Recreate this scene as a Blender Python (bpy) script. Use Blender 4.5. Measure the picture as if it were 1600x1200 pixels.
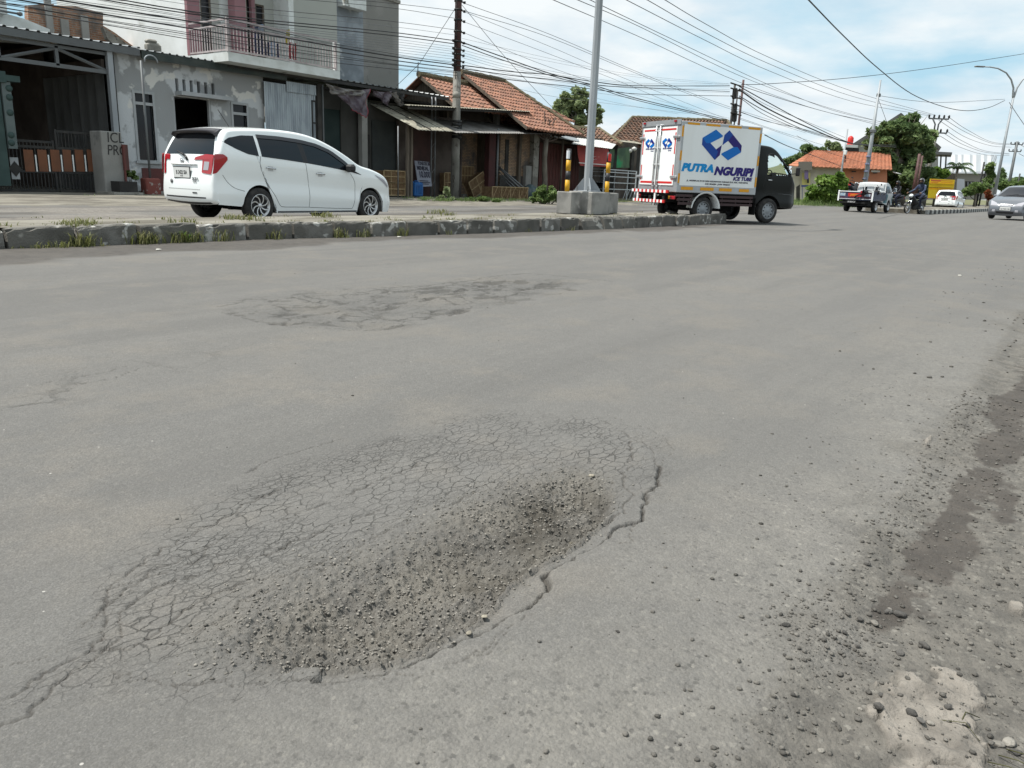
import bpy, bmesh, math, random
import numpy as np
from mathutils import Vector, Matrix
random.seed(7); RNG = np.random.default_rng(11)
R = math.radians
for o in list(bpy.data.objects): bpy.data.objects.remove(o)
scene = bpy.context.scene
COL = scene.collection

# ------------------------------------------------------------------ camera, light, exposure
CAM_H = 0.87; CAM_F = 1200.0; PITCH = R(14.8); ROLL = R(2.3); HEAD = R(36.0)
_f = Vector((math.cos(PITCH)*math.cos(HEAD), math.cos(PITCH)*math.sin(HEAD), -math.sin(PITCH)))
_r0 = Vector((math.sin(HEAD), -math.cos(HEAD), 0.0)); _u0 = _r0.cross(_f)
_r = _r0*math.cos(ROLL)+_u0*math.sin(ROLL); _u = _u0*math.cos(ROLL)-_r0*math.sin(ROLL)
CAM = Vector((0, 0, CAM_H))
cd = bpy.data.cameras.new('camera'); cam = bpy.data.objects.new('camera', cd); COL.objects.link(cam)
M = Matrix((( _r.x, _u.x, -_f.x), (_r.y, _u.y, -_f.y), (_r.z, _u.z, -_f.z))).to_4x4(); M.translation = CAM
cam.matrix_world = M
cd.sensor_fit = 'HORIZONTAL'; cd.sensor_width = 36.0; cd.lens = 36.0*CAM_F/1600.0
cd.clip_start = 0.05; cd.clip_end = 6000
scene.camera = cam

SUN_AZ, SUN_EL = R(128), R(63)          # azimuth measured counter-clockwise from +X (the road's direction)
world = bpy.data.worlds.new("World"); scene.world = world; world.use_nodes = True
nt = world.node_tree; nt.nodes.clear()
N = nt.nodes.new; L = nt.links.new
out = N('ShaderNodeOutputWorld'); bg = N('ShaderNodeBackground'); bg.inputs[1].default_value = 0.063
sky = N('ShaderNodeTexSky'); sky.sky_type = 'NISHITA'; sky.sun_disc = False
sky.sun_elevation = SUN_EL; sky.sun_rotation = R(90)-SUN_AZ
sky.air_density = 1.2; sky.dust_density = 2.5; sky.ozone_density = 1.2
tc = N('ShaderNodeTexCoord'); sep = N('ShaderNodeSeparateXYZ'); L(tc.outputs['Generated'], sep.inputs[0])
zz = N('ShaderNodeMath'); zz.operation = 'ADD'; L(sep.outputs[2], zz.inputs[0]); zz.inputs[1].default_value = 0.18
dx = N('ShaderNodeMath'); dx.operation = 'DIVIDE'; L(sep.outputs[0], dx.inputs[0]); L(zz.outputs[0], dx.inputs[1])
dy = N('ShaderNodeMath'); dy.operation = 'DIVIDE'; L(sep.outputs[1], dy.inputs[0]); L(zz.outputs[0], dy.inputs[1])
cmb = N('ShaderNodeCombineXYZ'); L(dx.outputs[0], cmb.inputs[0]); L(dy.outputs[0], cmb.inputs[1]); L(zz.outputs[0], cmb.inputs[2])
def wnoise(scale, detail, rough, off, lo, hi):
    mp = N('ShaderNodeMapping'); L(cmb.outputs[0], mp.inputs[0]); mp.inputs['Location'].default_value = off
    n = N('ShaderNodeTexNoise'); L(mp.outputs[0], n.inputs['Vector']); n.inputs['Scale'].default_value = scale
    n.inputs['Detail'].default_value = detail; n.inputs['Roughness'].default_value = rough
    r = N('ShaderNodeMapRange'); L(n.outputs[0], r.inputs[0]); r.inputs[1].default_value = lo; r.inputs[2].default_value = hi
    return r.outputs[0]
cover = wnoise(1.25, 9, 0.52, (3.1, 0.4, 0), 0.33, 0.54)     # how much cloud
dark = wnoise(1.6, 8, 0.6, (8.3, 5.2, 1), 0.44, 0.78)       # grey undersides
cc = N('ShaderNodeMix'); cc.data_type = 'RGBA'; L(dark, cc.inputs[0])
cc.inputs[6].default_value = (11.2, 11.8, 12.0, 1); cc.inputs[7].default_value = (7.6, 9.2, 10.4, 1)
tint = N('ShaderNodeMix'); tint.data_type = 'RGBA'; tint.inputs[0].default_value = 0.9
L(sky.outputs[0], tint.inputs[6]); tint.inputs[7].default_value = (5.9, 9.3, 11.3, 1)
mx = N('ShaderNodeMix'); mx.data_type = 'RGBA'; L(cover, mx.inputs[0]); L(tint.outputs[2], mx.inputs[6]); L(cc.outputs[2], mx.inputs[7])
L(mx.outputs[2], bg.inputs[0]); L(bg.outputs[0], out.inputs[0])

sd = bpy.data.lights.new('sun', 'SUN'); sd.energy = 4.9; sd.angle = R(0.9); sd.color = (1.0, 0.965, 0.9)
sun = bpy.data.objects.new('sun', sd); COL.objects.link(sun)
sdir = Vector((math.cos(SUN_EL)*math.cos(SUN_AZ), math.cos(SUN_EL)*math.sin(SUN_AZ), math.sin(SUN_EL)))
sun.rotation_euler = sdir.to_track_quat('Z', 'Y').to_euler(); sun.location = sdir*60
scene.view_settings.view_transform = 'Standard'; scene.view_settings.look = 'None'
scene.view_settings.exposure = 0.40; scene.view_settings.gamma = 1.0; scene.view_settings.use_curve_mapping = False
scene.render.engine = 'CYCLES'; scene.cycles.max_bounces = 6; scene.cycles.diffuse_bounces = 3
scene.cycles.glossy_bounces = 3; scene.cycles.transmission_bounces = 6; scene.cycles.transparent_max_bounces = 12
scene.cycles.caustics_reflective = False; scene.cycles.caustics_refractive = False
scene.cycles.use_denoising = True
scene.unit_settings.system = 'METRIC'

# ------------------------------------------------------------------ measuring helpers (photo pixel -> point of a real plane)
def ray(px, py): return _f*CAM_F + _r*(px-800) - _u*(py-600)
def G(px, py, z=0.0):
    v = ray(px, py); return CAM + v*((z-CAM_H)/v.z)
def W(px, py, Y):
    v = ray(px, py); return CAM + v*(Y/v.y)
def WX(px, py, X):
    v = ray(px, py); return CAM + v*(X/v.x)

_hf = Vector((math.cos(HEAD), math.sin(HEAD), 0)); _hr = _r0
def H(px, py, D):
    v = ray(px, py); return CAM+v*(D/v.dot(_hf))

# ------------------------------------------------------------------ mesh helpers
class MB:
    def __init__(s): s.v = []; s.f = []; s.mi = []; s.sm = []; s.mats = []
    def m(s, mat):
        if mat not in s.mats: s.mats.append(mat)
        return s.mats.index(mat)
    def add(s, vs, fs, mat=None, smooth=False):
        b = len(s.v); s.v += [tuple(v) for v in vs]; k = s.m(mat) if mat else 0
        for f in fs: s.f.append([b+i for i in f]); s.mi.append(k); s.sm.append(smooth)
        return s
    def box(s, x0, y0, z0, x1, y1, z1, mat=None, rot=None, piv=None):
        vs = [Vector(p) for p in ((x0,y0,z0),(x1,y0,z0),(x1,y1,z0),(x0,y1,z0),(x0,y0,z1),(x1,y0,z1),(x1,y1,z1),(x0,y1,z1))]
        if rot is not None:
            pv = Vector(piv) if piv is not None else Vector(((x0+x1)/2,(y0+y1)/2,(z0+z1)/2))
            vs = [rot@(v-pv)+pv for v in vs]
        return s.add(vs, [(3,2,1,0),(4,5,6,7),(0,1,5,4),(1,2,6,5),(2,3,7,6),(3,0,4,7)], mat)
    def cbox(s, c, sz, mat=None, rot=None, bev=0.0):
        x, y, z = c; a, b, h = sz[0]/2, sz[1]/2, sz[2]/2
        if bev <= 0: return s.box(x-a, y-b, z-h, x+a, y+b, z+h, mat, rot, c)
        e = bev; ring = [(-a+e,-b),(a-e,-b),(a,-b+e),(a,b-e),(a-e,b),(-a+e,b),(-a,b-e),(-a,-b+e)]
        inn = [(-a+e,-b+e),(a-e,-b+e),(a-e,-b+e),(a-e,b-e),(a-e,b-e),(-a+e,b-e),(-a+e,b-e),(-a+e,-b+e)]
        vs = [(p[0],p[1],-h) for p in inn]+[(p[0],p[1],-h+e) for p in ring]+[(p[0],p[1],h-e) for p in ring]+[(p[0],p[1],h) for p in inn]
        fs = []
        for k in range(3):
            for i in range(8):
                j = (i+1) % 8; fs.append((k*8+i, k*8+j, (k+1)*8+j, (k+1)*8+i))
        fs.append((24,26,28,30)); fs.append((6,4,2,0))
        vs = [Vector(v) for v in vs]
        if rot is not None: vs = [rot@v for v in vs]
        return s.add([v+Vector(c) for v in vs], fs, mat)
    def tube(s, pts, rad, n=8, mat=None, cap=True, smooth=True, twist=0):
        pts = [Vector(p) for p in pts]; k = len(pts)
        rad = rad if isinstance(rad, (list, tuple)) else [rad]*k
        vs = []; up = None
        for i, p in enumerate(pts):
            d = (pts[min(i+1,k-1)]-pts[max(i-1,0)]).normalized()
            if up is None:
                up = Vector((0,0,1)) if abs(d.z) < 0.9 else Vector((1,0,0))
            a = d.cross(up).normalized(); b = a.cross(d).normalized(); up = b
            for j in range(n):
                t = 2*math.pi*j/n+twist; vs.append(p+(a*math.cos(t)+b*math.sin(t))*rad[i])
        fs = [(i*n+j, i*n+(j+1) % n, (i+1)*n+(j+1) % n, (i+1)*n+j) for i in range(k-1) for j in range(n)]
        if cap: fs += [tuple(range(n-1,-1,-1)), tuple(range((k-1)*n, k*n))]
        return s.add(vs, fs, mat, smooth)
    def lathe(s, prof, c, axis='z', n=24, mat=None, smooth=True, cap=True):
        vs = []; fs = []; k = len(prof); c = Vector(c)
        for r, h in prof:
            for j in range(n):
                t = 2*math.pi*j/n; a, b = r*math.cos(t), r*math.sin(t)
                vs.append(c+Vector((a,b,h) if axis == 'z' else ((a,h,b) if axis == 'y' else (h,a,b))))
        for i in range(k-1):
            for j in range(n):
                q = (i*n+j, i*n+(j+1) % n, (i+1)*n+(j+1) % n, (i+1)*n+j)
                fs.append(q if axis != 'y' else q[::-1])
        if cap and prof[0][0] > 1e-5: fs.append(tuple(range(n-1,-1,-1)))
        if cap and prof[-1][0] > 1e-5: fs.append(tuple(range((k-1)*n, k*n)))
        return s.add(vs, fs, mat, smooth)
    def prism(s, poly, d, mat=None):     # poly: 3-D outline, d: thickness vector
        n = len(poly); d = Vector(d); vs = [Vector(p) for p in poly]+[Vector(p)+d for p in poly]
        fs = [tuple(range(n-1,-1,-1)), tuple(range(n, 2*n))]+[(i,(i+1) % n,n+(i+1) % n,n+i) for i in range(n)]
        return s.add(vs, fs, mat)
    def grid(s, P, mat=None, smooth=True, flip=False):   # P: rows of points
        a, b = len(P), len(P[0]); vs = [p for r in P for p in r]
        fs = [(i*b+j, i*b+j+1, (i+1)*b+j+1, (i+1)*b+j) for i in range(a-1) for j in range(b-1)]
        if flip: fs = [f[::-1] for f in fs]
        return s.add(vs, fs, mat, smooth)
    def sheet(s, P, t, mat=None, smooth=False):          # grid with thickness t (vector)
        t = Vector(t); Q = [[Vector(p)+t for p in r] for r in P]
        s.grid(P, mat, smooth, True); s.grid(Q, mat, smooth)
        a, b = len(P), len(P[0])
        rim = [(0,j) for j in range(b)]+[(i,b-1) for i in range(1,a)]+[(a-1,j) for j in range(b-2,-1,-1)]+[(i,0) for i in range(a-2,0,-1)]
        vs = [P[i][j] for i,j in rim]+[Q[i][j] for i,j in rim]; n = len(rim)
        return s.add(vs, [(i,(i+1) % n,n+(i+1) % n,n+i) for i in range(n)], mat)
    def build(s, name, mat=None, parent=None, loc=None, rz=None, fix=True):
        me = bpy.data.meshes.new(name); me.from_pydata(s.v, [], s.f)
        ms = s.mats if s.mats else [mat]
        if mat is not None and s.mats and None in s.mats: ms = [mat if q is None else q for q in s.mats]
        for q in ms: me.materials.append(q)
        me.polygons.foreach_set('material_index', s.mi); me.polygons.foreach_set('use_smooth', s.sm)
        if fix:
            bm = bmesh.new(); bm.from_mesh(me); bmesh.ops.recalc_face_normals(bm, faces=bm.faces); bm.to_mesh(me); bm.free()
        me.update()
        o = bpy.data.objects.new(name, me); COL.objects.link(o)
        if parent is not None: o.parent = parent
        if loc is not None: o.location = loc
        if rz is not None: o.rotation_euler = (0, 0, rz)
        return o
def tag(o, label=None, cat=None, group=None, kind=None):
    if label: o['label'] = label
    if cat: o['category'] = cat
    if group: o['group'] = group
    if kind: o['kind'] = kind
    return o
def empty(name, loc=(0,0,0), rz=0.0, label=None, cat=None, group=None):
    o = bpy.data.objects.new(name, None); COL.objects.link(o); o.location = loc; o.rotation_euler = (0,0,rz)
    o.empty_display_size = 0.2
    return tag(o, label, cat, group)
def thing(name, mb, mat, label, cat, group=None, loc=None, rz=None):
    return tag(mb.build(name, mat, loc=loc, rz=rz), label, cat, group)
def copy_tree(o, parent=None):
    c = o.copy(); COL.objects.link(c)
    if parent is not None: c.parent = parent
    for ch in list(o.children): copy_tree(ch, c)
    return c

# ------------------------------------------------------------------ materials
MATS = {}
def rgb(c): return (c[0], c[1], c[2], 1.0) if not isinstance(c, (int, float)) else (c, c, c, 1.0)
def mat(name, col, rough=0.7, col2=None, scale=3.0, lo=0.4, hi=0.65, bump=0.0, bscale=40.0, metal=0.0, stretch=(1,1,1),
        spec=0.28, coat=0.0, detail=6.0, col3=None, scale3=12.0, lo3=0.55, hi3=0.7, alpha=1.0, trans=0.0, emit=None):
    if name in MATS: return MATS[name]
    m = bpy.data.materials.new(name); m.use_nodes = True; t = m.node_tree; b = t.nodes['Principled BSDF']
    b.inputs['Base Color'].default_value = rgb(col); b.inputs['Roughness'].default_value = rough
    b.inputs['Metallic'].default_value = metal; b.inputs['Specular IOR Level'].default_value = spec
    b.inputs['Coat Weight'].default_value = coat; b.inputs['Coat Roughness'].default_value = 0.05
    b.inputs['Transmission Weight'].default_value = trans
    tcn = t.nodes.new('ShaderNodeTexCoord'); mp = t.nodes.new('ShaderNodeMapping'); t.links.new(tcn.outputs['Object'], mp.inputs[0])
    mp.inputs['Scale'].default_value = stretch
    def noise(sc, d=detail, vec=None):
        n = t.nodes.new('ShaderNodeTexNoise'); n.inputs['Scale'].default_value = sc; n.inputs['Detail'].default_value = d
        t.links.new(vec or mp.outputs[0], n.inputs['Vector']); return n
    src = None
    if col2 is not None:
        n = noise(scale); r = t.nodes.new('ShaderNodeMapRange'); t.links.new(n.outputs[0], r.inputs[0])
        r.inputs[1].default_value = lo; r.inputs[2].default_value = hi
        x = t.nodes.new('ShaderNodeMix'); x.data_type = 'RGBA'; t.links.new(r.outputs[0], x.inputs[0])
        x.inputs[6].default_value = rgb(col); x.inputs[7].default_value = rgb(col2); src = x.outputs[2]
        if col3 is not None:
            n = noise(scale3); r = t.nodes.new('ShaderNodeMapRange'); t.links.new(n.outputs[0], r.inputs[0])
            r.inputs[1].default_value = lo3; r.inputs[2].default_value = hi3
            x = t.nodes.new('ShaderNodeMix'); x.data_type = 'RGBA'; t.links.new(r.outputs[0], x.inputs[0])
            t.links.new(src, x.inputs[6]); x.inputs[7].default_value = rgb(col3); src = x.outputs[2]
        t.links.new(src, b.inputs['Base Color'])
    if bump > 0:
        n = noise(bscale, 8); bp = t.nodes.new('ShaderNodeBump'); bp.inputs['Strength'].default_value = min(1.0, bump)
        bp.inputs['Distance'].default_value = 0.02; t.links.new(n.outputs[0], bp.inputs['Height']); t.links.new(bp.outputs[0], b.inputs['Normal'])
    if emit: b.inputs['Emission Color'].default_value = rgb(emit[0]); b.inputs['Emission Strength'].default_value = emit[1]
    MATS[name] = m; return m
def brick_mat(name, c1, c2, mortar, bw=0.22, bh=0.065, axis='xz', dirt=None):
    if name in MATS: return MATS[name]
    m = bpy.data.materials.new(name); m.use_nodes = True; t = m.node_tree; b = t.nodes['Principled BSDF']; b.inputs['Roughness'].default_value = 0.9
    tcn = t.nodes.new('ShaderNodeTexCoord'); sp = t.nodes.new('ShaderNodeSeparateXYZ'); t.links.new(tcn.outputs['Object'], sp.inputs[0])
    ad = t.nodes.new('ShaderNodeMath'); t.links.new(sp.outputs[0], ad.inputs[0]); t.links.new(sp.outputs[1], ad.inputs[1])
    cb = t.nodes.new('ShaderNodeCombineXYZ'); t.links.new(ad.outputs[0], cb.inputs[0]); t.links.new(sp.outputs[2], cb.inputs[1])
    br = t.nodes.new('ShaderNodeTexBrick'); t.links.new(cb.outputs[0], br.inputs[0]); br.inputs['Scale'].default_value = 1.0
    br.inputs['Brick Width'].default_value = bw; br.inputs['Row Height'].default_value = bh; br.inputs['Mortar Size'].default_value = bh*0.16
    br.inputs['Color1'].default_value = rgb(c1); br.inputs['Color2'].default_value = rgb(c2); br.inputs['Mortar'].default_value = rgb(mortar)
    n = t.nodes.new('ShaderNodeTexNoise'); n.inputs['Scale'].default_value = 2.2; n.inputs['Detail'].default_value = 8; t.links.new(tcn.outputs['Object'], n.inputs['Vector'])
    r = t.nodes.new('ShaderNodeMapRange'); t.links.new(n.outputs[0], r.inputs[0]); r.inputs[1].default_value = 0.48; r.inputs[2].default_value = 0.68
    x = t.nodes.new('ShaderNodeMix'); x.data_type = 'RGBA'; t.links.new(r.outputs[0], x.inputs[0]); t.links.new(br.outputs['Color'], x.inputs[6])
    x.inputs[7].default_value = rgb(dirt or (0.10, 0.09, 0.08)); t.links.new(x.outputs[2], b.inputs['Base Color'])
    bp = t.nodes.new('ShaderNodeBump'); bp.inputs['Strength'].default_value = 0.6; bp.inputs['Distance'].default_value = 0.01
    t.links.new(br.outputs['Fac'], bp.inputs['Height']); bp.invert = True; t.links.new(bp.outputs[0], b.inputs['Normal'])
    MATS[name] = m; return m
# ------------------------------------------------------------------ the ground: one welded grid, split by surface
def vnoise(x, y, seed=0):
    xi = np.floor(x).astype(np.int64); yi = np.floor(y).astype(np.int64); fx = x-xi; fy = y-yi
    def h(a, b):
        n = (a*374761393+b*668265263+seed*974711) & 0x7fffffff
        n = ((n ^ (n >> 13))*1274126177) & 0x7fffffff
        return ((n ^ (n >> 16)) & 0xffff)/65535.0
    sx = fx*fx*(3-2*fx); sy = fy*fy*(3-2*fy)
    return (h(xi,yi)*(1-sx)+h(xi+1,yi)*sx)*(1-sy)+(h(xi,yi+1)*(1-sx)+h(xi+1,yi+1)*sx)*sy
def fbm(x, y, sc, octv=4, seed=0, gain=0.5):
    s = 0; a = 1; tot = 0
    for o in range(octv):
        s = s+a*vnoise(x*sc*2**o+17.3*o, y*sc*2**o-9.1*o, seed+o); tot += a; a *= gain
    return s/tot
def sstep(t): t = np.clip(t, 0, 1); return t*t*(3-2*t)
KX = [-60, 3.1, 6.1, 8.4, 11.0, 14.8, 20.0, 60]; KY = [9.0, 8.85, 8.74, 8.38, 8.10, 7.88, 7.82, 7.8]
def yk(x): return np.interp(x, KX, KY)
MED_END = 20.2
def ymed(x): return np.interp(x, [-60, 7.0, 10.0, 16.5, 19.0, 20.2], [10.15, 10.05, 9.95, 9.9, 9.1, 8.35])   # far edge of the first median
def axis(c0, c1, st, g, lo, hi, mid=0):
    a = list(np.arange(c0, c1, st)); s = st; x = a[-1]
    while x < mid: s = min(s*1.04, st*3.2); x += s; a.append(x)
    while x < hi: s *= max(g, 1.025); x += s; a.append(x)
    s = st; x = c0; b = []
    while x > lo: s *= g; x -= s; b.append(x)
    return np.array(b[::-1]+a)
xs = axis(0.25, 2.45, 0.0040, 1.0115, -2500, 4000, 6.3)
ys = axis(-0.10, 2.15, 0.0040, 1.0125, -2500, 3000, 5.3)
X, Y = np.meshgrid(xs, ys, indexing='ij'); X = X.ravel(); Y = Y.ravel(); NV = X.size
def px2w(pl): return np.array([tuple(G(*p))[:2] for p in pl])
near = np.where((X > -0.3) & (X < 9) & (Y > -0.6) & (Y < 6))[0]
xn, yn = X[near], Y[near]
wx = (fbm(xn, yn, 9, 4, 3)-0.5)*0.06+(fbm(xn, yn, 40, 3, 5)-0.5)*0.034; wy = (fbm(xn, yn, 9, 4, 13)-0.5)*0.06+(fbm(xn, yn, 40, 3, 15)-0.5)*0.034
def dist_poly(pl, px_, py_, closed=False):
    d = np.full(px_.shape, 1e9); n = len(pl)
    for i in range(n if closed else n-1):
        a = pl[i]; b = pl[(i+1) % n]; ab = b-a; t = np.clip(((px_-a[0])*ab[0]+(py_-a[1])*ab[1])/(ab@ab), 0, 1)
        d = np.minimum(d, np.hypot(px_-a[0]-t*ab[0], py_-a[1]-t*ab[1]))
    return d
def inside(pl, px_, py_):
    c = np.zeros(px_.shape, bool); n = len(pl)
    for i in range(n):
        a = pl[i]; b = pl[(i+1) % n]
        c ^= ((a[1] > py_) != (b[1] > py_)) & (px_ < (b[0]-a[0])*(py_-a[1])/((b[1]-a[1]) or 1e-9)+a[0])
    return c
# pothole floor
hole = px2w([(395,1030),(440,1040),(520,1046),(600,1036),(680,1008),(740,975),(772,945),(802,912),(850,878),(905,848),(945,820),(962,785),(950,745),(905,728),(850,735),(760,765),(690,790),(600,830),(500,868),(430,900),(370,940),(330,985),(335,1015)])
hx, hy = xn+wx*0.55, yn+wy*0.55
ins = inside(hole, hx, hy); dh = dist_poly(hole, hx, hy, True); sd_ = np.where(ins, dh, -dh)
rim = px2w([(480,1046),(600,1036),(680,1008),(740,975),(772,945),(802,912),(850,878),(905,848),(945,820),(962,790)])
drim = dist_poly(rim, hx, hy)
steep = np.exp(-(drim/0.10)**2)
wid = 0.26*(1-steep)+0.022*steep
depth = 0.050*sstep(sd_/wid)*(0.55+0.45*np.exp(-(drim/0.22)**2))
# broad sag round the hole
cx, cy = hole.mean(0); sag = 0.032*np.exp(-(((xn-1.15)/0.75)**2+((yn-1.28)/0.48)**2))
Hn = -depth-sag*sstep((drim*np.where(ins, 1, 0)+np.where(yn > np.interp(xn, [0.7, 1.8], [1.02, 0.92]), 1, 0)*0.3)/0.2)
gmw = 0.05+0.30*(1-np.exp(-(drim/0.20)**2)); gm = sstep((sd_+0.02+0.45*(gmw-0.05))/gmw)                                    # gravel mask
rough = fbm(xn, yn, 60, 4, 21)-0.5; cob = fbm(xn, yn, 110, 3, 31)
Hn += gm*(rough*0.026+(cob-0.5)*0.016)
# lip: thin broken slab along the rim
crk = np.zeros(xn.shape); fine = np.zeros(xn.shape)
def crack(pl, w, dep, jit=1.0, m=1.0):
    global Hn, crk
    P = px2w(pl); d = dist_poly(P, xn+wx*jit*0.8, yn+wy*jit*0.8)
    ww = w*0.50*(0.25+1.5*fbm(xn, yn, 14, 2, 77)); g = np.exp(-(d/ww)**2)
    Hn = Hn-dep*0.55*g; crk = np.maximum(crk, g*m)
main = [(500,1062),(560,1060),(600,1050),(650,1030),(700,1012),(745,990),(790,965),(830,945),(858,915),(860,890),(885,876),(920,856),(948,842),(976,822),(1000,812),(1007,771),(1028,757),(1031,729)]
# the strip between the rim and the main crack has dropped a little
strip = px2w(main[:13]+[(962,800),(945,820),(905,848),(850,878),(802,912),(772,945),(740,975),(680,1008),(600,1036),(500,1046)])
si = inside(strip, hx, hy) & (~ins); Hn -= si*0.011*(0.6+0.8*fbm(xn, yn, 20, 2, 9))
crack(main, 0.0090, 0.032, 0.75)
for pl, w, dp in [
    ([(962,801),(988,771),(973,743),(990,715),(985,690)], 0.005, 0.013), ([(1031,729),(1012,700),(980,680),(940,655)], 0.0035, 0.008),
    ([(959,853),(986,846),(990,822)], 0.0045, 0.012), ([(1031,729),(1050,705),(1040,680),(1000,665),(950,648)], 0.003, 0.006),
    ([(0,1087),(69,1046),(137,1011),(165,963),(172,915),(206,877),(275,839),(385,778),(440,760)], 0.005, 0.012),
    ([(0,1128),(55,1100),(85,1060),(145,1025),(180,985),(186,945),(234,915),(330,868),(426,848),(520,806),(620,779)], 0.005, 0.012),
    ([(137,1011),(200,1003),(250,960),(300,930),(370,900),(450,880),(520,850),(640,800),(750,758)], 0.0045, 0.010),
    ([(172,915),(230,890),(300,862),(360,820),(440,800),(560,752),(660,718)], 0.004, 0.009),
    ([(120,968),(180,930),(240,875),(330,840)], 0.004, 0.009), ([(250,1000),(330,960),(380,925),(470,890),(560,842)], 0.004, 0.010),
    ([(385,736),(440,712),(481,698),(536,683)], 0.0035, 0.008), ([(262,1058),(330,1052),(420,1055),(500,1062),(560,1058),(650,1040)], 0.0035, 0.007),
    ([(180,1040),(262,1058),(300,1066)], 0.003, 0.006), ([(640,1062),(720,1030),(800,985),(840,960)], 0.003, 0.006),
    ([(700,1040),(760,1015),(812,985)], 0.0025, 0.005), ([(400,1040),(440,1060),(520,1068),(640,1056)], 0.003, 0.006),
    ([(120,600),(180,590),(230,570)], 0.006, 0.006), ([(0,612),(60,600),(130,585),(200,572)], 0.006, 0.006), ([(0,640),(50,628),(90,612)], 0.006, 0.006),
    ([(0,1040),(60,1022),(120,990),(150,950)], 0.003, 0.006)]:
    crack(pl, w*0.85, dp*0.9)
# old shallow potholes further out
far_patch = [([(350,478),(385,468),(430,466),(500,460),(560,459),(620,455),(690,448),(760,432),(830,427),(900,434),(960,440)], 0.016, 0.012),
    ([(385,490),(440,478),(520,476),(600,462),(640,461)], 0.014, 0.014), ([(360,488),(400,500),(440,505),(480,490),(520,486),(590,480),(620,472)], 0.018, 0.018),
    ([(440,507),(520,512),(590,516),(620,505),(700,490)], 0.012, 0.010), ([(810,452),(850,448),(892,453)], 0.022, 0.022), ([(673,487),(700,490),(722,484)], 0.030, 0.028),
    ([(425,469),(450,469)], 0.022, 0.022), ([(425,505),(455,505)], 0.024, 0.024), ([(640,463),(700,460),(740,466),(800,460),(880,458)], 0.010, 0.009),
    ([(740,478),(790,474),(830,465)], 0.010, 0.009), ([(560,512),(600,515)], 0.016, 0.013), ([(650,450),(700,440),(730,446)], 0.014, 0.012), ([(600,462),(660,466),(720,458)], 0.012, 0.010)]
for pl, w, dp in far_patch: crack(pl, w*(1.1 if w < 0.02 else 2.3), dp*(0.8 if w < 0.02 else 1.3), 2.6, 1.0)
fp = px2w([(355,484),(400,462),(520,452),(650,444),(760,430),(900,440),(890,458),(760,480),(700,495),(600,518),(440,508)])
fi = sstep((np.where(inside(fp, xn+wx*3, yn+wy*3), 1, -1)*dist_poly(fp, xn+wx*3, yn+wy*3, True)+0.1)/0.3)
Hn += fi*((fbm(xn, yn, 6, 4, 41)-0.5)*0.020-0.006); spot = fi*sstep((fbm(xn*0.6, yn*1.6, 5, 4, 43)-0.60)/0.05); Hn -= spot*0.010; crk = np.maximum(crk, spot*0.8)
# alligator-cracked zone (fine cracks come from the material)
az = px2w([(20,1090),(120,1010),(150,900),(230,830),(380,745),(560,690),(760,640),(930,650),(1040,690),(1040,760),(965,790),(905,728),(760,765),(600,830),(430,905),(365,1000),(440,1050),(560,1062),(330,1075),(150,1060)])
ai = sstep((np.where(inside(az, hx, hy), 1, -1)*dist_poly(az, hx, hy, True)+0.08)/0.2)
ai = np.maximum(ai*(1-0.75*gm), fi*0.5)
dirt_in = np.zeros(xn.shape)
for (u, v, rr, s_) in [(830,800,0.30,1.0),(910,790,0.16,1.0),(740,900,0.26,0.8),(560,960,0.25,0.35)]:
    p = G(u, v); dirt_in = np.maximum(dirt_in, s_*np.exp(-(((xn-p.x)/rr)**2+((yn-p.y)/(rr*0.45))**2)))
dirt_in *= gm*sstep((fbm(xn, yn, 7, 4, 88)-0.25)/0.4)
# whole-surface relief
Z = 0.035*sstep((Y-8.6)/2.0)+0.09*sstep((Y-15.0)/6.5)*(X < 1e9)
Z += (fbm(X, Y, 0.35, 3, 55)-0.5)*0.012*np.exp(-np.abs(Y-4)/30)
EDGE = 0.335+(fbm(X, X*0, 1.3, 4, 71)-0.5)*0.10+(fbm(X, X*0, 12, 3, 72)-0.5)*0.05
sh = sstep((EDGE-Y)/0.10)                                     # shoulder mask
nearY = (Y < 3) & (Y > -8) & (X > -8) & (X < 60)
Z -= sh*0.014; Z = np.where(nearY, Z+sh*(fbm(X, Y, 3.0, 4, 61)-0.5)*0.035+sh*(fbm(X, Y, 40, 3, 62)-0.5)*0.007, Z)
A = {k: np.zeros(NV) for k in ('hole', 'crack', 'alli', 'dirt', 'mud', 'agg', 'pale', 'wheel', 'grit', 'fpatch')}
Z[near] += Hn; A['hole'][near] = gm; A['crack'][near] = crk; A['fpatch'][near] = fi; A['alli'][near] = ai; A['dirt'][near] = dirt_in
def blob(u, v, ru, rv, ang=0.0, sharp=2.0):
    p = G(u, v); dx_, dy_ = X-p.x, Y-p.y; c, s = math.cos(ang), math.sin(ang)
    return np.exp(-(((dx_*c+dy_*s)/ru)**2+((-dx_*s+dy_*c)/rv)**2)**(sharp/2))
mudn = fbm(X, Y, 5, 5, 91)
mud = np.maximum.reduce([blob(1500,790,0.55,0.05,0.03), blob(1560,700,0.8,0.07,0.0)*1.1, blob(1590,620,0.9,0.08,0.0)*1.1, blob(1455,850,0.16,0.05)*0.9, blob(1570,780,0.25,0.04)*0.8, blob(1400,935,0.10,0.03)*0.8, blob(1590,700,0.3,0.03)*0.8])
A['mud'] = np.where(nearY, sstep((mud-0.36-(mudn-0.5)*1.7-(fbm(X, Y, 26, 4, 92)-0.5)*0.8)/0.22)*sstep((mud-0.08)/0.1), 0)
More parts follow.
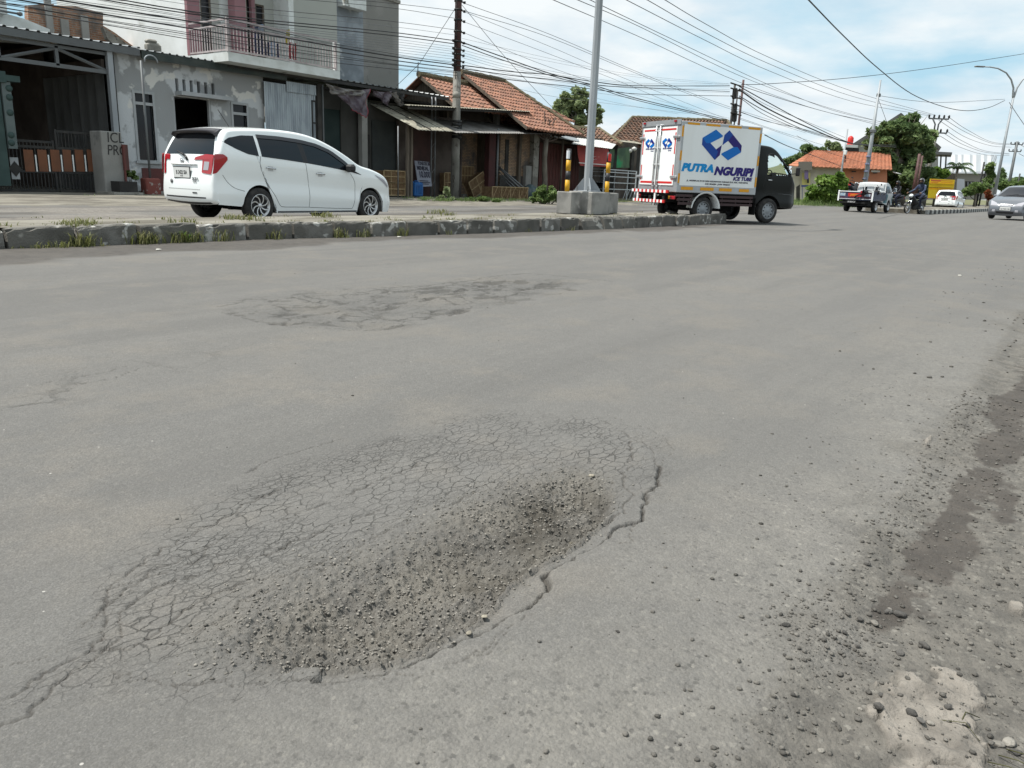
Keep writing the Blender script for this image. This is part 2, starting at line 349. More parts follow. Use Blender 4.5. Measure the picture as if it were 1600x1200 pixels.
kd = Y-yk(X); A['mud'] = np.maximum(A['mud'], np.where((X < MED_END+1.5) & (X > -40), sstep((kd+np.interp(X, [0, 4, 8, 20], [1.75, 1.35, 0.85, 0.65])-(fbm(X, Y, 1.3, 4, 93)-0.5)*0.9)/0.22)*(Y < 9.5), 0)*(0.70+0.45*fbm(X, Y, 3.0, 4, 94)))
far_l = (Y > 10.2) & (Y < 17.5) & (X < 34) & (X > -30)
A['mud'] = np.maximum(A['mud'], np.where(far_l, sstep((fbm(X*0.22, Y*1.5, 1.1, 5, 301)-0.47)/0.12)*0.75, 0))
A['agg'] = np.where(nearY, sstep((1.05-Y+(fbm(X, Y, 1.5, 3, 95)-0.5)*0.9)/0.7)*np.clip(1.3-X/7, 0, 1), 0)
slab = px2w([(1400,1045),(1455,1040),(1520,1062),(1535,1110),(1562,1150),(1545,1215),(1400,1215),(1388,1150),(1362,1120),(1378,1088),(1366,1062)])
sX = X+(fbm(X, Y, 16, 5, 197)-0.5)*0.10; sY = Y+(fbm(X, Y, 16, 5, 198)-0.5)*0.10; pz_ = np.where(nearY)[0]; slabm = np.zeros(NV); dsl = dist_poly(slab, sX[pz_], sY[pz_], True); slabm[pz_] = np.where(inside(slab, sX[pz_], sY[pz_]), np.minimum(1, 0.55+dsl*6), 0)
slabm *= 1-0.9*np.exp(-((np.abs(fbm(X, Y, 9, 3, 199)-0.5))/0.012)**2)
A['pale'] = np.where(nearY, sstep((np.maximum.reduce([slabm, blob(1590,945,0.03,0.018)*0.9, blob(1450,690,0.10,0.012)*0.8])-0.40-(fbm(X, Y, 22, 4, 97)-0.5)*0.9)/0.12), 0)
A['pale'] = np.maximum(A['pale'], np.where(far_l, sstep((fbm(X*0.25, Y*1.4, 1.2, 5, 305)-0.55)/0.08)*0.6, 0))
Z += A['pale']*0.010*(0.2+1.6*fbm(X, Y, 34, 4, 98))
A['grit'] = np.where(nearY | (Y < 3), sstep((0.46-Y+(fbm(X, Y, 4, 5, 96)-0.5)*0.55)/0.30), 0)*0.9
A['grit'] = np.maximum(A['grit'], np.where(nearY, blob(1250,975,0.14,0.06)*0.8+blob(1350,1040,0.10,0.05)*0.9, 0)).clip(0, 1)
A['fpatch'] = np.maximum(A['fpatch'], np.maximum.reduce([blob(90,600,0.9,0.16,0.1), blob(40,625,0.6,0.14,0.1)*0.9, blob(880,640,0.35,0.10,0.1)*0.5, blob(1160,370,2.5,0.10,0.0)*0.7])*0.7)
A['wheel'] = fbm(X*0.16, Y, 0.9, 4, 99)*np.ones(NV)
ii, jj = np.meshgrid(np.arange(len(xs)-1), np.arange(len(ys)-1), indexing='ij'); ny = len(ys)
q = (ii*ny+jj).ravel(); quads = np.stack([q, q+ny, q+ny+1, q+1], 1)
fcx = X[quads].mean(1); fcy = Y[quads].mean(1); fe = EDGE[quads].mean(1)
FY = 16.3+(fbm(fcx, fcx*0, 0.5, 3, 44)-0.5)*0.8
is_sh = fcy < fe
is_far = (fcy >= FY) & (fcx < 33)
is_gr = (fcy < -12) | ((fcx >= 33) & (fcy > np.interp(fcx, [33, 40, 60, 4000], [19, 17.5, 15.5, 15.5]))) | (fcy > 40) | (fcx < -60)
is_sh &= ~is_gr; is_far &= ~is_gr; is_rd = ~(is_sh | is_far | is_gr)
def submesh(name, mask, m):
    f = quads[mask]; u, inv = np.unique(f, return_inverse=True); inv = inv.reshape(f.shape)
    me = bpy.data.meshes.new(name); nv, nf = len(u), len(f)
    me.vertices.add(nv); me.vertices.foreach_set('co', np.stack([X[u], Y[u], Z[u]], 1).astype(np.float32).ravel())
    me.loops.add(nf*4); me.loops.foreach_set('vertex_index', inv.astype(np.int32).ravel())
    me.polygons.add(nf); me.polygons.foreach_set('loop_start', np.arange(0, nf*4, 4, dtype=np.int32))
    me.polygons.foreach_set('use_smooth', np.ones(nf, bool))
    me.update(calc_edges=True)
    for k, a in A.items():
        at = me.attributes.new(k, 'FLOAT', 'POINT'); at.data.foreach_set('value', a[u].astype(np.float32))
    me.materials.append(m); o = bpy.data.objects.new(name, me); COL.objects.link(o); o['kind'] = 'structure'; return o

def ground_mat(name, base, base2, kind):
    m = bpy.data.materials.new(name); m.use_nodes = True; t = m.node_tree; b = t.nodes['Principled BSDF']; Nn = t.nodes.new; Ln = t.links.new
    b.inputs['Roughness'].default_value = 0.88; b.inputs['Specular IOR Level'].default_value = 0.35
    tcn = Nn('ShaderNodeTexCoord')
    def mapping(sc=(1,1,1), rz=0.0):
        mp = Nn('ShaderNodeMapping'); Ln(tcn.outputs['Object'], mp.inputs[0]); mp.inputs['Scale'].default_value = sc; mp.inputs['Rotation'].default_value = (0,0,rz); return mp.outputs[0]
    def noise(sc, vec=None, d=6, r=0.55):
        n = Nn('ShaderNodeTexNoise'); n.inputs['Scale'].default_value = sc; n.inputs['Detail'].default_value = d; n.inputs['Roughness'].default_value = r
        Ln(vec or tcn.outputs['Object'], n.inputs['Vector']); return n
    def rng(s, lo, hi, a=0.0, c=1.0):
        r = Nn('ShaderNodeMapRange'); Ln(s, r.inputs[0]); r.inputs[1].default_value = lo; r.inputs[2].default_value = hi; r.inputs[3].default_value = a; r.inputs[4].default_value = c; return r.outputs[0]
    def mixc(f, a, c):
        x = Nn('ShaderNodeMix'); x.data_type = 'RGBA'
        Ln(f, x.inputs[0]) if not isinstance(f, float) else setattr(x.inputs[0], 'default_value', f)
        Ln(a, x.inputs[6]) if not isinstance(a, tuple) else setattr(x.inputs[6], 'default_value', rgb(a))
        Ln(c, x.inputs[7]) if not isinstance(c, tuple) else setattr(x.inputs[7], 'default_value', rgb(c)); return x.outputs[2]
    def math_(op, a, c):
        x = Nn('ShaderNodeMath'); x.operation = op
        for i, s in enumerate((a, c)):
            Ln(s, x.inputs[i]) if not isinstance(s, (int, float)) else setattr(x.inputs[i], 'default_value', s)
        return x.outputs[0]
    def attr(k): a = Nn('ShaderNodeAttribute'); a.attribute_name = k; return a.outputs['Fac']
    def vor(sc, feat='F1', vec=None, rnd=1.0):
        v = Nn('ShaderNodeTexVoronoi'); v.feature = feat; v.inputs['Scale'].default_value = sc; v.inputs['Randomness'].default_value = rnd
        Ln(vec or tcn.outputs['Object'], v.inputs['Vector']); return v
    col = mixc(rng(noise(0.55, mapping((0.25,1,1)), 5).outputs[0], 0.38, 0.62), base, base2)
    col = mixc(rng(attr('wheel'), 0.40, 0.66, 0.0, 0.55), col, tuple(c*0.84 for c in base2))
    col = mixc(rng(noise(3.3, None, 8, 0.65).outputs[0], 0.45, 0.72, 0.0, 0.35), col, tuple(c*1.22 for c in base))
    col = mixc(rng(noise(0.9, mapping((0.12,1.6,1), R(-2)), 7, 0.6).outputs[0], 0.46, 0.58, 0.0, 0.80), col, tuple(c*0.78 for c in base2))
    col = mixc(rng(noise(1.7, None, 7, 0.62).outputs[0], 0.50, 0.63, 0.0, 0.65), col, (base[0]*1.20, base[1]*1.12, base[2]*1.02))
    col = mixc(rng(noise(9, None, 8, 0.75).outputs[0], 0.50, 0.66, 0.0, 0.42), col, tuple(c*0.68 for c in base2))
    v5 = vor(2.1); col = mixc(rng(v5.outputs['Distance'], 0.03, 0.055, 0.45, 0.0), col, tuple(c*0.5 for c in base2))
    # aggregate: stone-sized speckle
    wv = Nn('ShaderNodeVectorMath'); wv.operation = 'MULTIPLY_ADD'; nw = noise(210, None, 3, 0.6); Ln(nw.outputs['Color'], wv.inputs[0]); wv.inputs[1].default_value = (0.009,0.009,0.009); Ln(tcn.outputs['Object'], wv.inputs[2])
    v1 = vor(118, 'F1', wv.outputs[0]); ve = vor(118, 'DISTANCE_TO_EDGE', wv.outputs[0]); sp = Nn('ShaderNodeSeparateColor'); Ln(v1.outputs['Color'], sp.inputs[0])
    stone = rng(sp.outputs[0], 0.0, 1.0, 0.0, 1.0)
    stc = mixc(stone, tuple(c*0.72 for c in base), tuple(c*1.30 for c in base))
    agg = attr('agg')
    amt = math_('ADD', math_('MULTIPLY', agg, 0.40), 0.24)
    holea = attr('hole')
    amt = math_('MAXIMUM', amt, math_('MULTIPLY', holea, 0.5))
    gr_ = attr('grit'); amt = math_('MAXIMUM', amt, math_('MULTIPLY', gr_, 0.55))
    col = mixc(amt, col, stc)
    col = mixc(rng(noise(240, None, 3).outputs[0], 0.36, 0.60, 0.0, 0.62), col, tuple(c*0.52 for c in base))
    col = mixc(rng(noise(150, None, 4, 0.75).outputs[0], 0.55, 0.72, 0.0, 0.7), col, tuple(c*1.55 for c in base))
    col = mixc(rng(noise(34, None, 6, 0.8).outputs[0], 0.50, 0.66, 0.0, 0.36), col, tuple(c*0.62 for c in base))
    col = mixc(math_('MULTIPLY', rng(noise(75, None, 5, 0.7).outputs[0], 0.50, 0.68, 0.0, 1.0), 0.42), col, tuple(c*0.60 for c in base))
    gap = math_('MULTIPLY', rng(ve.outputs['Distance'], 0.0, 0.16, 1.0, 0.0), rng(noise(28, None, 4).outputs[0], 0.46, 0.66))
    col = mixc(math_('MULTIPLY', math_('MULTIPLY', gap, math_('ADD', math_('MULTIPLY', agg, 1.0), 0.18)), 0.75), col, tuple(c*0.42 for c in base))
    # pits and loose chips
    ch = vor(13); col = mixc(rng(ch.outputs['Distance'], 0.035, 0.05, 0.75, 0.0), col, (0.04,0.038,0.036))
    ch2 = vor(7.3); col = mixc(rng(ch2.outputs['Distance'], 0.018, 0.026, 0.8, 0.0), col, (0.40,0.385,0.36))
    col = mixc(math_('MULTIPLY', gr_, 0.85), col, mixc(rng(noise(16, None, 7, 0.7).outputs[0], 0.40, 0.60), (0.130,0.120,0.104), (0.072,0.067,0.059)))
    # worn, dusty near side with the stones of the mix showing
    col = mixc(math_('MULTIPLY', math_('MULTIPLY', agg, 0.50), math_('SUBTRACT', 1.0, gr_)), col, mixc(rng(noise(7, None, 7, 0.7).outputs[0], 0.38, 0.62), (0.200,0.189,0.168), (0.150,0.143,0.131)))
    wv2 = Nn('ShaderNodeVectorMath'); wv2.operation = 'MULTIPLY_ADD'; nw2 = noise(120, None, 4, 0.7); Ln(nw2.outputs['Color'], wv2.inputs[0]); wv2.inputs[1].default_value = (0.016,0.016,0.016); Ln(tcn.outputs['Object'], wv2.inputs[2])
    v7 = vor(74, 'F1', wv2.outputs[0]); s7 = Nn('ShaderNodeSeparateColor'); Ln(v7.outputs['Color'], s7.inputs[0])
    shape7 = rng(v7.outputs['Distance'], 0.34, 0.52, 1.0, 0.0); clus = rng(noise(19, None, 4, 0.6).outputs[0], 0.42, 0.60, 0.25, 1.0); lev = math_('ADD', math_('MULTIPLY', agg, 0.62), 0.20)
    dk = math_('MULTIPLY', math_('MULTIPLY', rng(s7.outputs[0], 0.58, 0.66), shape7), math_('MULTIPLY', clus, lev))
    lt = math_('MULTIPLY', math_('MULTIPLY', rng(s7.outputs[1], 0.72, 0.80), shape7), math_('MULTIPLY', clus, lev))
    col = mixc(dk, col, tuple(c*0.42 for c in base)); col = mixc(math_('MULTIPLY', lt, 0.6), col, (0.25,0.236,0.208))
    # hole floor: brownish dirty gravel
    hf = mixc(rng(noise(6, None, 6).outputs[0], 0.42, 0.6), (0.090,0.085,0.077), (0.135,0.124,0.104))
    col = mixc(math_('MULTIPLY', holea, 0.62), col, hf); col = mixc(math_('MULTIPLY', math_('MULTIPLY', holea, rng(noise(120, None, 5, 0.8).outputs[0], 0.50, 0.62)), 0.55), col, (0.050,0.046,0.040)); col = mixc(math_('MULTIPLY', math_('MULTIPLY', holea, rng(noise(95, mapping((1.1,1.3,1)), 5, 0.8).outputs[0], 0.56, 0.66)), 0.5), col, (0.23,0.215,0.19))
    col = mixc(math_('MULTIPLY', attr('dirt'), 0.8), col, (0.040,0.035,0.027))
    # dust, mud, pale broken concrete
    mudc = mixc(rng(noise(9, None, 6).outputs[0], 0.4, 0.65), (0.044,0.038,0.033), (0.068,0.059,0.051))
    col = mixc(math_('MULTIPLY', attr('mud'), 0.85), col, mudc)
    col = mixc(attr('pale'), col, mixc(rng(noise(14, None, 8).outputs[0], 0.4, 0.65), (0.215,0.195,0.170), (0.115,0.105,0.092)))
    # fine alligator cracks
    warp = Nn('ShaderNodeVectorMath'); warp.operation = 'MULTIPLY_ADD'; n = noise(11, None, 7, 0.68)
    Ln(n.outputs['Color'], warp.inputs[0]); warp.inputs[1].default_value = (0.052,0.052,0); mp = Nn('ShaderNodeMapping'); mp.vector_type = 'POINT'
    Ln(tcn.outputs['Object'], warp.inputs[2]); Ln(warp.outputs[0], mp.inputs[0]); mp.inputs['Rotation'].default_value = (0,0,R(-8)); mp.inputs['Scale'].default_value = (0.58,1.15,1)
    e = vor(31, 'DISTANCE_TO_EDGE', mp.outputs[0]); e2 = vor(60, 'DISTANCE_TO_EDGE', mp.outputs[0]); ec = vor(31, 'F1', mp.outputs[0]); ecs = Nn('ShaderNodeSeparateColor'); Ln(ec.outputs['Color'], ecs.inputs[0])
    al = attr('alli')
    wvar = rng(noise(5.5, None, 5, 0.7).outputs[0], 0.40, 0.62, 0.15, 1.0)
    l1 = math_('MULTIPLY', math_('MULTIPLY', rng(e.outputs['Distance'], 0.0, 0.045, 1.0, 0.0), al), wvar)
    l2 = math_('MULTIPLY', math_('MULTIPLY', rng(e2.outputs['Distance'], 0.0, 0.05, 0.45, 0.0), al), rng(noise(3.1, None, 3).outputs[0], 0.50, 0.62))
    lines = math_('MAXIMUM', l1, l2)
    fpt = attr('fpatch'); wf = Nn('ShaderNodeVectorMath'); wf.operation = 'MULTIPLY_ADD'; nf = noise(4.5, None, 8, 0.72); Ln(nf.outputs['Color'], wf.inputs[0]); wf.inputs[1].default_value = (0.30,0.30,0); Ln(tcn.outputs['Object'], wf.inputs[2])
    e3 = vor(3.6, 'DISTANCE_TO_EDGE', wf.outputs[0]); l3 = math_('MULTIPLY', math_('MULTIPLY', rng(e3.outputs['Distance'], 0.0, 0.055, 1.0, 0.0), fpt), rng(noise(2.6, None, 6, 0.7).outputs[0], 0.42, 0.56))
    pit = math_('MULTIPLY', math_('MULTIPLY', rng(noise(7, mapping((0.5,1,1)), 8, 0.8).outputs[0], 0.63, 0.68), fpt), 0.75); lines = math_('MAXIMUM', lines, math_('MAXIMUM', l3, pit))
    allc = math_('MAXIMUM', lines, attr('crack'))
    col = mixc(math_('MULTIPLY', allc, 0.58), col, (0.030,0.027,0.023))  # crack shadow put into the base colour, together with their dark dirt filling
    Ln(col, b.inputs['Base Color'])
    hgt = math_('SUBTRACT', math_('MULTIPLY', v1.outputs['Distance'], -0.0), 0.0)
    hh = math_('MULTIPLY', math_('ADD', amt, 0.05), rng(v1.outputs['Distance'], 0.15, 0.75, 1.0, 0.0))
    hh = math_('ADD', math_('MULTIPLY', hh, 0.42), math_('MULTIPLY', noise(190, None, 5, 0.7).outputs[0], 0.30))
    hh = math_('ADD', hh, math_('MULTIPLY', noise(42, None, 6, 0.65).outputs[0], 0.22))
    hh = math_('SUBTRACT', hh, math_('MULTIPLY', lines, 0.9)); hh = math_('ADD', hh, math_('MULTIPLY', math_('MULTIPLY', ecs.outputs[1], al), 0.35))
    bp = Nn('ShaderNodeBump'); bp.inputs['Strength'].default_value = 0.75; bp.inputs['Distance'].default_value = 0.009
    Ln(hh, bp.inputs['Height']); Ln(bp.outputs[0], b.inputs['Normal'])
    return m
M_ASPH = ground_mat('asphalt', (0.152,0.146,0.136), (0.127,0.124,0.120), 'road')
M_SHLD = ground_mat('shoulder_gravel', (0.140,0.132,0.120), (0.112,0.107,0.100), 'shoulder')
M_FORE = mat('forecourt_concrete', (0.200,0.186,0.156), 0.95, (0.110,0.100,0.083), 1.6, 0.42, 0.6, 0.5, 30, col3=(0.09,0.083,0.07), scale3=4.0, lo3=0.56, hi3=0.66, stretch=(0.5,1.6,1))
M_GRND = mat('open_ground', (0.10,0.115,0.045), 0.95, (0.17,0.15,0.10), 0.35, 0.45, 0.6, 0.5, 10)
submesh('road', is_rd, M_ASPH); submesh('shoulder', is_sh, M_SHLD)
submesh('forecourt', is_far, M_FORE); submesh('ground', is_gr, M_GRND)
def zsurf(x, y):      # height of the broad relief (away from the pothole)
    f = lambda v: max(0, min(1, v))**2*(3-2*max(0, min(1, v)))
    return 0.035*f((y-8.6)/2.0)+0.09*f((y-15.0)/6.5)
_gt = {}
def znear(x, y):
    i = min(max(int(np.searchsorted(xs, x)), 0), len(xs)-1); j = min(max(int(np.searchsorted(ys, y)), 0), len(ys)-1); return float(Z[i*ny+j])

# ------------------------------------------------------------------ loose stones
def rock_variants(n, sub=1, seed=0):
    rg = np.random.default_rng(seed); outv = []
    bm = bmesh.new(); bmesh.ops.create_icosphere(bm, subdivisions=sub, radius=1.0); bm.verts.ensure_lookup_table()
    v0 = np.array([v.co[:] for v in bm.verts]); f0 = np.array([[v.index for v in f.verts] for f in bm.faces]); bm.free()
    for i in range(n):
        k = rg.normal(size=(7,3)); k /= np.linalg.norm(k, axis=1)[:,None]; v = v0.copy()
        for a in k:
            d = v@a; lim = 0.55+0.3*rg.random(); v -= np.outer(np.maximum(d-lim, 0), a)
        outv.append(v*(0.75+0.5*rg.random(3))*[1.15,1,0.62])
    return outv, f0
def scatter_rocks(name, pts, sizes, m, seed=1, sub=1, sink=0.25):
    vs_, f0 = rock_variants(14, sub, seed); rg = np.random.default_rng(seed); V = []; Fc = []; b = 0
    for (x, y, z), s in zip(pts, sizes):
        v = vs_[rg.integers(14)]; a = rg.random()*6.283; c, s_ = math.cos(a), math.sin(a)
        r = np.stack([v[:,0]*c-v[:,1]*s_, v[:,0]*s_+v[:,1]*c, v[:,2]], 1)*s+[x, y, z+s*(0.62-sink)*0.8]
        V.append(r); Fc.append(f0+b); b += len(v)
    V = np.concatenate(V); Fc = np.concatenate(Fc); me = bpy.data.meshes.new(name)
    me.vertices.add(len(V)); me.vertices.foreach_set('co', V.astype(np.float32).ravel()); me.loops.add(Fc.size); me.loops.foreach_set('vertex_index', Fc.astype(np.int32).ravel())
    me.polygons.add(len(Fc)); me.polygons.foreach_set('loop_start', np.arange(0, Fc.size, 3, dtype=np.int32)); me.update(calc_edges=True)
    rv = RNG.random(len(pts)); at = me.attributes.new('tone', 'FLOAT', 'POINT'); at.data.foreach_set('value', np.repeat(rv, len(vs_[0])).astype(np.float32))
    me.materials.append(m); o = bpy.data.objects.new(name, me); COL.objects.link(o); return o
def stone_mat(name, c1, c2):
    m = mat(name, c1, 0.9, c2, 60, 0.35, 0.65, 0.4, 200); t = m.node_tree; b = t.nodes['Principled BSDF']
    src = b.inputs['Base Color'].links[0].from_socket; a = t.nodes.new('ShaderNodeAttribute'); a.attribute_name = 'tone'
    r = t.nodes.new('ShaderNodeMapRange'); t.links.new(a.outputs['Fac'], r.inputs[0]); r.inputs[3].default_value = 0.55; r.inputs[4].default_value = 1.35
    x = t.nodes.new('ShaderNodeVectorMath'); x.operation = 'SCALE'; t.links.new(src, x.inputs[0]); t.links.new(r.outputs[0], x.inputs['Scale']); t.links.new(x.outputs[0], b.inputs['Base Color']); return m
M_STONE = stone_mat('gravel_stone', (0.205,0.192,0.170), (0.150,0.140,0.124))
M_DKST = stone_mat('dusty_grey_stone', (0.128,0.120,0.107), (0.085,0.080,0.072))
M_TAR = stone_mat('tarry_chunk', (0.060,0.057,0.053), (0.095,0.09,0.083))
def pick(n, fn, x0, x1, y0, y1):
    o_ = []
    while len(o_) < n:
        x = x0+(x1-x0)*RNG.random(); y = y0+(y1-y0)*RNG.random()
        if RNG.random() < fn(x, y): o_.append((x, y, znear(x, y)))
    return o_
def at_A(k, x, y):
    i = min(int(np.searchsorted(xs, x)), len(xs)-1); j = min(int(np.searchsorted(ys, y)), len(ys)-1); return A[k][i*ny+j]
P1 = pick(13500, lambda x, y: at_A('hole', x, y)*(0.25+0.75*vnoise(np.float64(x*9), np.float64(y*9), 4)), 0.6, 2.0, 0.8, 1.9)
tag(scatter_rocks('hole_gravel', P1, [0.0009+0.0034*RNG.random()**4.5 for _ in P1], M_STONE, 3), kind='stuff')
pile = G(1250, 975); pile2 = G(1345, 1010)
def dens(x, y):
    d = 0.022+0.34*(y < 0.34)+0.1*math.exp(-((y-0.30)/0.12)**2)
    d += 0.9*math.exp(-(((x-pile.x)/0.13)**2+((y-pile.y)/0.06)**2))+0.7*math.exp(-(((x-pile2.x)/0.22)**2+((y-pile2.y)/0.05)**2))
    return min(1, d)*(1.0 if x < 4 else 0.5)
P2 = pick(9000, dens, 0.6, 4.2, -0.5, 0.75)
tag(scatter_rocks('shoulder_gravel_stones', P2, [0.0014+0.0052*RNG.random()**4.2 for _ in P2], M_DKST, 5), kind='stuff')
P2b = pick(900, lambda x, y: 0.25+0.75*(y < 0.35), 4.0, 14, -1.5, 1.2)
tag(scatter_rocks('roadside_pebbles', P2b, [0.004+0.010*RNG.random()**3.0 for _ in P2b], M_DKST, 6), kind='stuff')
P3 = pick(130, lambda x, y: 0.5+0.5*math.exp(-(((x-1.3)/1.0)**2+((y-1.2)/0.6)**2)), 0.3, 9, 0.4, 6.5)
tag(scatter_rocks('road_chips', P3, [0.002+0.004*RNG.random()**2 for _ in P3], M_DKST, 8), kind='stuff')
# bigger lumps one can count
LUMPS = [(1368,965,9,'grey'),(1389,948,9,'dark'),(1345,962,7,'dark'),(1355,882,9,'dark'),(1392,944,6,'grey'),(1407,953,12,'dark'),(1408,1011,11,'dark'),(1378,1080,7,'dark'),(1228,978,9,'dark'),(1232,1030,8,'grey'),(1342,1000,7,'dark'),
    (1446,1000,12,'dark'),(1320,985,8,'dark'),(1240,1085,7,'dark'),(1078,1080,6,'grey'),(1373,1105,12,'dark'),(1425,1112,12,'dark'),(1439,1125,8,'dark'),(1483,1102,9,'dark'),(1455,1125,8,'grey'),(1513,1130,7,'dark'),
    (1565,1150,12,'grey'),(1580,1148,14,'grey'),(1535,1075,9,'dark'),(1590,1165,10,'dark'),(1345,1100,6,'grey'),(1285,1160,7,'grey'),(1248,908,6,'dark'),(1300,882,5,'dark'),(965,988,5,'dark'),(925,740,7,'tan'),(912,757,6,'dark'),(853,778,6,'dark'),(880,770,5,'dark'),(733,985,8,'tan'),(757,962,7,'tan'),(895,822,8,'tan')]
M_CHK = {'dark': M_TAR, 'grey': M_STONE, 'tan': stone_mat('tan_stone', (0.22,0.20,0.16), (0.17,0.155,0.125))}
for k, (u, v, s, c) in enumerate(LUMPS):
    p = G(u, v); z = znear(p.x, p.y); D = (p-CAM).length; sz = s*D/CAM_F*0.62
    o = scatter_rocks('stone' if c != 'dark' else 'asphalt_chunk', [(0, 0, 0)], [sz], M_CHK[c], 100+k, 2)
    o.location = (p.x, p.y, z)
    where = 'in the big pothole' if u < 960 and v > 730 and v < 990 else ('on the gravel shoulder' if u > 1180 else 'on the bare asphalt beside the pothole')
    tag(o, {'dark': 'dark lump of broken asphalt lying ', 'grey': 'small grey stone lying ', 'tan': 'tan stone lying '}[c]+where, 'stone', 'loose lumps of stone and asphalt '+where)
# ------------------------------------------------------------------ first median: fill, kerb stones, pole plinth
M_CONC = mat('old_concrete', (0.30,0.29,0.26), 0.92, (0.19,0.18,0.16), 2.2, 0.42, 0.62, 0.5, 45, col3=(0.10,0.095,0.08), scale3=7, lo3=0.58, hi3=0.68)
M_KERB = mat('kerb_concrete', (0.135,0.129,0.115), 0.92, (0.088,0.084,0.075), 3.0, 0.42, 0.64, 0.6, 60, col3=(0.36,0.35,0.32), scale3=5.0, lo3=0.60, hi3=0.68)
M_KERBP = mat('kerb_worn_white', (0.17,0.164,0.15), 0.9, (0.115,0.11,0.098), 4.5, 0.44, 0.56, 0.6, 60, col3=(0.40,0.395,0.37), scale3=7.0, lo3=0.56, hi3=0.62)
M_PLINTH = mat('plinth_concrete', (0.27,0.265,0.25), 0.9, (0.17,0.167,0.158), 2.6, 0.40, 0.60, 0.35, 60, col3=(0.36,0.35,0.33), scale3=5.0, lo3=0.60, hi3=0.70)
M_MEDTOP = mat('median_fill', (0.21,0.197,0.167), 0.95, (0.112,0.102,0.083), 1.2, 0.42, 0.60, 0.6, 40, col3=(0.12,0.105,0.08), scale3=3.2, lo3=0.56, hi3=0.66, stretch=(0.5,1.8,1))
MZ = 0.215
mxs = np.arange(-12, MED_END, 0.12); P = []
for x in mxs:
    a, b = yk(x)+0.13, ymed(x); row = []
    for k in range(13):
        y = a+(b-a)*k/12; z = MZ-0.012+0.018*(vnoise(np.float64(x*1.7), np.float64(y*3), 5)-0.5)-0.03*(k in (4, 9))*vnoise(np.float64(x*2.0), np.float64(k), 6)
        row.append((x, y, z if k < 12 else MZ-0.01))
    row.append((x, b+0.01, 0.02)); P.append(row)
mb = MB(); mb.grid(P, smooth=False, flip=True); mb.add([P[-1][0], P[-1][12], P[-1][13], (MED_END, yk(MED_END), 0.0)], [(0,1,2,3)])
tag(mb.build('median', M_MEDTOP), kind='structure')
joints_px = [12, 122, 220, 312, 388, 460, 524, 582, 637, 687, 731, 772, 810, 845, 877, 906, 938, 970, 990, 1014, 1036, 1056, 1076, 1094, 1112]
jx = []
for u in joints_px:
    lo_, hi_ = -5.0, 40.0                     # where the column of the photo meets the kerb line
    for _ in range(40):
        m_ = (lo_+hi_)/2; v = Vector((m_, float(yk(m_)), 0))-CAM
        if 800+CAM_F*v.dot(_r)/v.dot(_f) > u: hi_ = m_
        else: lo_ = m_
    jx.append(lo_)
jx = [jx[0]-0.7*k for k in range(9, 0, -1)]+jx+[MED_END]
rk = random.Random(4)
for k in range(len(jx)-1):
    x0, x1 = jx[k]+0.016+rk.random()*0.014, jx[k+1]-0.016-rk.random()*0.014
    y0, y1 = float(yk(x0)), float(yk(x1)); h = 0.212+0.03*max(0, min(1, (x0-5)/12))+rk.uniform(-0.012, 0.010); dz = rk.uniform(-0.016, 0.016); dy = rk.uniform(-0.026, 0.026)
    patch = 24 <= k <= 26; wdt = 0.20 if patch else 0.15
    prof = [(0, -0.06), (0.002, 0.07), (0.006, h-0.040), (0.012, h-0.018), (0.030, h-0.003), (0.06, h), (wdt, h-0.002), (wdt, -0.05)]
    if patch: prof = [(-0.10, -0.06), (-0.07, 0.07), (-0.03, h-0.05), (0.0, h-0.015), (0.03, h), (0.07, h+0.004), (wdt, h), (wdt, -0.05)]
    nS = 9; P = []
    for i in range(nS+1):
        t = i/nS; x = x0+(x1-x0)*t; e = 0.012*(1 if i in (0, nS) else 0); row = []
        for (a, z) in prof:
            n = (rk.random()-0.5)*0.009; chip = 0.030*max(0, rk.random()-0.84)/0.16 if (0.01 < a < 0.06 and z > 0.12) else 0
            row.append((x, y0+(y1-y0)*t+a+dy*(1-t)+(-n)+e+chip, z+dz*(1-2*t)*(z > 0)-(e*0.7 if z > 0.1 else 0)-chip*0.6+n*0.4))
        P.append(row)
    mb = MB(); mb.grid(P, smooth=False); mb.add(P[0], [tuple(range(len(prof)))]); mb.add(P[-1], [tuple(range(len(prof)))])
    o = mb.build('kerb_stone', M_KERBP if (k % 2 == 0 and not patch) else M_KERB)
    lab = 'grey weathered kerb stone in the row edging the near median'
    if patch: lab = 'kerb stone smeared with poured concrete in front of the lamp pole plinth'
    tag(o, lab, 'kerb stone', 'kerb stones along the near median')

# plinth (three joined blocks) with its steel lamp pole and two striped bollards
pz = MZ-0.01
mb = MB()
yN = 9.0
xc0, xc1 = W(924, 338, yN).x, W(952, 336, yN).x
hgt = W(924, 300, yN).z
def rough_block(mb, x0, y0, x1, y1, z0, z1, m):
    mb.cbox(((x0+x1)/2, (y0+y1)/2, (z0+z1)/2), (x1-x0, y1-y0, z1-z0), m, bev=0.018)
yL = 9.3; xl0, xl1 = W(892, 335, yL).x, W(906, 335, yL).x+0.15
yLb = WX(870, 300, xl0).y; yB = yLb+0.05
rough_block(mb, xc0, yN, xc1, yB, pz, hgt, M_PLINTH)
rough_block(mb, xl0, yL, xc0+0.02, yLb, pz, hgt-0.012, M_PLINTH)
xr1 = W(965, 333, yL+0.05).x
rough_block(mb, xc1-0.02, yL+0.05, xr1, yL+0.62, pz, hgt-0.016, M_PLINTH)
thing('pole_plinth', mb, M_PLINTH, 'rough grey concrete plinth on the median carrying the lamp pole and two striped bollards', 'plinth')
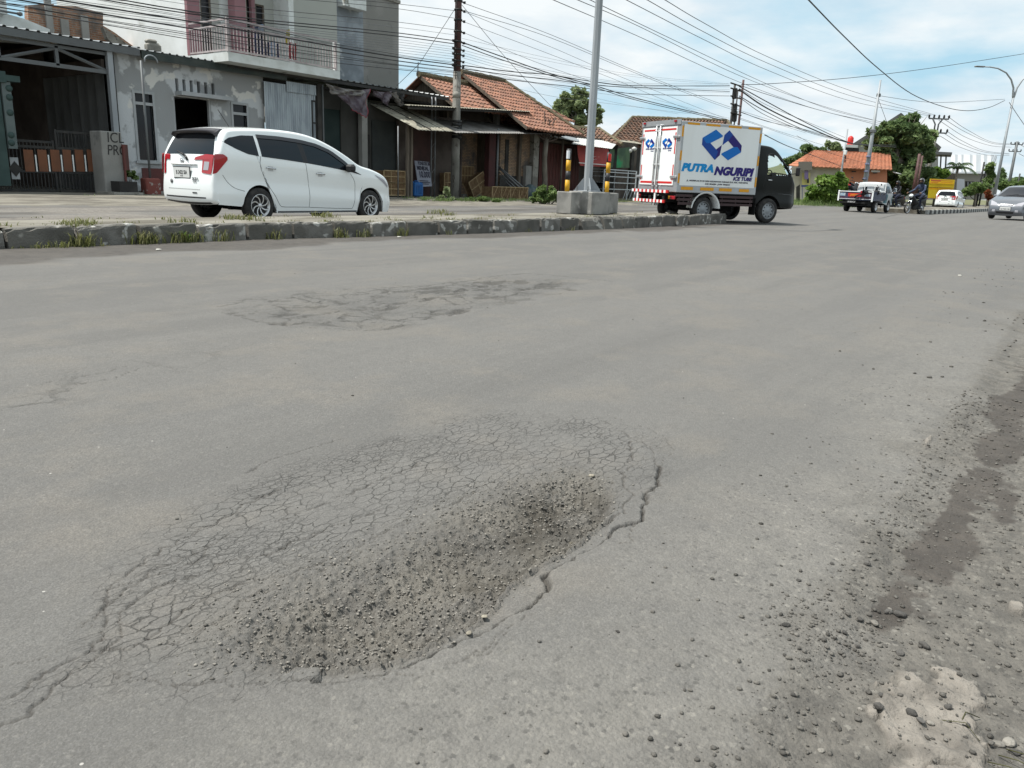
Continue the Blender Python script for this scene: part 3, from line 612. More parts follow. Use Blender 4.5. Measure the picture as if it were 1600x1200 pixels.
M_STEEL = mat('galvanised_steel', (0.33,0.355,0.375), 0.55, (0.27,0.29,0.31), 4, 0.4, 0.6, 0.1, 60, metal=0.15, stretch=(1,1,0.15))
M_STEELD = mat('dull_steel', (0.22,0.23,0.24), 0.55, (0.16,0.165,0.17), 4, 0.4, 0.6, metal=0.4)
px_, py_ = (xc0+xc1)/2, (yN+yB)/2
lp = W(918, 295, py_); px_ = lp.x
lampp = empty('lamp_pole', (px_, py_, hgt), 0, 'tall octagonal galvanised steel lamp pole rising from the concrete plinth out of the picture', 'lamp pole')
mb = MB(); mb.tube([(0,0,0.02),(0,0,5),(0,0,9.2)], [0.098,0.078,0.055], 8, None, smooth=False); mb.build('pole_shaft', M_STEEL, lampp)
mb = MB(); mb.cbox((0,0,0.012), (0.46,0.46,0.024), None, bev=0.004); mb.build('base_plate', M_STEEL, lampp)
for a in range(4):
    mb = MB(); rt = Matrix.Rotation(R(45+90*a), 4, 'Z')
    pr = [rt@Vector(p) for p in ((0.06,-0.008,0.024),(0.29,-0.008,0.024),(0.29,-0.008,0.05),(0.10,-0.008,0.30),(0.06,-0.008,0.30))]
    mb.prism(pr, rt@Vector((0,0.016,0))); mb.build('gusset', M_STEEL, lampp)
for a in range(4):
    c, s = math.cos(R(45+90*a+0)), math.sin(R(45+90*a)); mb = MB(); q = (0.29 if a % 2 else 0.30)
    mb.lathe([(0.0,0.0),(0.026,0.0),(0.026,0.03),(0.013,0.032),(0.013,0.10),(0.0,0.10)], (c*0.30*1.0-0.02*0, s*0.20, 0.02), n=6, smooth=False); mb.build('anchor_bolt', M_STEELD, lampp)
mb = MB(); mb.tube([(0,0,8.9),(0.1,0,9.35),(0.7,0,9.75),(1.5,0,9.85)], [0.05,0.04,0.035,0.03], 8); mb.build('bracket_arm', M_STEEL, lampp)
mb = MB(); mb.cbox((1.75,0,9.86),(0.6,0.24,0.1),None,bev=0.03); mb.build('lantern', M_STEELD, lampp)
M_YEL = mat('bollard_yellow', (0.62,0.34,0.02), 0.5, (0.50,0.27,0.02), 9, 0.45, 0.6)
M_BLK = mat('bollard_black', (0.025,0.025,0.028), 0.5, (0.06,0.06,0.06), 9, 0.45, 0.7)
M_REFW = mat('reflector_white', (0.62,0.65,0.68), 0.25); M_REFR = mat('reflector_red', (0.55,0.03,0.025), 0.3)
def bollard(u, v, top_v, Yp, ref, lab):
    b = W(u, v, Yp); z0 = hgt-0.014; h = W(u, top_v, Yp).z-z0; r = 0.052
    t = empty('bollard', (b.x, Yp, z0), 0, lab, 'bollard', 'striped bollards on the plinth')
    zs = [0, 0.28*h, 0.49*h, 0.75*h, h]; cs = [M_YEL, M_BLK, M_YEL, M_BLK]
    mb = MB()
    for i in range(4):
        mb.lathe([(r, zs[i]), (r, zs[i+1])], (0,0,0), n=20, mat=cs[i])
    mb.lathe([(r, h), (r*0.92, h+0.012), (0.0, h+0.016)], (0,0,0), n=20, mat=M_BLK); mb.build('post', None, t)
    mb = MB(); P = []
    for j in range(9):
        a = R(180+(-62+j*14.0)+(8 if ref is M_REFW else 75)); P.append([(math.cos(a)*(r+0.004), math.sin(a)*(r+0.004), z) for z in (0.78*h, 0.97*h)])
    mb.grid(P); mb.build('reflector', ref, t)
bollard(886, 297, 233, yL+0.22, M_REFW, 'yellow and black striped bollard with a white reflector, left of the lamp pole')
bollard(948, 299, 238, yL+0.28, M_REFR, 'yellow and black striped bollard with a red reflector, right of the lamp pole')
p = G(1000, 331, MZ)
mb = MB(); mb.prism([(-0.30,-0.10,0.0),(0.28,-0.16,0.0),(0.34,0.10,0.0),(-0.22,0.16,0.0)], (0.0,0,0.09)); o = thing('broken_slab', mb, M_CONC, 'pale broken slab of concrete lying on the median behind the truck tail', 'slab', loc=(19.2, 9.0, 0.12), rz=R(-15)); o.rotation_euler = (R(14), R(-10), R(20))
# a little litter
M_PAPER = mat('litter_paper', (0.62,0.60,0.54), 0.8)
for (u, v, s, lab) in [(248,391,0.055,'small white scrap of litter lying below the kerb stones near the left'), (624,371,0.06,'pale stone chip lying against the kerb'), (1500,431,0.03,'tiny white paper scrap on the far asphalt'), (850,361,0.05,'pale litter scrap by the kerb in front of the plinth'), (1068,354,0.05,'flat pale chip lying near the end of the kerb')]:
    p = G(u, v); mb = MB(); pts = [(math.cos(a)*s*(0.6+0.5*math.sin(3*a)), math.sin(a)*s*0.5, 0) for a in [i*math.pi/4 for i in range(8)]]
    mb.prism(pts, (0,0,0.008)); thing('litter', mb, M_PAPER, lab, 'litter', loc=(p.x, p.y, znear(p.x, p.y)+0.004), rz=1.0)

# ------------------------------------------------------------------ second median further along
M_KPB = mat('kerb_black', (0.05,0.05,0.05), 0.8); M_KPW = mat('kerb_white', (0.42,0.42,0.40), 0.8, (0.3,0.3,0.28), 6)
x0 = G(1437, 334.5).x; yA = G(1437, 334.5).y-0.3; yA2 = G(1500, 332.5).y
mb = MB(); P = []
for i in range(40):
    x = x0+i*4.0; ya = yA2+(0.9*(1-min(1, i/3.0)))*0.3; P.append([(x, ya, 0.0), (x, ya+0.05, 0.2), (x, ya+1.5, 0.22), (x, ya+3.0, 0.2), (x, ya+3.05, 0.0)])
mb.grid(P, smooth=False, flip=True); mb.add(P[0], [(0,1,2,3,4)]); tag(mb.build('far_median', M_MEDTOP), kind='structure')
for k in range(60):
    mb = MB(); a = x0+k*0.62; ya = yA2+0.27*max(0, 1-(a-x0)/12)
    mb.cbox((a+0.30, ya-0.06, 0.11), (0.59, 0.14, 0.24), None, bev=0.02)
    o = thing('kerb_stone', mb, M_KPB if k % 2 else M_KPW, ('black' if k % 2 else 'white')+' painted kerb stone edging the far median by the white car', 'kerb stone', 'painted kerb stones of the far median')
# ------------------------------------------------------------------ building helpers
def pxbox(mb, u0, v0, u1, v1, Yp, dep, m=None, uref=None, x0=None, x1=None, z0=None, z1=None):
    vm = (v0+v1)/2; um = (u0+u1)/2
    X0 = W(u0, vm, Yp).x if x0 is None else x0; X1 = W(u1, vm, Yp).x if x1 is None else x1
    Z1 = W(um, v0, Yp).z if z1 is None else z1; Z0 = W(um, v1, Yp).z if z0 is None else z0
    return mb.box(X0, Yp, Z0, X1, Yp+dep, Z1, m)
def wall_holes(mb, x0, x1, z0, z1, Yp, th, holes, m=None):
    X_ = sorted({x0, x1}|{h[0] for h in holes}|{h[1] for h in holes}); Z_ = sorted({z0, z1}|{h[2] for h in holes}|{h[3] for h in holes})
    for a, b in zip(X_[:-1], X_[1:]):
        for c, d in zip(Z_[:-1], Z_[1:]):
            cx_, cz_ = (a+b)/2, (c+d)/2
            if not any(h[0] < cx_ < h[1] and h[2] < cz_ < h[3] for h in holes): mb.box(a, Yp, c, b, Yp+th, d, m)
def wave_sheet(A, B, C, D, pitch=0.18, amp=0.025, th=0.006, trap=False):
    """A-B is one edge (ribs counted along it), D-C the opposite edge; ribs run from A-B to D-C"""
    A, B, C, D = map(Vector, (A, B, C, D)); n = max(3, int((B-A).length/pitch)); nrm = (B-A).cross(D-A).normalized()
    if nrm.z < 0 and abs(nrm.z) > 0.1: nrm = -nrm
    ts = []; hs = []
    for i in range(n):
        if trap: q = [(0,0),(0.62,0),(0.70,1),(0.92,1)]
        else: q = [(k/6, 0.5-0.5*math.cos(2*math.pi*k/6)) for k in range(6)]
        for t, h in q: ts.append((i+t)/n); hs.append(h*amp)
    ts.append(1.0); hs.append(0.0)
    rows = [[A.lerp(B, t)+nrm*h for t, h in zip(ts, hs)], [A.lerp(B, t).lerp(D.lerp(C, t), 0.5)+nrm*(h-0.01*0) for t, h in zip(ts, hs)], [D.lerp(C, t)+nrm*h for t, h in zip(ts, hs)]]
    mb = MB(); mb.sheet(rows, nrm*th, smooth=not trap); return mb
def tile_roof(A, B, C, D, tw=0.24, tl=0.30, seed=0, mb=None, thick=0.03):
    """A-B eave (left to right), D-C ridge; rows of pantiles stepping up from the eave"""
    A, B, C, D = map(Vector, (A, B, C, D)); nrm = (B-A).cross(D-A).normalized()
    if nrm.z < 0: nrm = -nrm
    rg = random.Random(seed); W0 = max((B-A).length, (C-D).length); nc = max(2, int(W0/tw)); nr = max(2, int(((D-A).length)/tl)); mb = mb or MB()
    for r in range(nr):
        t0, t1 = r/nr, (r+1.06)/nr; rows = []
        for t, lift in ((t0, thick*1.5), (min(t1, 1.0), 0.004)):
            a = A.lerp(D, t); b = B.lerp(C, t); row = []
            for c in range(nc*4+1):
                s = c/(nc*4); w = thick*0.95*math.sin(2*math.pi*(c % 4)/4.0+0.6)
                row.append(a.lerp(b, s)+nrm*(lift+w+rg.uniform(-0.006, 0.006))+Vector((0,0,-0.02*math.sin(s*math.pi)*1.5)))
            rows.append(row)
        mb.grid(rows, smooth=False)
        mb.grid([[p-nrm*thick*3.2 for p in rows[0]], rows[0]], smooth=False)
    return mb
def ridge_cap(mb, A, B, r=0.10, seed=0):
    A, B = Vector(A), Vector(B); n = max(2, int((B-A).length/0.33)); rg = random.Random(seed); d = (B-A).normalized()
    for i in range(n):
        a = A.lerp(B, i/n); b = A.lerp(B, (i+1.08)/n); rr = r*rg.uniform(0.92, 1.1); mb.tube([a+Vector((0,0,rg.uniform(-.01,.015))), b], [rr*1.08, rr*0.92], 7, smooth=False)
    return mb
def text_obj(name, s, m, parent, loc, size, rot, shear=0.0, bold=0.0, align='LEFT', ext=0.002, sx=1.0, spacing=1.0):
    c = bpy.data.curves.new(name, 'FONT'); c.body = s; c.size = size; c.shear = shear; c.offset = bold; c.align_x = align; c.extrude = ext; c.space_character = spacing; c.resolution_u = 4
    tmp = bpy.data.objects.new(name, c); COL.objects.link(tmp); dg = bpy.context.evaluated_depsgraph_get(); dg.update()
    me = bpy.data.meshes.new_from_object(tmp.evaluated_get(dg)); bpy.data.objects.remove(tmp); me.name = name
    me.materials.clear(); me.materials.append(m); o = bpy.data.objects.new(name, me); COL.objects.link(o)
    if parent is not None: o.parent = parent
    o.location = loc; o.rotation_euler = rot; o.scale = (sx, 1, 1); return o
FACE = (R(90), 0, 0)                      # text standing up and facing -Y

M_PLAS = mat('patchy_plaster', (0.50,0.52,0.535), 0.92, (0.30,0.31,0.315), 1.6, 0.44, 0.48, 0.3, 30, col3=(0.60,0.595,0.57), scale3=1.7, lo3=0.60, hi3=0.63)
M_WHW = mat('white_painted_wall', (0.74,0.76,0.76), 0.85, (0.66,0.68,0.67), 1.5, 0.4, 0.62, 0.15, 20, col3=(0.40,0.40,0.37), scale3=1.1, lo3=0.68, hi3=0.76)
M_BALC = mat('balcony_white', (0.66,0.69,0.68), 0.85, (0.54,0.56,0.54), 2.5, 0.45, 0.66, col3=(0.22,0.22,0.19), scale3=2.0, lo3=0.66, hi3=0.72)
M_GREYW = mat('raw_grey_render', (0.29,0.285,0.27), 0.92, (0.23,0.228,0.215), 1.0, 0.42, 0.6, 0.3, 25, col3=(0.17,0.17,0.165), scale3=2.4, lo3=0.62, hi3=0.72)
M_BLUEW = mat('stained_blue_grey_render', (0.30,0.335,0.37), 0.92, (0.20,0.225,0.25), 1.5, 0.42, 0.6, 0.3, 25, col3=(0.42,0.45,0.47), scale3=2.2, lo3=0.60, hi3=0.70)
M_PINK = mat('pink_column', (0.27,0.145,0.16), 0.8, (0.23,0.125,0.14), 2)
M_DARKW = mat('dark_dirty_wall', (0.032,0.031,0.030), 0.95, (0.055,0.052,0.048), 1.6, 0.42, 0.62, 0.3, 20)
M_BROWNW = mat('brown_dirty_wall', (0.060,0.048,0.042), 0.95, (0.095,0.08,0.07), 1.4, 0.42, 0.62, 0.3, 20)
M_DOORG = mat('dark_green_shutter', (0.012,0.025,0.024), 0.7, (0.018,0.032,0.03), 2)
M_DOORR = mat('dark_red_door', (0.13,0.045,0.04), 0.8, (0.08,0.04,0.036), 3, 0.4, 0.62, 0.3, 20, stretch=(4,4,0.4))
M_GLASSD = mat('dark_window_glass', (0.012,0.014,0.017), 0.12)
M_WINFR = mat('window_surround', (0.33,0.35,0.36), 0.8, (0.38,0.39,0.40), 3)
M_BLKM = mat('black_metal', (0.018,0.019,0.02), 0.5, (0.035,0.033,0.03), 5)
M_GREYM = mat('grey_painted_metal', (0.13,0.14,0.145), 0.55, (0.12,0.125,0.13), 3, 0.45, 0.65, metal=0.2)
M_ROOFM = mat('roof_sheet', (0.33,0.35,0.36), 0.42, (0.25,0.26,0.265), 1.4, 0.42, 0.65, metal=0.55)
M_ZINC = mat('zinc_sheet', (0.33,0.37,0.40), 0.42, (0.22,0.25,0.28), 2.2, 0.42, 0.66, metal=0.5, stretch=(3,3,0.5))
M_ASB = mat('asbestos_sheet', (0.36,0.345,0.28), 0.92, (0.24,0.225,0.18), 1.6, 0.40, 0.60, 0.4, 30, col3=(0.12,0.11,0.09), scale3=5.0, lo3=0.57, hi3=0.66)
M_TILE = mat('clay_tile', (0.36,0.18,0.12), 0.9, (0.25,0.135,0.10), 3.0, 0.38, 0.58, 0.4, 25, col3=(0.13,0.085,0.06), scale3=5.0, lo3=0.53, hi3=0.66)
M_TILEO = mat('old_brown_tile', (0.20,0.115,0.08), 0.93, (0.13,0.09,0.07), 2.5, 0.40, 0.60, 0.4, 25, col3=(0.07,0.06,0.05), scale3=4.0, lo3=0.53, hi3=0.66)
M_MOSS = mat('mossy_ridge', (0.10,0.095,0.06), 0.95, (0.16,0.13,0.085), 8, 0.4, 0.6, 0.5, 30)
M_BRICK = brick_mat('brick_wall', (0.34,0.17,0.095), (0.25,0.12,0.07), (0.28,0.24,0.20))
M_BRICKD = brick_mat('pale_brick_wall', (0.40,0.27,0.17), (0.28,0.18,0.11), (0.11,0.09,0.075))
M_WOOD = mat('weathered_wood', (0.15,0.125,0.10), 0.9, (0.09,0.075,0.06), 3, 0.4, 0.62, 0.4, 20, stretch=(6,6,0.6))
M_MAROON = mat('maroon_skirting', (0.125,0.045,0.042), 0.85, (0.10,0.042,0.04), 3)
GZ = 0.10
def house(name, lab, cat='house'): return empty(name, (0,0,0), 0, lab, cat)

# ---- carport on the far left
cp = house('carport', 'open carport with a ribbed metal roof, steel truss and dark interior at the left edge', 'carport')
YE = 22.0
eL, eR = W(-60, 30, YE), W(256, 88, YE); zE = 4.0
wave_sheet((5.5, YE-0.05, zE), (W(218, 75, YE).x, YE-0.05, zE), (W(218, 75, YE).x, 30.5, 4.75), (5.5, 30.5, 4.75), 0.25, 0.035, 0.004, True).build('roof', M_ROOFM, cp)
XR = W(172, 82, YE).x; xPost = W(176, 140, YE).x
mb = MB(); mb.box(5.5, YE-0.09, zE-0.20, W(216, 85, YE).x, YE-0.02, zE-0.02); mb.build('fascia', M_GREYM, cp)
mb = MB(); zt, zb = zE-0.30, zE-0.72
mb.box(5.5, YE+0.05, zb-0.05, XR, YE+0.13, zb+0.05); xc = XR
mb.box(5.5, YE+0.05, zt, XR, YE+0.13, zt+0.08)
for k in range(6):
    a, b = XR-k*1.35, XR-(k+1)*1.35
    mb.tube([(a, YE+0.09, zb if k % 2 == 0 else zt), (b, YE+0.09, zt if k % 2 == 0 else zb)], 0.045, 6, smooth=False); mb.box(b-0.04, YE+0.05, zb, b+0.04, YE+0.13, zt+0.05)
mb.build('truss', M_GREYM, cp)
mb = MB(); mb.box(xPost-0.07, YE-0.02, GZ, xPost+0.07, YE+0.12, zE-0.2); mb.build('post', M_STEEL, cp)
mb = MB(); mb.box(xPost+0.10, YE+0.06, GZ, xPost+0.14, YE+0.10, zE-0.2); mb.build('downpipe', M_BLKM, cp)
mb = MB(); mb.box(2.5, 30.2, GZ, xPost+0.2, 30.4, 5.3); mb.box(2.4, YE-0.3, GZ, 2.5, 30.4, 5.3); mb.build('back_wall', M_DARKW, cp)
mb = MB(); xw = xPost-0.09; P = []
for i in range(41):
    y = YE+0.25+(3.6)*i/40; P.append([(xw+0.05*abs(math.sin(i*0.55))**0.5, y, GZ), (xw+0.05*abs(math.sin(i*0.55))**0.5, y, 3.28)])
mb.sheet(P, (0.01,0,0), smooth=False); mb.build('side_panel', mat('dim_panel_sheet', (0.105,0.108,0.108), 0.7, (0.08,0.082,0.082), 1.5), cp)
mb = MB(); mb.box(xw-0.03, YE+0.25, 3.28, xw+0.05, 26, 3.62); mb.box(xw+0.02, 25.9, GZ, xw+0.12, 30.2, 4.2); mb.build('side_wall', M_BROWNW, cp)

# gate
gt = empty('metal_gate', (0,0,0), 0, 'black metal driveway gate with a row of orange panels under the carport', 'gate')
YG = YE-0.15; xg1 = W(163, 250, YG).x; xgm = W(88, 250, YG).x; xg0 = 7.4
ztl, ztr = W(60, 218, YG).z, W(130, 205, YG).z
mb = MB()
for (a, b, zt_) in ((xg0, xgm-0.02, ztl), (xgm+0.02, xg1, ztr)):
    for z in (GZ+0.06, zt_-0.05, W(120, 233, YG).z, W(120, 270, YG).z): mb.box(a, YG, z-0.03, b, YG+0.04, z+0.03)
    for x in (a, b-0.05): mb.box(x, YG-0.005, GZ+0.02, x+0.05, YG+0.045, zt_)
mb.build('frame', M_BLKM, gt)
mb = MB(); x = xg0
while x < xg1-0.02:
    zt_ = ztl if x < xgm else ztr; mb.box(x, YG+0.012, GZ+0.06, x+0.022, YG+0.03, zt_-0.05); x += 0.085
mb.build('bars', M_BLKM, gt)
M_ORP = mat('orange_gate_panel', (0.17,0.07,0.036), 0.7, (0.135,0.06,0.034), 3)
for (u0, u1) in ((-40,-26),(-18,-4),(0,8),(38,53),(60,74),(80,94),(99,112),(118,131),(137,150)):
    mb = MB(); pxbox(mb, u0, 234, u1, 268, YG-0.012, 0.01); mb.build('orange_panel', M_ORP, gt)
mb = MB(); 
for u in (57, 77, 97, 115, 134): pxbox(mb, u-1.2, 242, u+0.8, 268, YG-0.01, 0.006)
mb.build('white_strips', M_WHW, gt)
mb = MB(); pxbox(mb, 17, 246, 30, 280, YG-0.02, 0.012); mb.build('pale_panel', M_WINFR, gt)
mb = MB(); c = W(24, 264, YG-0.03); mb.prism([(c.x-0.15,c.y,c.z),(c.x,c.y,c.z-0.19),(c.x+0.15,c.y,c.z),(c.x,c.y,c.z+0.19)], (0,0.008,0)); mb.build('black_diamond', M_BLKM, gt)
# totem sign
M_TEAL = mat('teal_totem', (0.030,0.055,0.052), 0.6, (0.04,0.07,0.065), 3); M_TPALE = mat('pale_totem_face', (0.105,0.13,0.13), 0.6, (0.08,0.105,0.105), 3)
YT = YG-0.5
tt = empty('totem_sign', (0,0,0), 0, 'narrow teal totem sign with round spots and a flared top at the left edge', 'totem sign')
mb = MB(); pxbox(mb, 8, 128, 22, 232, YT, 0.18); mb.build('face', M_TPALE, tt)
mb = MB(); pxbox(mb, -16, 128, 8.0, 290, YT+0.05, 0.30); mb.build('panel', M_TEAL, tt)
mb = MB(); pxbox(mb, -16, 110, 9, 127.6, YT-0.05, 0.5); pxbox(mb, 9, 118, 31, 127.5, YT-0.04, 0.5); mb.build('flared_top', M_TEAL, tt)
for v in (138, 152, 176, 211, 223):
    c = W(14+(v-130)*0.045, v, YT-0.01); mb = MB(); mb.lathe([(0.0,0),(0.075,0),(0.075,0.012),(0,0.012)], (c.x, YT-0.010, c.z), 'y', 16); mb.build('round_spot', M_TEAL, tt)
# graffiti pillar, low stuff in front of the house
YP = YE-0.75
gp = empty('graffiti_pillar', (0,0,0), 0, 'grey concrete gate pillar with black sprayed letters between the gate and the patchy house', 'pillar')
mb = MB(); x0, x1 = W(161, 250, YP).x, W(193, 250, YP).x; z1 = W(176, 205.5, YP).z; mb.cbox(((x0+x1)/2, YP+0.3, (GZ-0.05+z1)/2), (x1-x0, 0.6, z1-GZ+0.05), bev=0.02); mb.build('pillar_body', M_GREYW, gp)
p = W(167, 222, YP); text_obj('graffiti', 'ICL', M_BLKM, gp, (p.x, YP-0.004, p.z), 0.37, FACE, 0.05, -0.0, sx=0.85, spacing=1.0)
p = W(167.5, 241.5, YP); text_obj('graffiti', 'PRC', M_BLKM, gp, (p.x, YP-0.004, p.z), 0.37, FACE, 0.08, -0.0, sx=0.80, spacing=0.95)
mb = MB(); pxbox(mb, 193.5, 226, 201, 266, YP-0.1, 0.08); pxbox(mb, 196, 266, 198.5, 296, YP-0.08, 0.05); thing('post_sign', mb, M_DOORR, 'narrow dark red board on a post beside the graffiti pillar', 'sign')

# ---- patchy plastered house
ph = house('plastered_house', 'single storey house with patchy grey plaster, dark doorway and a row of slot vents')
YH = YE+0.25; hx0 = W(184, 180, YH).x; hx1 = W(413, 180, YH).x; zH = 3.9
def hole(u0, v0, u1, v1, Yp):
    vm, um = (v0+v1)/2, (u0+u1)/2; return (W(u0, vm, Yp).x, W(u1, vm, Yp).x, W(um, v1, Yp).z, W(um, v0, Yp).z)
holes = [hole(214, 147, 241, 250, YH), hole(276, 154, 334, 330, YH), hole(365, 164, 386, 232, YH)]
holes[1] = (holes[1][0], holes[1][1], GZ-0.1, holes[1][3])
slots = []
for k in range(6):
    u = 276.5+k*11.3; slots.append(hole(u-2.4, 121.5+k*1.55, u+2.4, 145.5+k*1.35, YH))
wzs = (min(s[2] for s in slots), max(s[3] for s in slots)); slots = [(s[0], s[1], wzs[0]+0.02, wzs[1]-0.02) for s in slots]
mb = MB(); wall_holes(mb, hx0, hx1, GZ-0.1, zH, YH, 0.16, holes+slots); mb.build('wall', M_PLAS, ph)
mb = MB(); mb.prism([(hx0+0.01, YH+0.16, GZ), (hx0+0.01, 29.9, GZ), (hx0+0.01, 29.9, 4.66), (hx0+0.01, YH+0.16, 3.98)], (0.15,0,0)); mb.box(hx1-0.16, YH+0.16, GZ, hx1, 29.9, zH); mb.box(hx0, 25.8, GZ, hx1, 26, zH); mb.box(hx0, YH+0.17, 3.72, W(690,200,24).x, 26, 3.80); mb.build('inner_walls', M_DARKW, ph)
for i, h in enumerate((holes[0], holes[2])):
    fr = MB(); e = 0.05; a, b, c, d = h; zm = d-(0.30 if i == 0 else 0.28)*(d-c)*(0.62 if i == 0 else 1.0)
    if i == 0: zm = W(228, 162.5, YH).z
    else: zm = W(376, 178, YH).z
    fr.box(a-0.07, YH-0.025, c-0.07, a, YH+0.06, d+0.07); fr.box(b, YH-0.025, c-0.07, b+0.07, YH+0.06, d+0.07); fr.box(a, YH-0.025, d, b, YH+0.06, d+0.07); fr.box(a-0.12, YH-0.06, c-0.10, b+0.12, YH+0.05, c-0.03); fr.box(a, YH-0.015, zm-0.04, b, YH+0.05, zm+0.04)
    f = fr.build('window', M_WINFR, ph); g_ = MB(); g_.box(a, YH+0.07, c, b, YH+0.085, d); g_.build('pane', M_GLASSD, f)
mb = MB(); a = hole(274, 146, 350, 152, YH); mb.box(a[0], YH-0.34, a[2]-0.02, a[1]+0.1, YH-0.003, a[3]-0.02); mb.build('door_canopy', M_WINFR, ph)
mb = MB(); a = holes[1]; mb.box(a[1]-0.06, YH+0.02, GZ, a[1]-0.001, YH+0.12, a[3]); mb.box(a[0]+0.001, YH+0.02, GZ, a[0]+0.06, YH+0.12, a[3]); mb.build('door_frame', M_WINFR, ph)
mb = MB(); mb.box(a[0]+0.06, YH+2.3, GZ, a[1]-0.06, YH+2.4, a[3]+0.4); mb.build('inner_door', M_DARKW, ph)
mb = MB(); zs = W(240, 263, YH).z; mb.box(W(222, 275, YH).x, YH-0.03, GZ-0.08, holes[1][0]-0.02, YH-0.003, zs); mb.build('skirting', M_MAROON, ph); mb = MB(); mb.box(holes[1][1]+0.02, YH-0.03, GZ-0.08, hx1, YH-0.003, zs); mb.build('skirting', M_MAROON, ph)
mb = MB(); mb.box(hx0+0.4, YH-0.5, GZ-0.03, hx1, YH-0.035, GZ+0.08); mb.build('step', M_CONC, ph)
xq = W(700, 152, YE).x
wave_sheet((W(218, 76, YE).x+0.01, YE-0.06, zE-0.03), (W(446, 119, YE).x, YE-0.06, zE-0.03), (W(446, 119, YE).x, 24.2, zE+0.12), (W(218, 76, YE).x+0.01, 24.2, zE+0.12), 0.22, 0.03, 0.004, True).build('roof', M_ROOFM, ph)
M_GUT = mat('dark_green_fascia', (0.03,0.042,0.04), 0.5, (0.05,0.06,0.055), 3)
mb = MB(); mb.box(W(218, 84, YE).x+0.02, YE-0.08, zE-0.25, W(446, 121, YE).x, YE-0.02, zE-0.05); mb.build('fascia', M_GUT, ph)
# hook lamp on a pipe in a red base
hl = empty('hook_lamp', (0,0,0), 0, 'thin pipe with a small hooked lamp on a chipped red base', 'pipe lamp'); YQ = YE-0.8
mb = MB(); a = W(235, 283, YQ); b = W(222.5, 95, YQ); mb.tube([(a.x,YQ,a.z),(a.x,YQ,b.z)], 0.032, 8); mb.build('pipe', M_GREYM, hl)
mb = MB(); r0_ = 0.19; mb.tube([(a.x+0.10-0.0,YQ,b.z-0.02)]+[(a.x+0.28-r0_*math.cos(t),YQ,b.z+r0_*0.9*math.sin(t)) for t in [0.5+i*0.26 for i in range(11)]], 0.018, 6); mb.build('hook', M_STEEL, hl)
mb = MB(); mb.cbox((a.x, YQ, (GZ+a.z)/2+0.02), (0.42, 0.34, a.z-GZ+0.12), bev=0.03); mb.build('base', mat('chipped_red_base', (0.18,0.06,0.05), 0.9, (0.30,0.27,0.25), 6, 0.58, 0.62), hl)

# ---- hoarding of zinc sheet and shop fronts to the right of it
zh = empty('zinc_hoarding', (0,0,0), 0, 'vertical corrugated zinc sheets closing the front right of the patchy house', 'hoarding'); YZ = YE+0.12
xa, xb = W(414, 180, YZ).x, W(497, 180, YZ).x; zt_ = W(450, 132.5, YZ).z
wave_sheet((xa, YZ, GZ), (xb, YZ, GZ), (xb, YZ, zt_), (xa, YZ, zt_), 0.085, 0.022, 0.003).build('sheets', M_ZINC, zh)
wave_sheet((W(446, 137, YZ).x, YZ-0.05, zt_-0.22), (xb, YZ-0.05, zt_-0.22), (xb, YZ-0.05, zt_+0.10), (W(446, 137, YZ).x, YZ-0.05, zt_+0.10), 0.085, 0.022, 0.003).build('top_strip', M_ZINC, zh)
mb = MB(); pxbox(mb, 488, 157, 489.6, 222, YZ-0.05, 0.03); pxbox(mb, 494.6, 157, 496.4, 300, YZ-0.05, 0.03); pxbox(mb, 488, 157, 496.4, 159.5, YZ-0.055, 0.03); pxbox(mb, 488, 191, 496.4, 193.5, YZ-0.055, 0.03); mb.build('side_frame', M_BLKM, zh)
sh_ = house('shop_row', 'shaded shop front with dark shutters, grey column and ribbed metal awning behind the white car', 'shop')
xs0, zs0 = W(353, 97, YE).x, W(353, 97, YE-0.1).z; zs1 = W(690, 150, YE-0.1).z
wave_sheet((xs0, YE-0.12, zs0), (xq, YE-0.12, zs1), (xq, 24.0, zs1+0.14), (xs0, 24.0, zs0+0.14), 0.30, 0.035, 0.004, True).build('awning', M_ROOFM, sh_)
mb = MB(); mb.prism([(xs0, YE-0.1, zs0-0.03), (xq, YE-0.1, zs1-0.03), (xq, YE-0.1, zs1-0.13), (xs0, YE-0.1, zs0-0.13)], (0,0.06,0)); mb.build('fascia', M_BLKM, sh_)
YS = YE+0.55
mb = MB(); pxbox(mb, 497.5, 130, 503.5, 300, YE+0.02, 0.16, z0=GZ, z1=zE-0.2); mb.build('corner_post', M_DARKW, sh_)
mb = MB(); pxbox(mb, 505.5, 135, 507, 300, YE-0.02, 0.05, z0=GZ, z1=zE-0.2); mb.build('pole', M_GREYM, sh_)
x = [W(u, 220, YS).x for u in (497, 507, 533, 560, 567, 578, 622, 640)]
mb = MB(); mb.box(x[1], YS+0.05, GZ, x[2], YS+0.1, 3.1); mb.build('shutter', M_DOORG, sh_)
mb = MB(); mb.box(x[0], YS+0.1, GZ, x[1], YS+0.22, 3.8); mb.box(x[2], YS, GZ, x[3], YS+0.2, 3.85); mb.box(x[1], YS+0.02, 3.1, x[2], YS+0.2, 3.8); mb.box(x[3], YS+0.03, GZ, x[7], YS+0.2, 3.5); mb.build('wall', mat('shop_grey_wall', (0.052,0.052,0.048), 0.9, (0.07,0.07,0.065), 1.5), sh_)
mb = MB(); mb.box(x[3]+0.05, YS-0.02, GZ, x[3]+0.55, YS+0.01, 2.35); mb.build('door', M_DARKW, sh_)
mb = MB(); pxbox(mb, 566, 160, 574.5, 300, YS-0.35, 0.2, z0=GZ, z1=3.6); mb.build('column', M_GREYW, sh_)
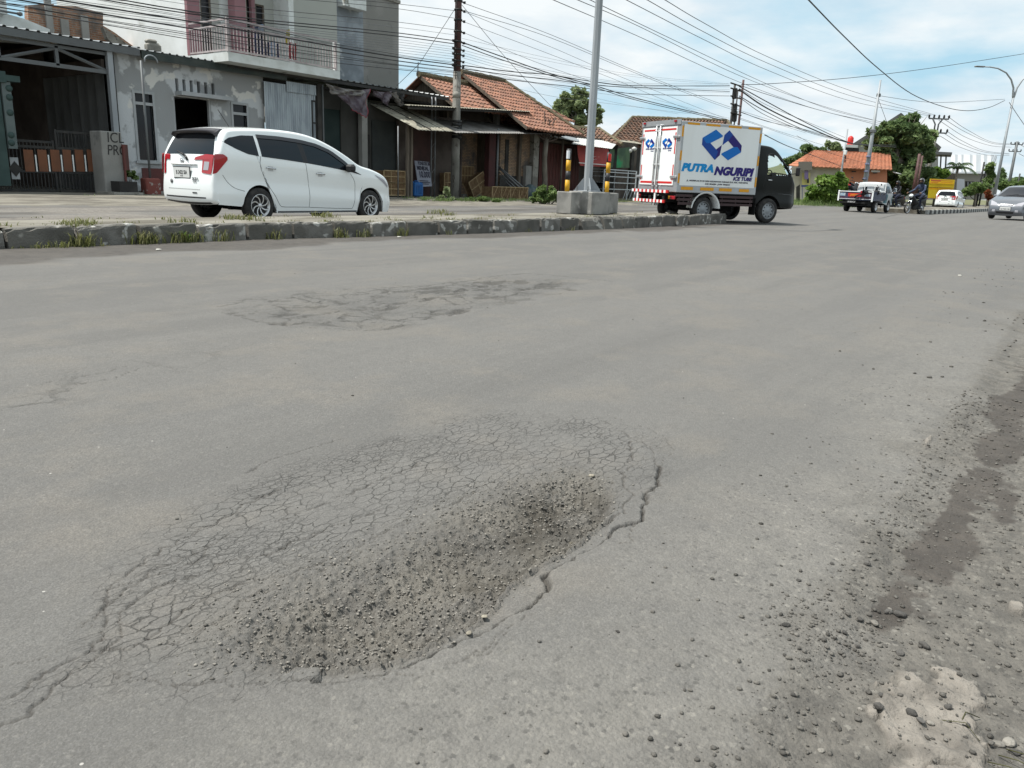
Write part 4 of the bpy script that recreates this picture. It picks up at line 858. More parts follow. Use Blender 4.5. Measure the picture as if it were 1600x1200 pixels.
mb = MB(); mb.box(x[5]+0.1, YS-0.02, GZ, x[6], YS+0.02, 2.9); mb.build('grey_shutter', mat('grey_green_shutter', (0.032,0.038,0.038), 0.7, (0.042,0.048,0.047), 2), sh_)
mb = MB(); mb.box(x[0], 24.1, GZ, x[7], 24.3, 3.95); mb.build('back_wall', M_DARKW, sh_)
# torn banners under the awning
M_BAN = mat('dusty_purple_banner', (0.085,0.065,0.085), 0.45, (0.15,0.13,0.15), 5, 0.4, 0.6, 0.6, 12, stretch=(1,1,1)); M_BANR = mat('banner_red_edge', (0.35,0.06,0.08), 0.6); M_BANG = mat('banner_grey', (0.23,0.22,0.21), 0.6, (0.15,0.14,0.14), 4)
def cloth(poly_px, Yp, name, m, lab, seed, edge=None):
    P0 = [W(u, v, Yp) for u, v in poly_px]; n = 14; rg = random.Random(seed); ph_ = rg.random()*6
    A_, B_, C_, D_ = P0; rows = []
    for i in range(n+1):
        t = i/n; row = []
        for j in range(n+1):
            s = j/n; p = A_.lerp(B_, s).lerp(D_.lerp(C_, s), t); d = 0.10*math.sin(s*11+ph_+t*5)*math.sin(t*3.0)+0.05*math.sin(s*23-t*9+ph_); row.append((p.x, p.y+d, p.z-0.06*math.sin(s*math.pi)*(1-t)))
        rows.append(row)
    mb = MB(); mb.sheet(rows, (0,0.004,0), smooth=True); o = thing(name, mb, m, lab, 'banner')
    if edge:
        e = MB(); e.tube([r_[-1] for r_ in rows], 0.012, 5); e.tube(rows[-1], 0.012, 5); e.build('red_hem', M_BANR, o)
    return o
cloth([(518,138),(577,139),(573,184),(548,170)], YE-0.25, 'torn_banner', M_BAN, 'large torn dusty purple banner with a red hem sagging below the awning', 1, True)
cloth([(508,130),(570,141),(565,150),(520,147)], YE-0.32, 'torn_banner', M_BANG, 'crumpled grey cloth bundled along the awning above the large torn banner', 5)
cloth([(580,140),(612,142),(607,166),(596,158)], YE-0.25, 'torn_banner', M_BAN, 'smaller torn purple banner hanging over the upper end of the asbestos roof', 2)
cloth([(607,142),(618,143),(630,165),(624,166)], YE-0.30, 'torn_banner', M_BANG, 'narrow pale grey torn banner strip between two dark ones', 3)
cloth([(617,143),(634,144),(628,166),(622,160)], YE-0.27, 'torn_banner', M_BLKM, 'black torn banner scrap under the right end of the awning', 4)

# ---- asbestos lean-to and its shops
lt = house('lean_to_shop', 'low shop with a sagging asbestos lean-to roof and dull red door behind the crates', 'shop')
aL, aR = 21.3, W(709, 206, 20.06).x; yF, yT = 20.06, 22.6
wave_sheet((aL, yF, 2.50), (aR+0.1, yF, 2.58), (aR+0.1, yT, 3.50), (aL, yT, 3.46), 0.17, 0.022, 0.008).build('asbestos_roof', M_ASB, lt)
mb = MB()
for xx in (aL+0.62, aL+1.45): mb.tube([(xx, yF-0.01, 2.56), (xx+0.05, yT, 3.52)], 0.018, 6)
mb.build('roof_battens', M_BLKM, lt)
wave_sheet((aR+0.35, yF+0.15, 2.56), (W(862, 208, 20.6).x, 20.6, 3.0), (W(862, 200, 22.8).x, 23.0, 3.50), (aR+0.35, yT+0.3, 3.30), 0.17, 0.022, 0.008).build('zinc_roof', mat('rusty_zinc_roof', (0.24,0.235,0.225), 0.6, (0.15,0.14,0.13), 1.5, 0.42, 0.62, metal=0.3), lt)
YL = 22.3
xl = [W(u, 250, YL).x for u in (636, 646, 673, 690, 722, 770)]
mb = MB(); mb.box(xl[1], YL, GZ, xl[2], YL+0.06, 2.75); mb.build('red_door', mat('dull_red_door', (0.075,0.04,0.036), 0.85, (0.055,0.033,0.03), 2.2), lt)
mb = MB(); mb.box(xl[0]-0.4, YL+0.07, GZ, xl[4], YL+0.2, 3.3); mb.box(xl[2], YL-0.02, GZ, xl[3], YL+0.05, 2.9); mb.box(xl[4], YL+3.0, GZ, xl[5]+6, YL+3.2, 3.6); mb.box(xl[4]-0.1, YL, GZ, xl[4], YL+3, 3.3); mb.build('wall', M_BROWNW, lt)
for u, Yq in ((638, 20.9), (643.5, 20.9)):
    mb = MB(); pxbox(mb, u-1.6, 200, u+1.8, 300, Yq, 0.09, z0=GZ, z1=2.8); mb.build('wooden_post', M_WOOD, lt)
mb = MB(); q = W(622, 240, 20.5); mb.tube([(q.x, 20.5, GZ), (q.x, 20.5, 2.6)], 0.022, 6); mb.build('thin_prop', M_STEELD, lt)
lat = empty('lattice_post', (0,0,0), 0, 'twin tube lattice post holding up the right end of the metal awning', 'post'); Yq = YE-0.2
for u in (673.8, 679.6):
    mb = MB(); q = W(u, 240, Yq); mb.tube([(q.x, Yq, GZ), (q.x, Yq, zE-0.05)], 0.03, 8); mb.build('tube', M_STEELD, lat)
mb = MB(); q0, q1 = W(673.8, 240, Yq).x, W(679.6, 240, Yq).x
for k in range(7): mb.tube([(q0, Yq, 0.5+k*0.5), (q1, Yq, 0.75+k*0.5)], 0.010, 5)
mb.build('lacing', M_STEELD, lat)
# dark open stall beyond the utility pole and the flat roof over it
st = house('open_stall', 'dark open stall with thin flat canopy and red side post right of the wired pole', 'stall')
fa, fb = W(622, 166, 21.0), W(829, 174, 23.3)
wave_sheet((W(640,167,20.6).x, 20.6, 3.36), (W(830,176,21.4).x, 21.4, 3.93), (W(812,168,23.4).x, 23.4, 4.22), (W(622,158,22.9).x, 22.9, 3.62), 0.17, 0.02, 0.008).build('canopy', M_ASB, st)
mb = MB(); a, b = W(640,172,20.7), W(800,172,21.3); mb.tube([(a.x, 20.75, 3.30), (b.x, 21.35, 3.80)], 0.05, 5, smooth=False); mb.build('canopy_beam', M_DARKW, st)
mb = MB(); mb.box(xl[3]+0.1, 23.0, 2.9, W(786, 185, 22.4).x, 23.12, 3.9); mb.build('upper_wall', M_BROWNW, st)
mb = MB(); pxbox(mb, 776.5, 172, 781, 200, 22.4, 0.2); mb.build('stub_column', M_CONC, st)
mb = MB(); pxbox(mb, 764, 205, 774, 301, 21.7, 0.25, z0=GZ, z1=3.05); mb.build('red_side', mat('red_side_panel', (0.075,0.028,0.028), 0.8, (0.055,0.025,0.025), 2.5), st)
mb = MB(); q = W(777, 250, 21.0); mb.tube([(q.x, 21.0, GZ), (q.x, 21.0, 3.0)], 0.05, 8); mb.build('front_pipe', M_GREYM, st)
mb = MB(); mb.box(W(722,250,22.4).x, 22.3, GZ-0.03, W(775, 250, 22).x, 25.2, GZ+0.12); mb.build('floor_slab', M_CONC, st)

# ---- brick walled stall, dark red doors, banners
bw = house('brick_stall', 'low stall of rough pale bricks with a worn concrete pillar left of the bare tree', 'stall'); YB = 22.3
mb = MB(); b0, b1 = W(781, 250, YB).x, W(835, 250, YB).x; mb.box(b0, YB, GZ-0.05, b1, YB+0.14, 3.2); mb.build('brick_wall', M_BRICKD, bw)
mb = MB(); mb.box(b0+0.01, YB-0.03, GZ-0.05, W(817,250,YB).x, YB-0.003, 1.1); mb.box(W(794,240,YB).x-0.25, YB-0.04, 1.1, W(794,240,YB).x, YB-0.003, 2.7); mb.build('dark_boards', M_DARKW, bw)
mb = MB(); q = W(811.5, 250, YB-0.1); mb.box(q.x-0.09, YB-0.15, GZ, q.x+0.09, YB-0.005, 3.1); mb.build('timber_stud', M_WOOD, bw)
mb = MB(); pxbox(mb, 833.5, 212, 841.5, 292, 22.05, 0.35, z0=GZ-0.05, z1=3.25); mb.build('pillar', M_CONC, bw)
mb = MB(); mb.box(W(822,280,22.1).x, 22.12, GZ, b1+0.05, 22.29, 1.6); mb.build('low_pier', M_GREYW, bw)
rd = house('red_door_sheds', 'row of sheds closed with dark red plank doors behind the bare tree', 'shed')
YR = 22.5; r0x, r1x = W(843, 250, YR).x, W(906, 250, YR).x
for k in range(7):
    a = r0x+(r1x-r0x)*k/7; mb = MB()
    for j in range(4):
        w_ = (r1x-r0x)/28; mb.box(a+j*w_+0.01, YR-0.01*(j % 2), GZ, a+(j+1)*w_-0.008, YR+0.05, 2.75)
    mb.build('plank_door', M_DOORR, rd)
mb = MB(); mb.box(r0x-0.1, YR+0.06, GZ, r1x+6.5, YR+0.2, 3.3); mb.build('wall', M_BROWNW, rd)
mb = MB(); mb.box(r0x-0.2, YR-0.5, 2.78, r1x, YR-0.4, 2.9); mb.build('lintel_beam', M_WOOD, rd)
mb = MB(); q = W(877, 260, 21.6); mb.tube([(q.x, 21.6, GZ), (q.x+0.03, 21.6, 2.95)], 0.055, 7); mb.build('front_post', M_WOOD, rd)
mb = MB(); mb.sheet([[W(838,208,21.2), W(905,222,21.2)], [W(838,204,23.0), W(905,216,23.0)]], (0,0,0.03)); mb.build('roof_edge', M_ROOFM, rd)
M_WROOF = mat('white_sheet_roof', (0.62,0.62,0.60), 0.6, (0.48,0.47,0.44), 1.3)
wr = house('banner_shop', 'small shop under white sheet roofing hung with a red banner and a green canvas', 'shop')
A_ = W(893,225,20.6); B_ = W(956,233,20.2); C_ = W(966,222,22.6); D_ = W(903,214,23.0)
wave_sheet(A_, B_, C_, D_, 0.17, 0.022, 0.006).build('white_roof', M_WROOF, wr)
wave_sheet(W(958,222,22.6), W(1008,226,23.6), W(1006,222,24.6), W(960,219,23.8), 0.17, 0.022, 0.006).build('grey_roof', M_ASB, wr)
YN = 21.3
mb = MB(); mb.box(W(905,250,YR).x, YR+0.3, GZ, W(1010,250,YR).x, YR+0.5, 3.1); mb.build('back_wall', M_DARKW, wr)
mb = MB(); q = W(988, 260, 22.4); mb.box(q.x-0.15, 22.4, GZ, q.x+0.15, 22.6, 2.9); mb.build('post', M_DARKW, wr)
for i, (u, v) in enumerate(((984,236),(991,233))):
    q = W(u, v, 22.0); mb = MB(); mb.lathe([(0.0,-0.12),(0.13,-0.05),(0.15,0.06),(0.0,0.14)], (q.x, 22.0, q.z), n=10); mb.build('hanging_lamp', M_WROOF, wr)
def flat_banner(name, pts, Yp, m, lab):
    P = [W(u, v, Yp) for u, v in pts]; mb = MB(); n = 10
    rows = [[P[0].lerp(P[1], s/n).lerp(P[3].lerp(P[2], s/n), t/4)+Vector((0, 0.03*math.sin(s*1.7+t), 0)) for s in range(n+1)] for t in range(5)]
    mb.sheet(rows, (0,0.005,0), smooth=True); return thing(name, mb, m, lab, 'banner')
M_REDB = mat('red_banner', (0.40,0.06,0.05), 0.6, (0.33,0.05,0.05), 3); M_GRNC = mat('green_canvas', (0.09,0.15,0.085), 0.75, (0.05,0.09,0.06), 1.6, 0.4, 0.62, col3=(0.03,0.26,0.11), scale3=0.9, lo3=0.56, hi3=0.66)
ban = flat_banner('red_banner', [(902,226),(950,232),(953,261),(906,259)], YN, M_REDB, 'red printed banner with pale lettering hung under the white roof behind the lamp pole')
M_LET = mat('banner_lettering', (0.75,0.70,0.66), 0.7)
for (u0, v0, u1, v1) in ((925,244,939,246.2),(925,248.5,935,250.2),(904.5,255.0,952,257.5)):
    mb = MB(); a, b = W(u0, v0, YN-0.06), W(u1, v1, YN-0.06); n = int((b.x-a.x)/0.16)
    if v0 > 252: mb.box(a.x, YN-0.065, b.z, b.x, YN-0.06, a.z)
    else:
        for k in range(n):
            if k % 5 != 3: mb.box(a.x+k*0.16, YN-0.065, b.z+0.02*(k % 3), a.x+k*0.16+0.10, YN-0.06, a.z-0.03*(k % 2))
    mb.build('lettering' if v0 < 252 else 'pale_band', M_LET, ban)
flat_banner('green_canvas', [(953,234),(984,230),(984,262),(953,262)], 22.0, M_GRNC, 'dull green canvas screen with a bright green foot beside the red banner')
# steel display rack
rk_ = empty('steel_rack', (0,0,0), 0, 'empty pale steel rack with four shelves between the lamp pole and the truck', 'rack'); Yk = 20.2
M_RACK = mat('rack_paint', (0.42,0.44,0.46), 0.5)
def xr(u): return W(u, 285, Yk).x
for u, y_ in ((944,Yk),(981,Yk),(994,Yk),(944,Yk+0.8),(981,Yk+0.8)):
    mb = MB(); mb.box(xr(u)-0.03, y_, GZ, xr(u)+0.03, y_+0.05, W(968, 266, Yk).z); mb.build('upright', M_RACK, rk_)
for v in (266, 270, 276.5, 286, 296):
    mb = MB(); z = W(968, v, Yk).z; mb.box(xr(944), Yk-0.01, z-0.02, xr(994), Yk+0.02, z+0.025); mb.box(xr(944), Yk+0.02, z-0.005, xr(981), Yk+0.8, z+0.005); mb.build('shelf', M_RACK, rk_)
mb = MB()
for k in range(4): mb.tube([(xr(974+k*5), Yk-0.02, GZ), (xr(979+k*5), Yk-0.02, W(968,296,Yk).z)], 0.016, 5)
mb.build('cross_brace', M_RACK, rk_)
# ------------------------------------------------------------------ clay tiled houses behind the shops
def plane_house(name, lab, ax, Ye, ze, Yr, zr, xR, hip=0.0, zwall=2.2, m=M_TILE, gable=M_WOOD, seed=3, ridge=True, back=True, drop=0.0):
    h = house(name, lab); sl = (zr-ze)/(Yr-Ye)
    tile_roof((ax, Ye, ze), (xR, Ye, ze-drop), (xR-hip, Yr, zr), (ax, Yr, zr), seed=seed).build('roof', m, h)
    if back: mb = MB(); mb.sheet([[(ax, Yr, zr), (xR-hip, Yr, zr)], [(ax, 2*Yr-Ye, ze), (xR, 2*Yr-Ye, ze)]], (0,0,-0.05)); mb.build('rear_roof', m, h)
    if hip > 0: tile_roof((xR, Ye, ze-drop), (xR, 2*Yr-Ye, ze), (xR-hip, Yr+0.01, zr), (xR-hip, Yr, zr), seed=seed+1).build('hip_roof', m, h)
    if ridge:
        mb = MB(); ridge_cap(mb, (ax-0.05, Yr, zr+0.05), (xR-hip, Yr, zr+0.05), 0.13, seed)
        if hip > 0: ridge_cap(mb, (xR-hip, Yr, zr+0.05), (xR, Ye, ze-drop+0.06), 0.09, seed+2)
        mb.build('ridge_tiles', M_MOSS, h)
    w = MB(); i = 0.35; ww = ax+i; yg = max(Ye+0.5, 22.6); w.prism([(ww, yg, 0.1), (ww, 2*Yr-Ye-0.5, 0.1), (ww, 2*Yr-Ye-0.5, ze+0.2), (ww, Yr, zr-0.15), (ww, yg, ze+0.2)], (0.12,0,0)); w.build('gable_wall', gable, h)
    yw = max(Ye+0.55, 23.4); w = MB(); w.box(ww+0.12, yw, 0.1, xR-hip*0.2-0.4, yw+0.15, ze+0.05); w.box(xR-hip*0.2-0.5, yw+0.15, 0.1, xR-hip*0.2-0.4, 2*Yr-Ye-0.5, ze); w.build('wall', M_BRICKD, h)
    w = MB(); w.prism([(ax-0.02, Ye-0.02, ze-0.10), (ax-0.02, Yr, zr-0.10), (ax-0.02, Yr, zr+0.04), (ax-0.02, Ye-0.02, ze+0.03)], (0.04,0,0)); w.build('barge_board', M_WOOD, h); return h
ra = WX(655, 118, 25.34)
plane_house('tiled_house', 'clay tiled gable house with a mossy ridge just left of the wired utility pole', 25.34, 21.9, 3.76, ra.y, ra.z, 30.4, 0, seed=3)
rb = WX(721, 114, 28.38); xh = W(787, 128, rb.y).x
q = W(912, 214, 20.4); sl = (rb.z-4.14)/(rb.y-22); zq = 4.14+sl*(20.4-22)
plane_house('tiled_house', 'large clay tiled house with a hipped right end behind the dark stall', 28.38, 20.4, zq, rb.y, rb.z, q.x, q.x-xh, seed=9)
mb = MB(); a, b = W(814, 150, rb.y+0.9), W(834, 157, rb.y+0.9); ridge_cap(mb, a, b, 0.13, 5)
h3 = house('tiled_house', 'small tiled roof peeping over the right slope of the large hipped house')
mb.build('ridge_tiles', M_MOSS, h3); tile_roof((a.x-0.2, rb.y-0.6, a.z-0.95), (b.x+1.8, rb.y-0.6, b.z-0.95), b, a, seed=14).build('roof', M_TILE, h3)
mb = MB(); mb.box(a.x, rb.y+1.0, 0.1, b.x+0.3, rb.y+1.2, a.z-0.1); mb.build('wall', M_BRICKD, h3)
def far_house(lab, rl, rr, el, er, Yr, Ye, m, seed, name='tiled_house', wallm=M_DARKW):
    h = house(name, lab); a, b = H(*el, Ye), H(*er, Ye); c, d = H(*rr, Yr), H(*rl, Yr); bk = _hf*(2*(Yr-Ye))
    zr_ = (c.z+d.z)/2; ze_ = (a.z+b.z)/2; c.z = d.z = zr_; a.z = b.z = ze_
    tile_roof(a, b, c, d, 0.30, 0.42, seed, thick=0.05).build('roof', m, h)
    tile_roof(b, b+bk, c+_hf*0.01, c, 0.28, 0.34, seed+1).build('hip_roof', m, h)
    tile_roof(a+bk, a, d, d+_hf*0.01, 0.28, 0.34, seed+2).build('hip_roof', m, h)
    mb = MB(); ridge_cap(mb, d, c, 0.12, seed); ridge_cap(mb, d, a, 0.10, seed+1); ridge_cap(mb, c, b, 0.10, seed+2); mb.build('ridge_tiles', M_MOSS, h)
    mb = MB(); q = [a.lerp(b, 0.04)+_hf*0.5, a.lerp(b, 0.96)+_hf*0.5, a.lerp(b, 0.96)+bk-_hf*0.5, a.lerp(b, 0.04)+bk-_hf*0.5]; mb.prism([(v.x, v.y, 0.05) for v in q], (0,0,ze_)); mb.build('wall', wallm, h); return h
far_house('low brown tiled roof between the lamp pole and the white sheet roof', (880,201), (936,199), (856,222), (972,224), 47, 44, M_TILEO, 21)
far_house('large brown tiled roof with a mossy ridge behind the box truck', (988,184), (1136,188), (946,232), (1178,241), 54.5, 50, M_TILEO, 31)

# ------------------------------------------------------------------ taller buildings behind the eaves
wh = house('white_house', 'two storey white house with a railed balcony and pink columns behind the patchy house')
Yf = 23.3; xc = 14.4; zfl = W(357, 80, 21.2).z; xw = W(293, 60, Yf).x; xe = W(527, 60, Yf).x; ztop = 8.6
mb = MB(); mb.box(xw-0.0, Yf+0.01, 3.0, xw+0.16, 31.5, ztop); mb.build('side_wall', M_WHW, wh)
hs = [(W(313,15,Yf).x, W(330,15,Yf).x, zfl-0.1, zfl+2.5), (W(385,20,Yf).x, W(395,20,Yf).x, zfl-0.1, zfl+2.6), (W(399,20,Yf).x, W(413,20,Yf).x, zfl+0.3, W(406,7,Yf).z)]
mb = MB(); wall_holes(mb, xw+0.161, xe, 3.0, ztop, Yf, 0.16, hs); mb.build('front_wall', mat('balcony_back_wall', (0.38,0.39,0.36), 0.85, (0.40,0.41,0.38), 1.5), wh)
for a, b, c, d in hs:
    f = MB(); f.box(a, Yf+0.02, c, a+0.05, Yf+0.12, d); f.box(b-0.05, Yf+0.02, c, b, Yf+0.12, d); f.box(a+0.05, Yf+0.02, d-0.05, b-0.05, Yf+0.12, d); fo = f.build('door' if c < zfl else 'window', M_WOOD, wh)
    f = MB(); f.box(a+0.05, Yf+0.07, c, b-0.05, Yf+0.10, d-0.05); f.build('pane', M_GLASSD, fo)
for u0, u1 in ((292,311.5),(392.5,398),):
    mb = MB(); mb.box(W(u0,15,Yf-0.12).x, Yf-0.14, zfl, W(u1,15,Yf-0.12).x, Yf-0.003, ztop); mb.build('pink_column', M_PINK, wh)
mb = MB(); mb.box(W(367,15,Yf-0.7).x, Yf-0.7, zfl, W(384,15,Yf-0.7).x, Yf-0.35, ztop); mb.build('pink_column', M_PINK, wh)
mb = MB(); mb.box(W(345,15,Yf-0.1).x, Yf-0.1, zfl, W(366,15,Yf-0.1).x, Yf-0.004, ztop); mb.build('white_pier', M_BALC, wh)
Yb0 = 21.2; xb1 = W(527, 118, Yb0).x; zlo = W(357, 95, 21.2).z
mb = MB(); mb.box(xc, Yb0, zlo, xb1+0.12, Yf-0.002, zfl-0.01); mb.build('balcony_slab', M_BALC, wh)
mb = MB(); mb.box(W(451,20,Yb0+1.3).x, Yb0+1.3, zfl, W(457,20,Yb0+1.3).x+0.05, Yf-0.004, ztop); mb.box(xb1-0.02, Yb0+0.02, zfl, xb1+0.14, Yb0+0.2, W(527,66,Yb0).z); mb.build('divider_wall', M_BALC, wh)
mb = MB(); mb.sheet([[(W(425,1,21.6).x,21.5,7.0),(W(446,6,21.6).x,21.5,7.0)],[(W(425,1,21.6).x,23.2,7.5),(W(446,6,21.6).x,23.2,7.5)]], (0,0,0.02)); mb.build('awning', M_ZINC, wh)
M_RAIL = mat('railing_paint', (0.50,0.45,0.45), 0.5, (0.38,0.32,0.32), 6)
bal = MB(); zr1 = W(357, 29, Yb0).z; zr2 = zr1-0.16; zr0 = zfl+0.05
for z in (zr1, zr2, zr0):
    bal.box(xc, Yb0, z-0.025, xb1, Yb0+0.045, z+0.02); bal.box(xc-0.0, Yb0+0.045, z-0.025, xc+0.045, Yf, z+0.02)
bal.box(xc-0.01, Yb0-0.01, zfl, xc+0.06, Yb0+0.06, zr1+0.03); bal.box(xb1-0.06, Yb0-0.01, zfl, xb1, Yb0+0.05, zr1)
bal.build('balcony_railing', M_RAIL, wh)
bars = MB(); n = 36
for i in range(1, n): x_ = xc+(xb1-xc)*i/n; bars.box(x_-0.011, Yb0+0.01, zr0, x_+0.011, Yb0+0.03, zr2)
for i in range(1, 16): y_ = Yb0+(Yf-Yb0)*i/16; bars.box(xc+0.01, y_-0.011, zr0, xc+0.03, y_+0.011, zr2)
bars.build('balusters', M_RAIL, wh)
# washing on a rack and plant pots behind the railing
M_CL = [mat('navy_cloth', (0.03,0.04,0.09), 0.9), mat('red_cloth', (0.30,0.03,0.04), 0.9), mat('pale_blue_cloth', (0.20,0.26,0.36), 0.9), mat('yellow_cloth', (0.40,0.33,0.05), 0.9)]
for k, (u0, u1, v0, v1, c, w_) in enumerate([(398,404,42,82,0,'long navy cloth at the left end of the balcony washing'),(406,413,60,84,0,'short navy cloth beside the long navy one on the balcony'),(415,421,66,88,0,'dark navy shirt in the middle of the balcony washing'),(423,430,64,88,2,'pale blue cloth left of the red clothes on the balcony'),(432,437,68,90,0,'narrow navy cloth just right of the pale blue one'),(447,453,46,70,3,'yellow cloth over the balcony rail'),(452,457,66,92,1,'left one of two red garments on the balcony'),(458,463,68,94,1,'right one of two red garments on the balcony'),(402,412,38,48,2,'pale blue cloth draped high on the left washing line')]):
    Yc = Yb0+0.25+0.05*(k % 3); P0 = [W(u0,v0,Yc), W(u1,v0,Yc), W(u1,v1,Yc), W(u0,v1,Yc)]
    rows = [[P0[0].lerp(P0[1], s/6).lerp(P0[3].lerp(P0[2], s/6), t/6)+Vector((0.02*math.sin(t+s), 0.03*math.sin(s*2.1+t*0.7), 0)) for s in range(7)] for t in range(7)]
    mb = MB(); mb.sheet(rows, (0,0.006,0), smooth=True); thing('hanging_cloth', mb, M_CL[c], w_, 'laundry', 'washing hung out on the balcony')
mb = MB(); mb.box(W(398,56,Yb0+0.3).x, Yb0+0.33, zr1-0.02, W(466,70,Yb0+0.3).x, Yb0+0.35, zr1+0.01); thing('drying_line', mb, M_STEELD, 'thin drying rail behind the balcony railing', 'drying rail')

# grey concrete building
gb = house('grey_building', 'tall raw grey concrete building with a stained blue grey wall panel behind the purple banner'); Yg = 23.6
g0, g1 = W(452, 60, Yg).x, W(623, 60, Yg).x; zt = W(624, 6, Yg).z
gm0, gm1 = W(503, 60, Yg).x, W(566, 60, Yg).x
mb = MB(); mb.box(xe+0.01, Yg, 3.0, g1, 31, zt); mb.build('wall', M_GREYW, gb)
mb = MB(); mb.box(gm0, Yg-0.06, 3.0, gm1, Yg-0.002, W(535, 3, Yg).z); mb.build('stained_panel', M_BLUEW, gb)
mb = MB(); mb.box(W(534,3,Yg-0.3).x, Yg-0.45, W(550,9,Yg-0.45).z-0.05, W(568,3,Yg-0.3).x, Yg-0.061, W(550,2,Yg-0.45).z+0.5); mb.build('ledge', M_BALC, gb)
mb = MB(); mb.box(xe-0.3, Yg-0.05, zt+0.002, g1+0.05, 31.05, zt+0.12); mb.build('coping', M_CONC, gb)
mb = MB(); mb.cbox((W(617,0,Yg+0.5).x, Yg+0.5, zt+0.5), (0.03,0.03,0.9)); mb.build('rebar', M_BLKM, gb)

# ruined brick wall and grey annex over the carport roof
Yr_ = 26.5
rw = house('ruined_brick_wall', 'broken brown brick wall with grey pillars standing above the carport roof', 'wall')
def P_(u, v): return W(u, v, Yr_)
mb = MB(); mb.prism([P_(44,8), P_(44,25), P_(46,60), P_(210,90), P_(208,72), P_(178,50), P_(161,40), P_(161,20), P_(118,10), P_(84,8), P_(84,6)][::-1], (0,0.25,0)); mb.build('brickwork', M_BRICK, rw)
for u0, u1, v0, v1 in ((74,84,-25,60),(96,108,32,60),(128,139,26,62)):
    mb = MB(); mb.box(P_(u0,v1).x, Yr_-0.08, P_(u0,v1).z, P_(u1,v1).x, Yr_-0.003, P_(u1,v0).z); mb.build('pillar', M_GREYW, rw)
mb = MB(); mb.prism([W(161,42,Yr_-0.4), W(208,75,Yr_-0.4), W(180,72,Yr_-0.4), W(168,60,Yr_-0.4)], (0,0.2,0)); mb.build('render_patch', M_CONC, rw)
an = house('grey_annex', 'low pale grey rendered annex behind the carport roof at the top left', 'annex')
mb = MB(); mb.prism([W(-60,20,25.5), W(9,21,25.5), W(40,30,25.5), W(78,46,25.5), W(78,70,25.5), W(-60,60,25.5)][::-1], (0,0.3,0)); mb.build('wall', M_BALC, an)
mb = MB(); mb.box(W(-40,-20,25.3).x, 25.2, W(0,21,25.3).z, W(8,10,25.3).x, 25.49, W(0,-30,25.3).z); mb.build('column', M_BALC, an)
mb = MB(); q = W(31, 22, 25.2); mb.tube([(q.x-0.5,25.2,q.z),(q.x,25.2,q.z)], 0.03, 6); mb.lathe([(0,-0.06),(0.07,-0.03),(0.07,0.04),(0,0.07)], (q.x,25.2,q.z), n=10); mb.build('pipe_stub', M_GREYM, an)
mb = MB(); q = W(239, 76, 22.6); mb.cbox((q.x, 22.6, 4.15), (0.42, 0.3, 0.30), bev=0.07); mb.cbox((q.x-0.05, 22.6, 4.33), (0.28, 0.26, 0.1), bev=0.04); thing('roof_rubble', mb, M_CONC, 'lump of mossy concrete sitting on the metal roof edge', 'rubble')

# ------------------------------------------------------------------ clutter before the shops
M_CANE = mat('cane', (0.22,0.145,0.08), 0.85, (0.15,0.095,0.05), 8, 0.4, 0.62, 0.4, 60); M_CANEL = mat('cane_slat', (0.36,0.27,0.155), 0.8, (0.26,0.19,0.10), 9)
def cage(name, lab, u0, u1, v0, v1, Yp, dep, seed=0, cells=(2,2), rot=None, gap=False, cat='crate', group=None, diag=False):
    vm, um = (v0+v1)/2, (u0+u1)/2; w = W(u1, vm, Yp).x-W(u0, vm, Yp).x; b = W(um, v1, Yp); h = W(um, v0, Yp).z-b.z
    t = empty(name, (b.x, Yp, b.z), 0, lab, cat, group); rg = random.Random(seed)
    mb = MB(); nh = max(5, int(h/0.055)); nv = max(6, int(w/0.055))
    for i in range(nh): z = h*(i+0.5)/nh; mb.box(-w/2+0.01, 0.01, z-0.012, w/2-0.01, 0.018, z+0.012); mb.box(-w/2+0.01, 0.018, z-0.012, -w/2+0.018, dep-0.01, z+0.012)
    for i in range(nv): x_ = -w/2+w*(i+0.5)/nv; mb.box(x_-0.012, 0.002, 0.01, x_+0.012, 0.009, h-0.01); mb.box(x_-0.012, 0.01, h-0.018, x_+0.012, dep-0.01, h-0.01)
    mb.build('weave', M_CANE, t)
    mb = MB(); mb.box(-w/2+0.03, 0.03, 0.02, w/2-0.03, dep-0.03, h-0.03); mb.build('lining', M_CANE, t)
    mb = MB(); r = 0.016
    for a in range(cells[0]+1):
        x_ = -w/2+w*a/cells[0]; mb.box(x_-r, -0.012, 0, x_+r, 0.0, h)
    for a in range(cells[1]+1):
        z = h*a/cells[1]; mb.box(-w/2, -0.024, z-r, w/2, -0.0125, z+r)
    for a in range(4): mb.box((-w/2-r if a % 2 else w/2-r), (0 if a < 2 else dep-r), 0, (-w/2+r if a % 2 else w/2+r), (r if a < 2 else dep), h)
    if diag:
        for a in range(cells[0]):
            x0_, x1_ = -w/2+w*a/cells[0], -w/2+w*(a+1)/cells[0]
            mb.tube([(x0_, -0.03, 0), ((x0_+x1_)/2, -0.03, h), (x1_, -0.03, 0)], 0.012, 5, smooth=False)
            if a % 2: mb.tube([(x0_, -0.035, h), ((x0_+x1_)/2, -0.035, 0), (x1_, -0.035, h)], 0.012, 5, smooth=False)
    mb.build('frame', M_CANEL, t)
    if rot: t.rotation_euler = rot
    return t
cage('woven_crate', 'upper of two stacked square cane crates by the nose of the white car', 600, 633, 267, 285.2, 21.0, 0.7, 1, (3,2), group='woven crates by the shops')
cage('woven_crate', 'lower of two stacked square cane crates by the nose of the white car', 600, 633, 285.6, 305, 21.0, 0.7, 2, (3,2), group='woven crates by the shops')
cage('woven_crate', 'long low cane crate with zigzag slats lying in the weeds', 769.5, 825, 292.5, 311, 20.2, 0.6, 3, (4,1), diag=True, group='woven crates by the shops')
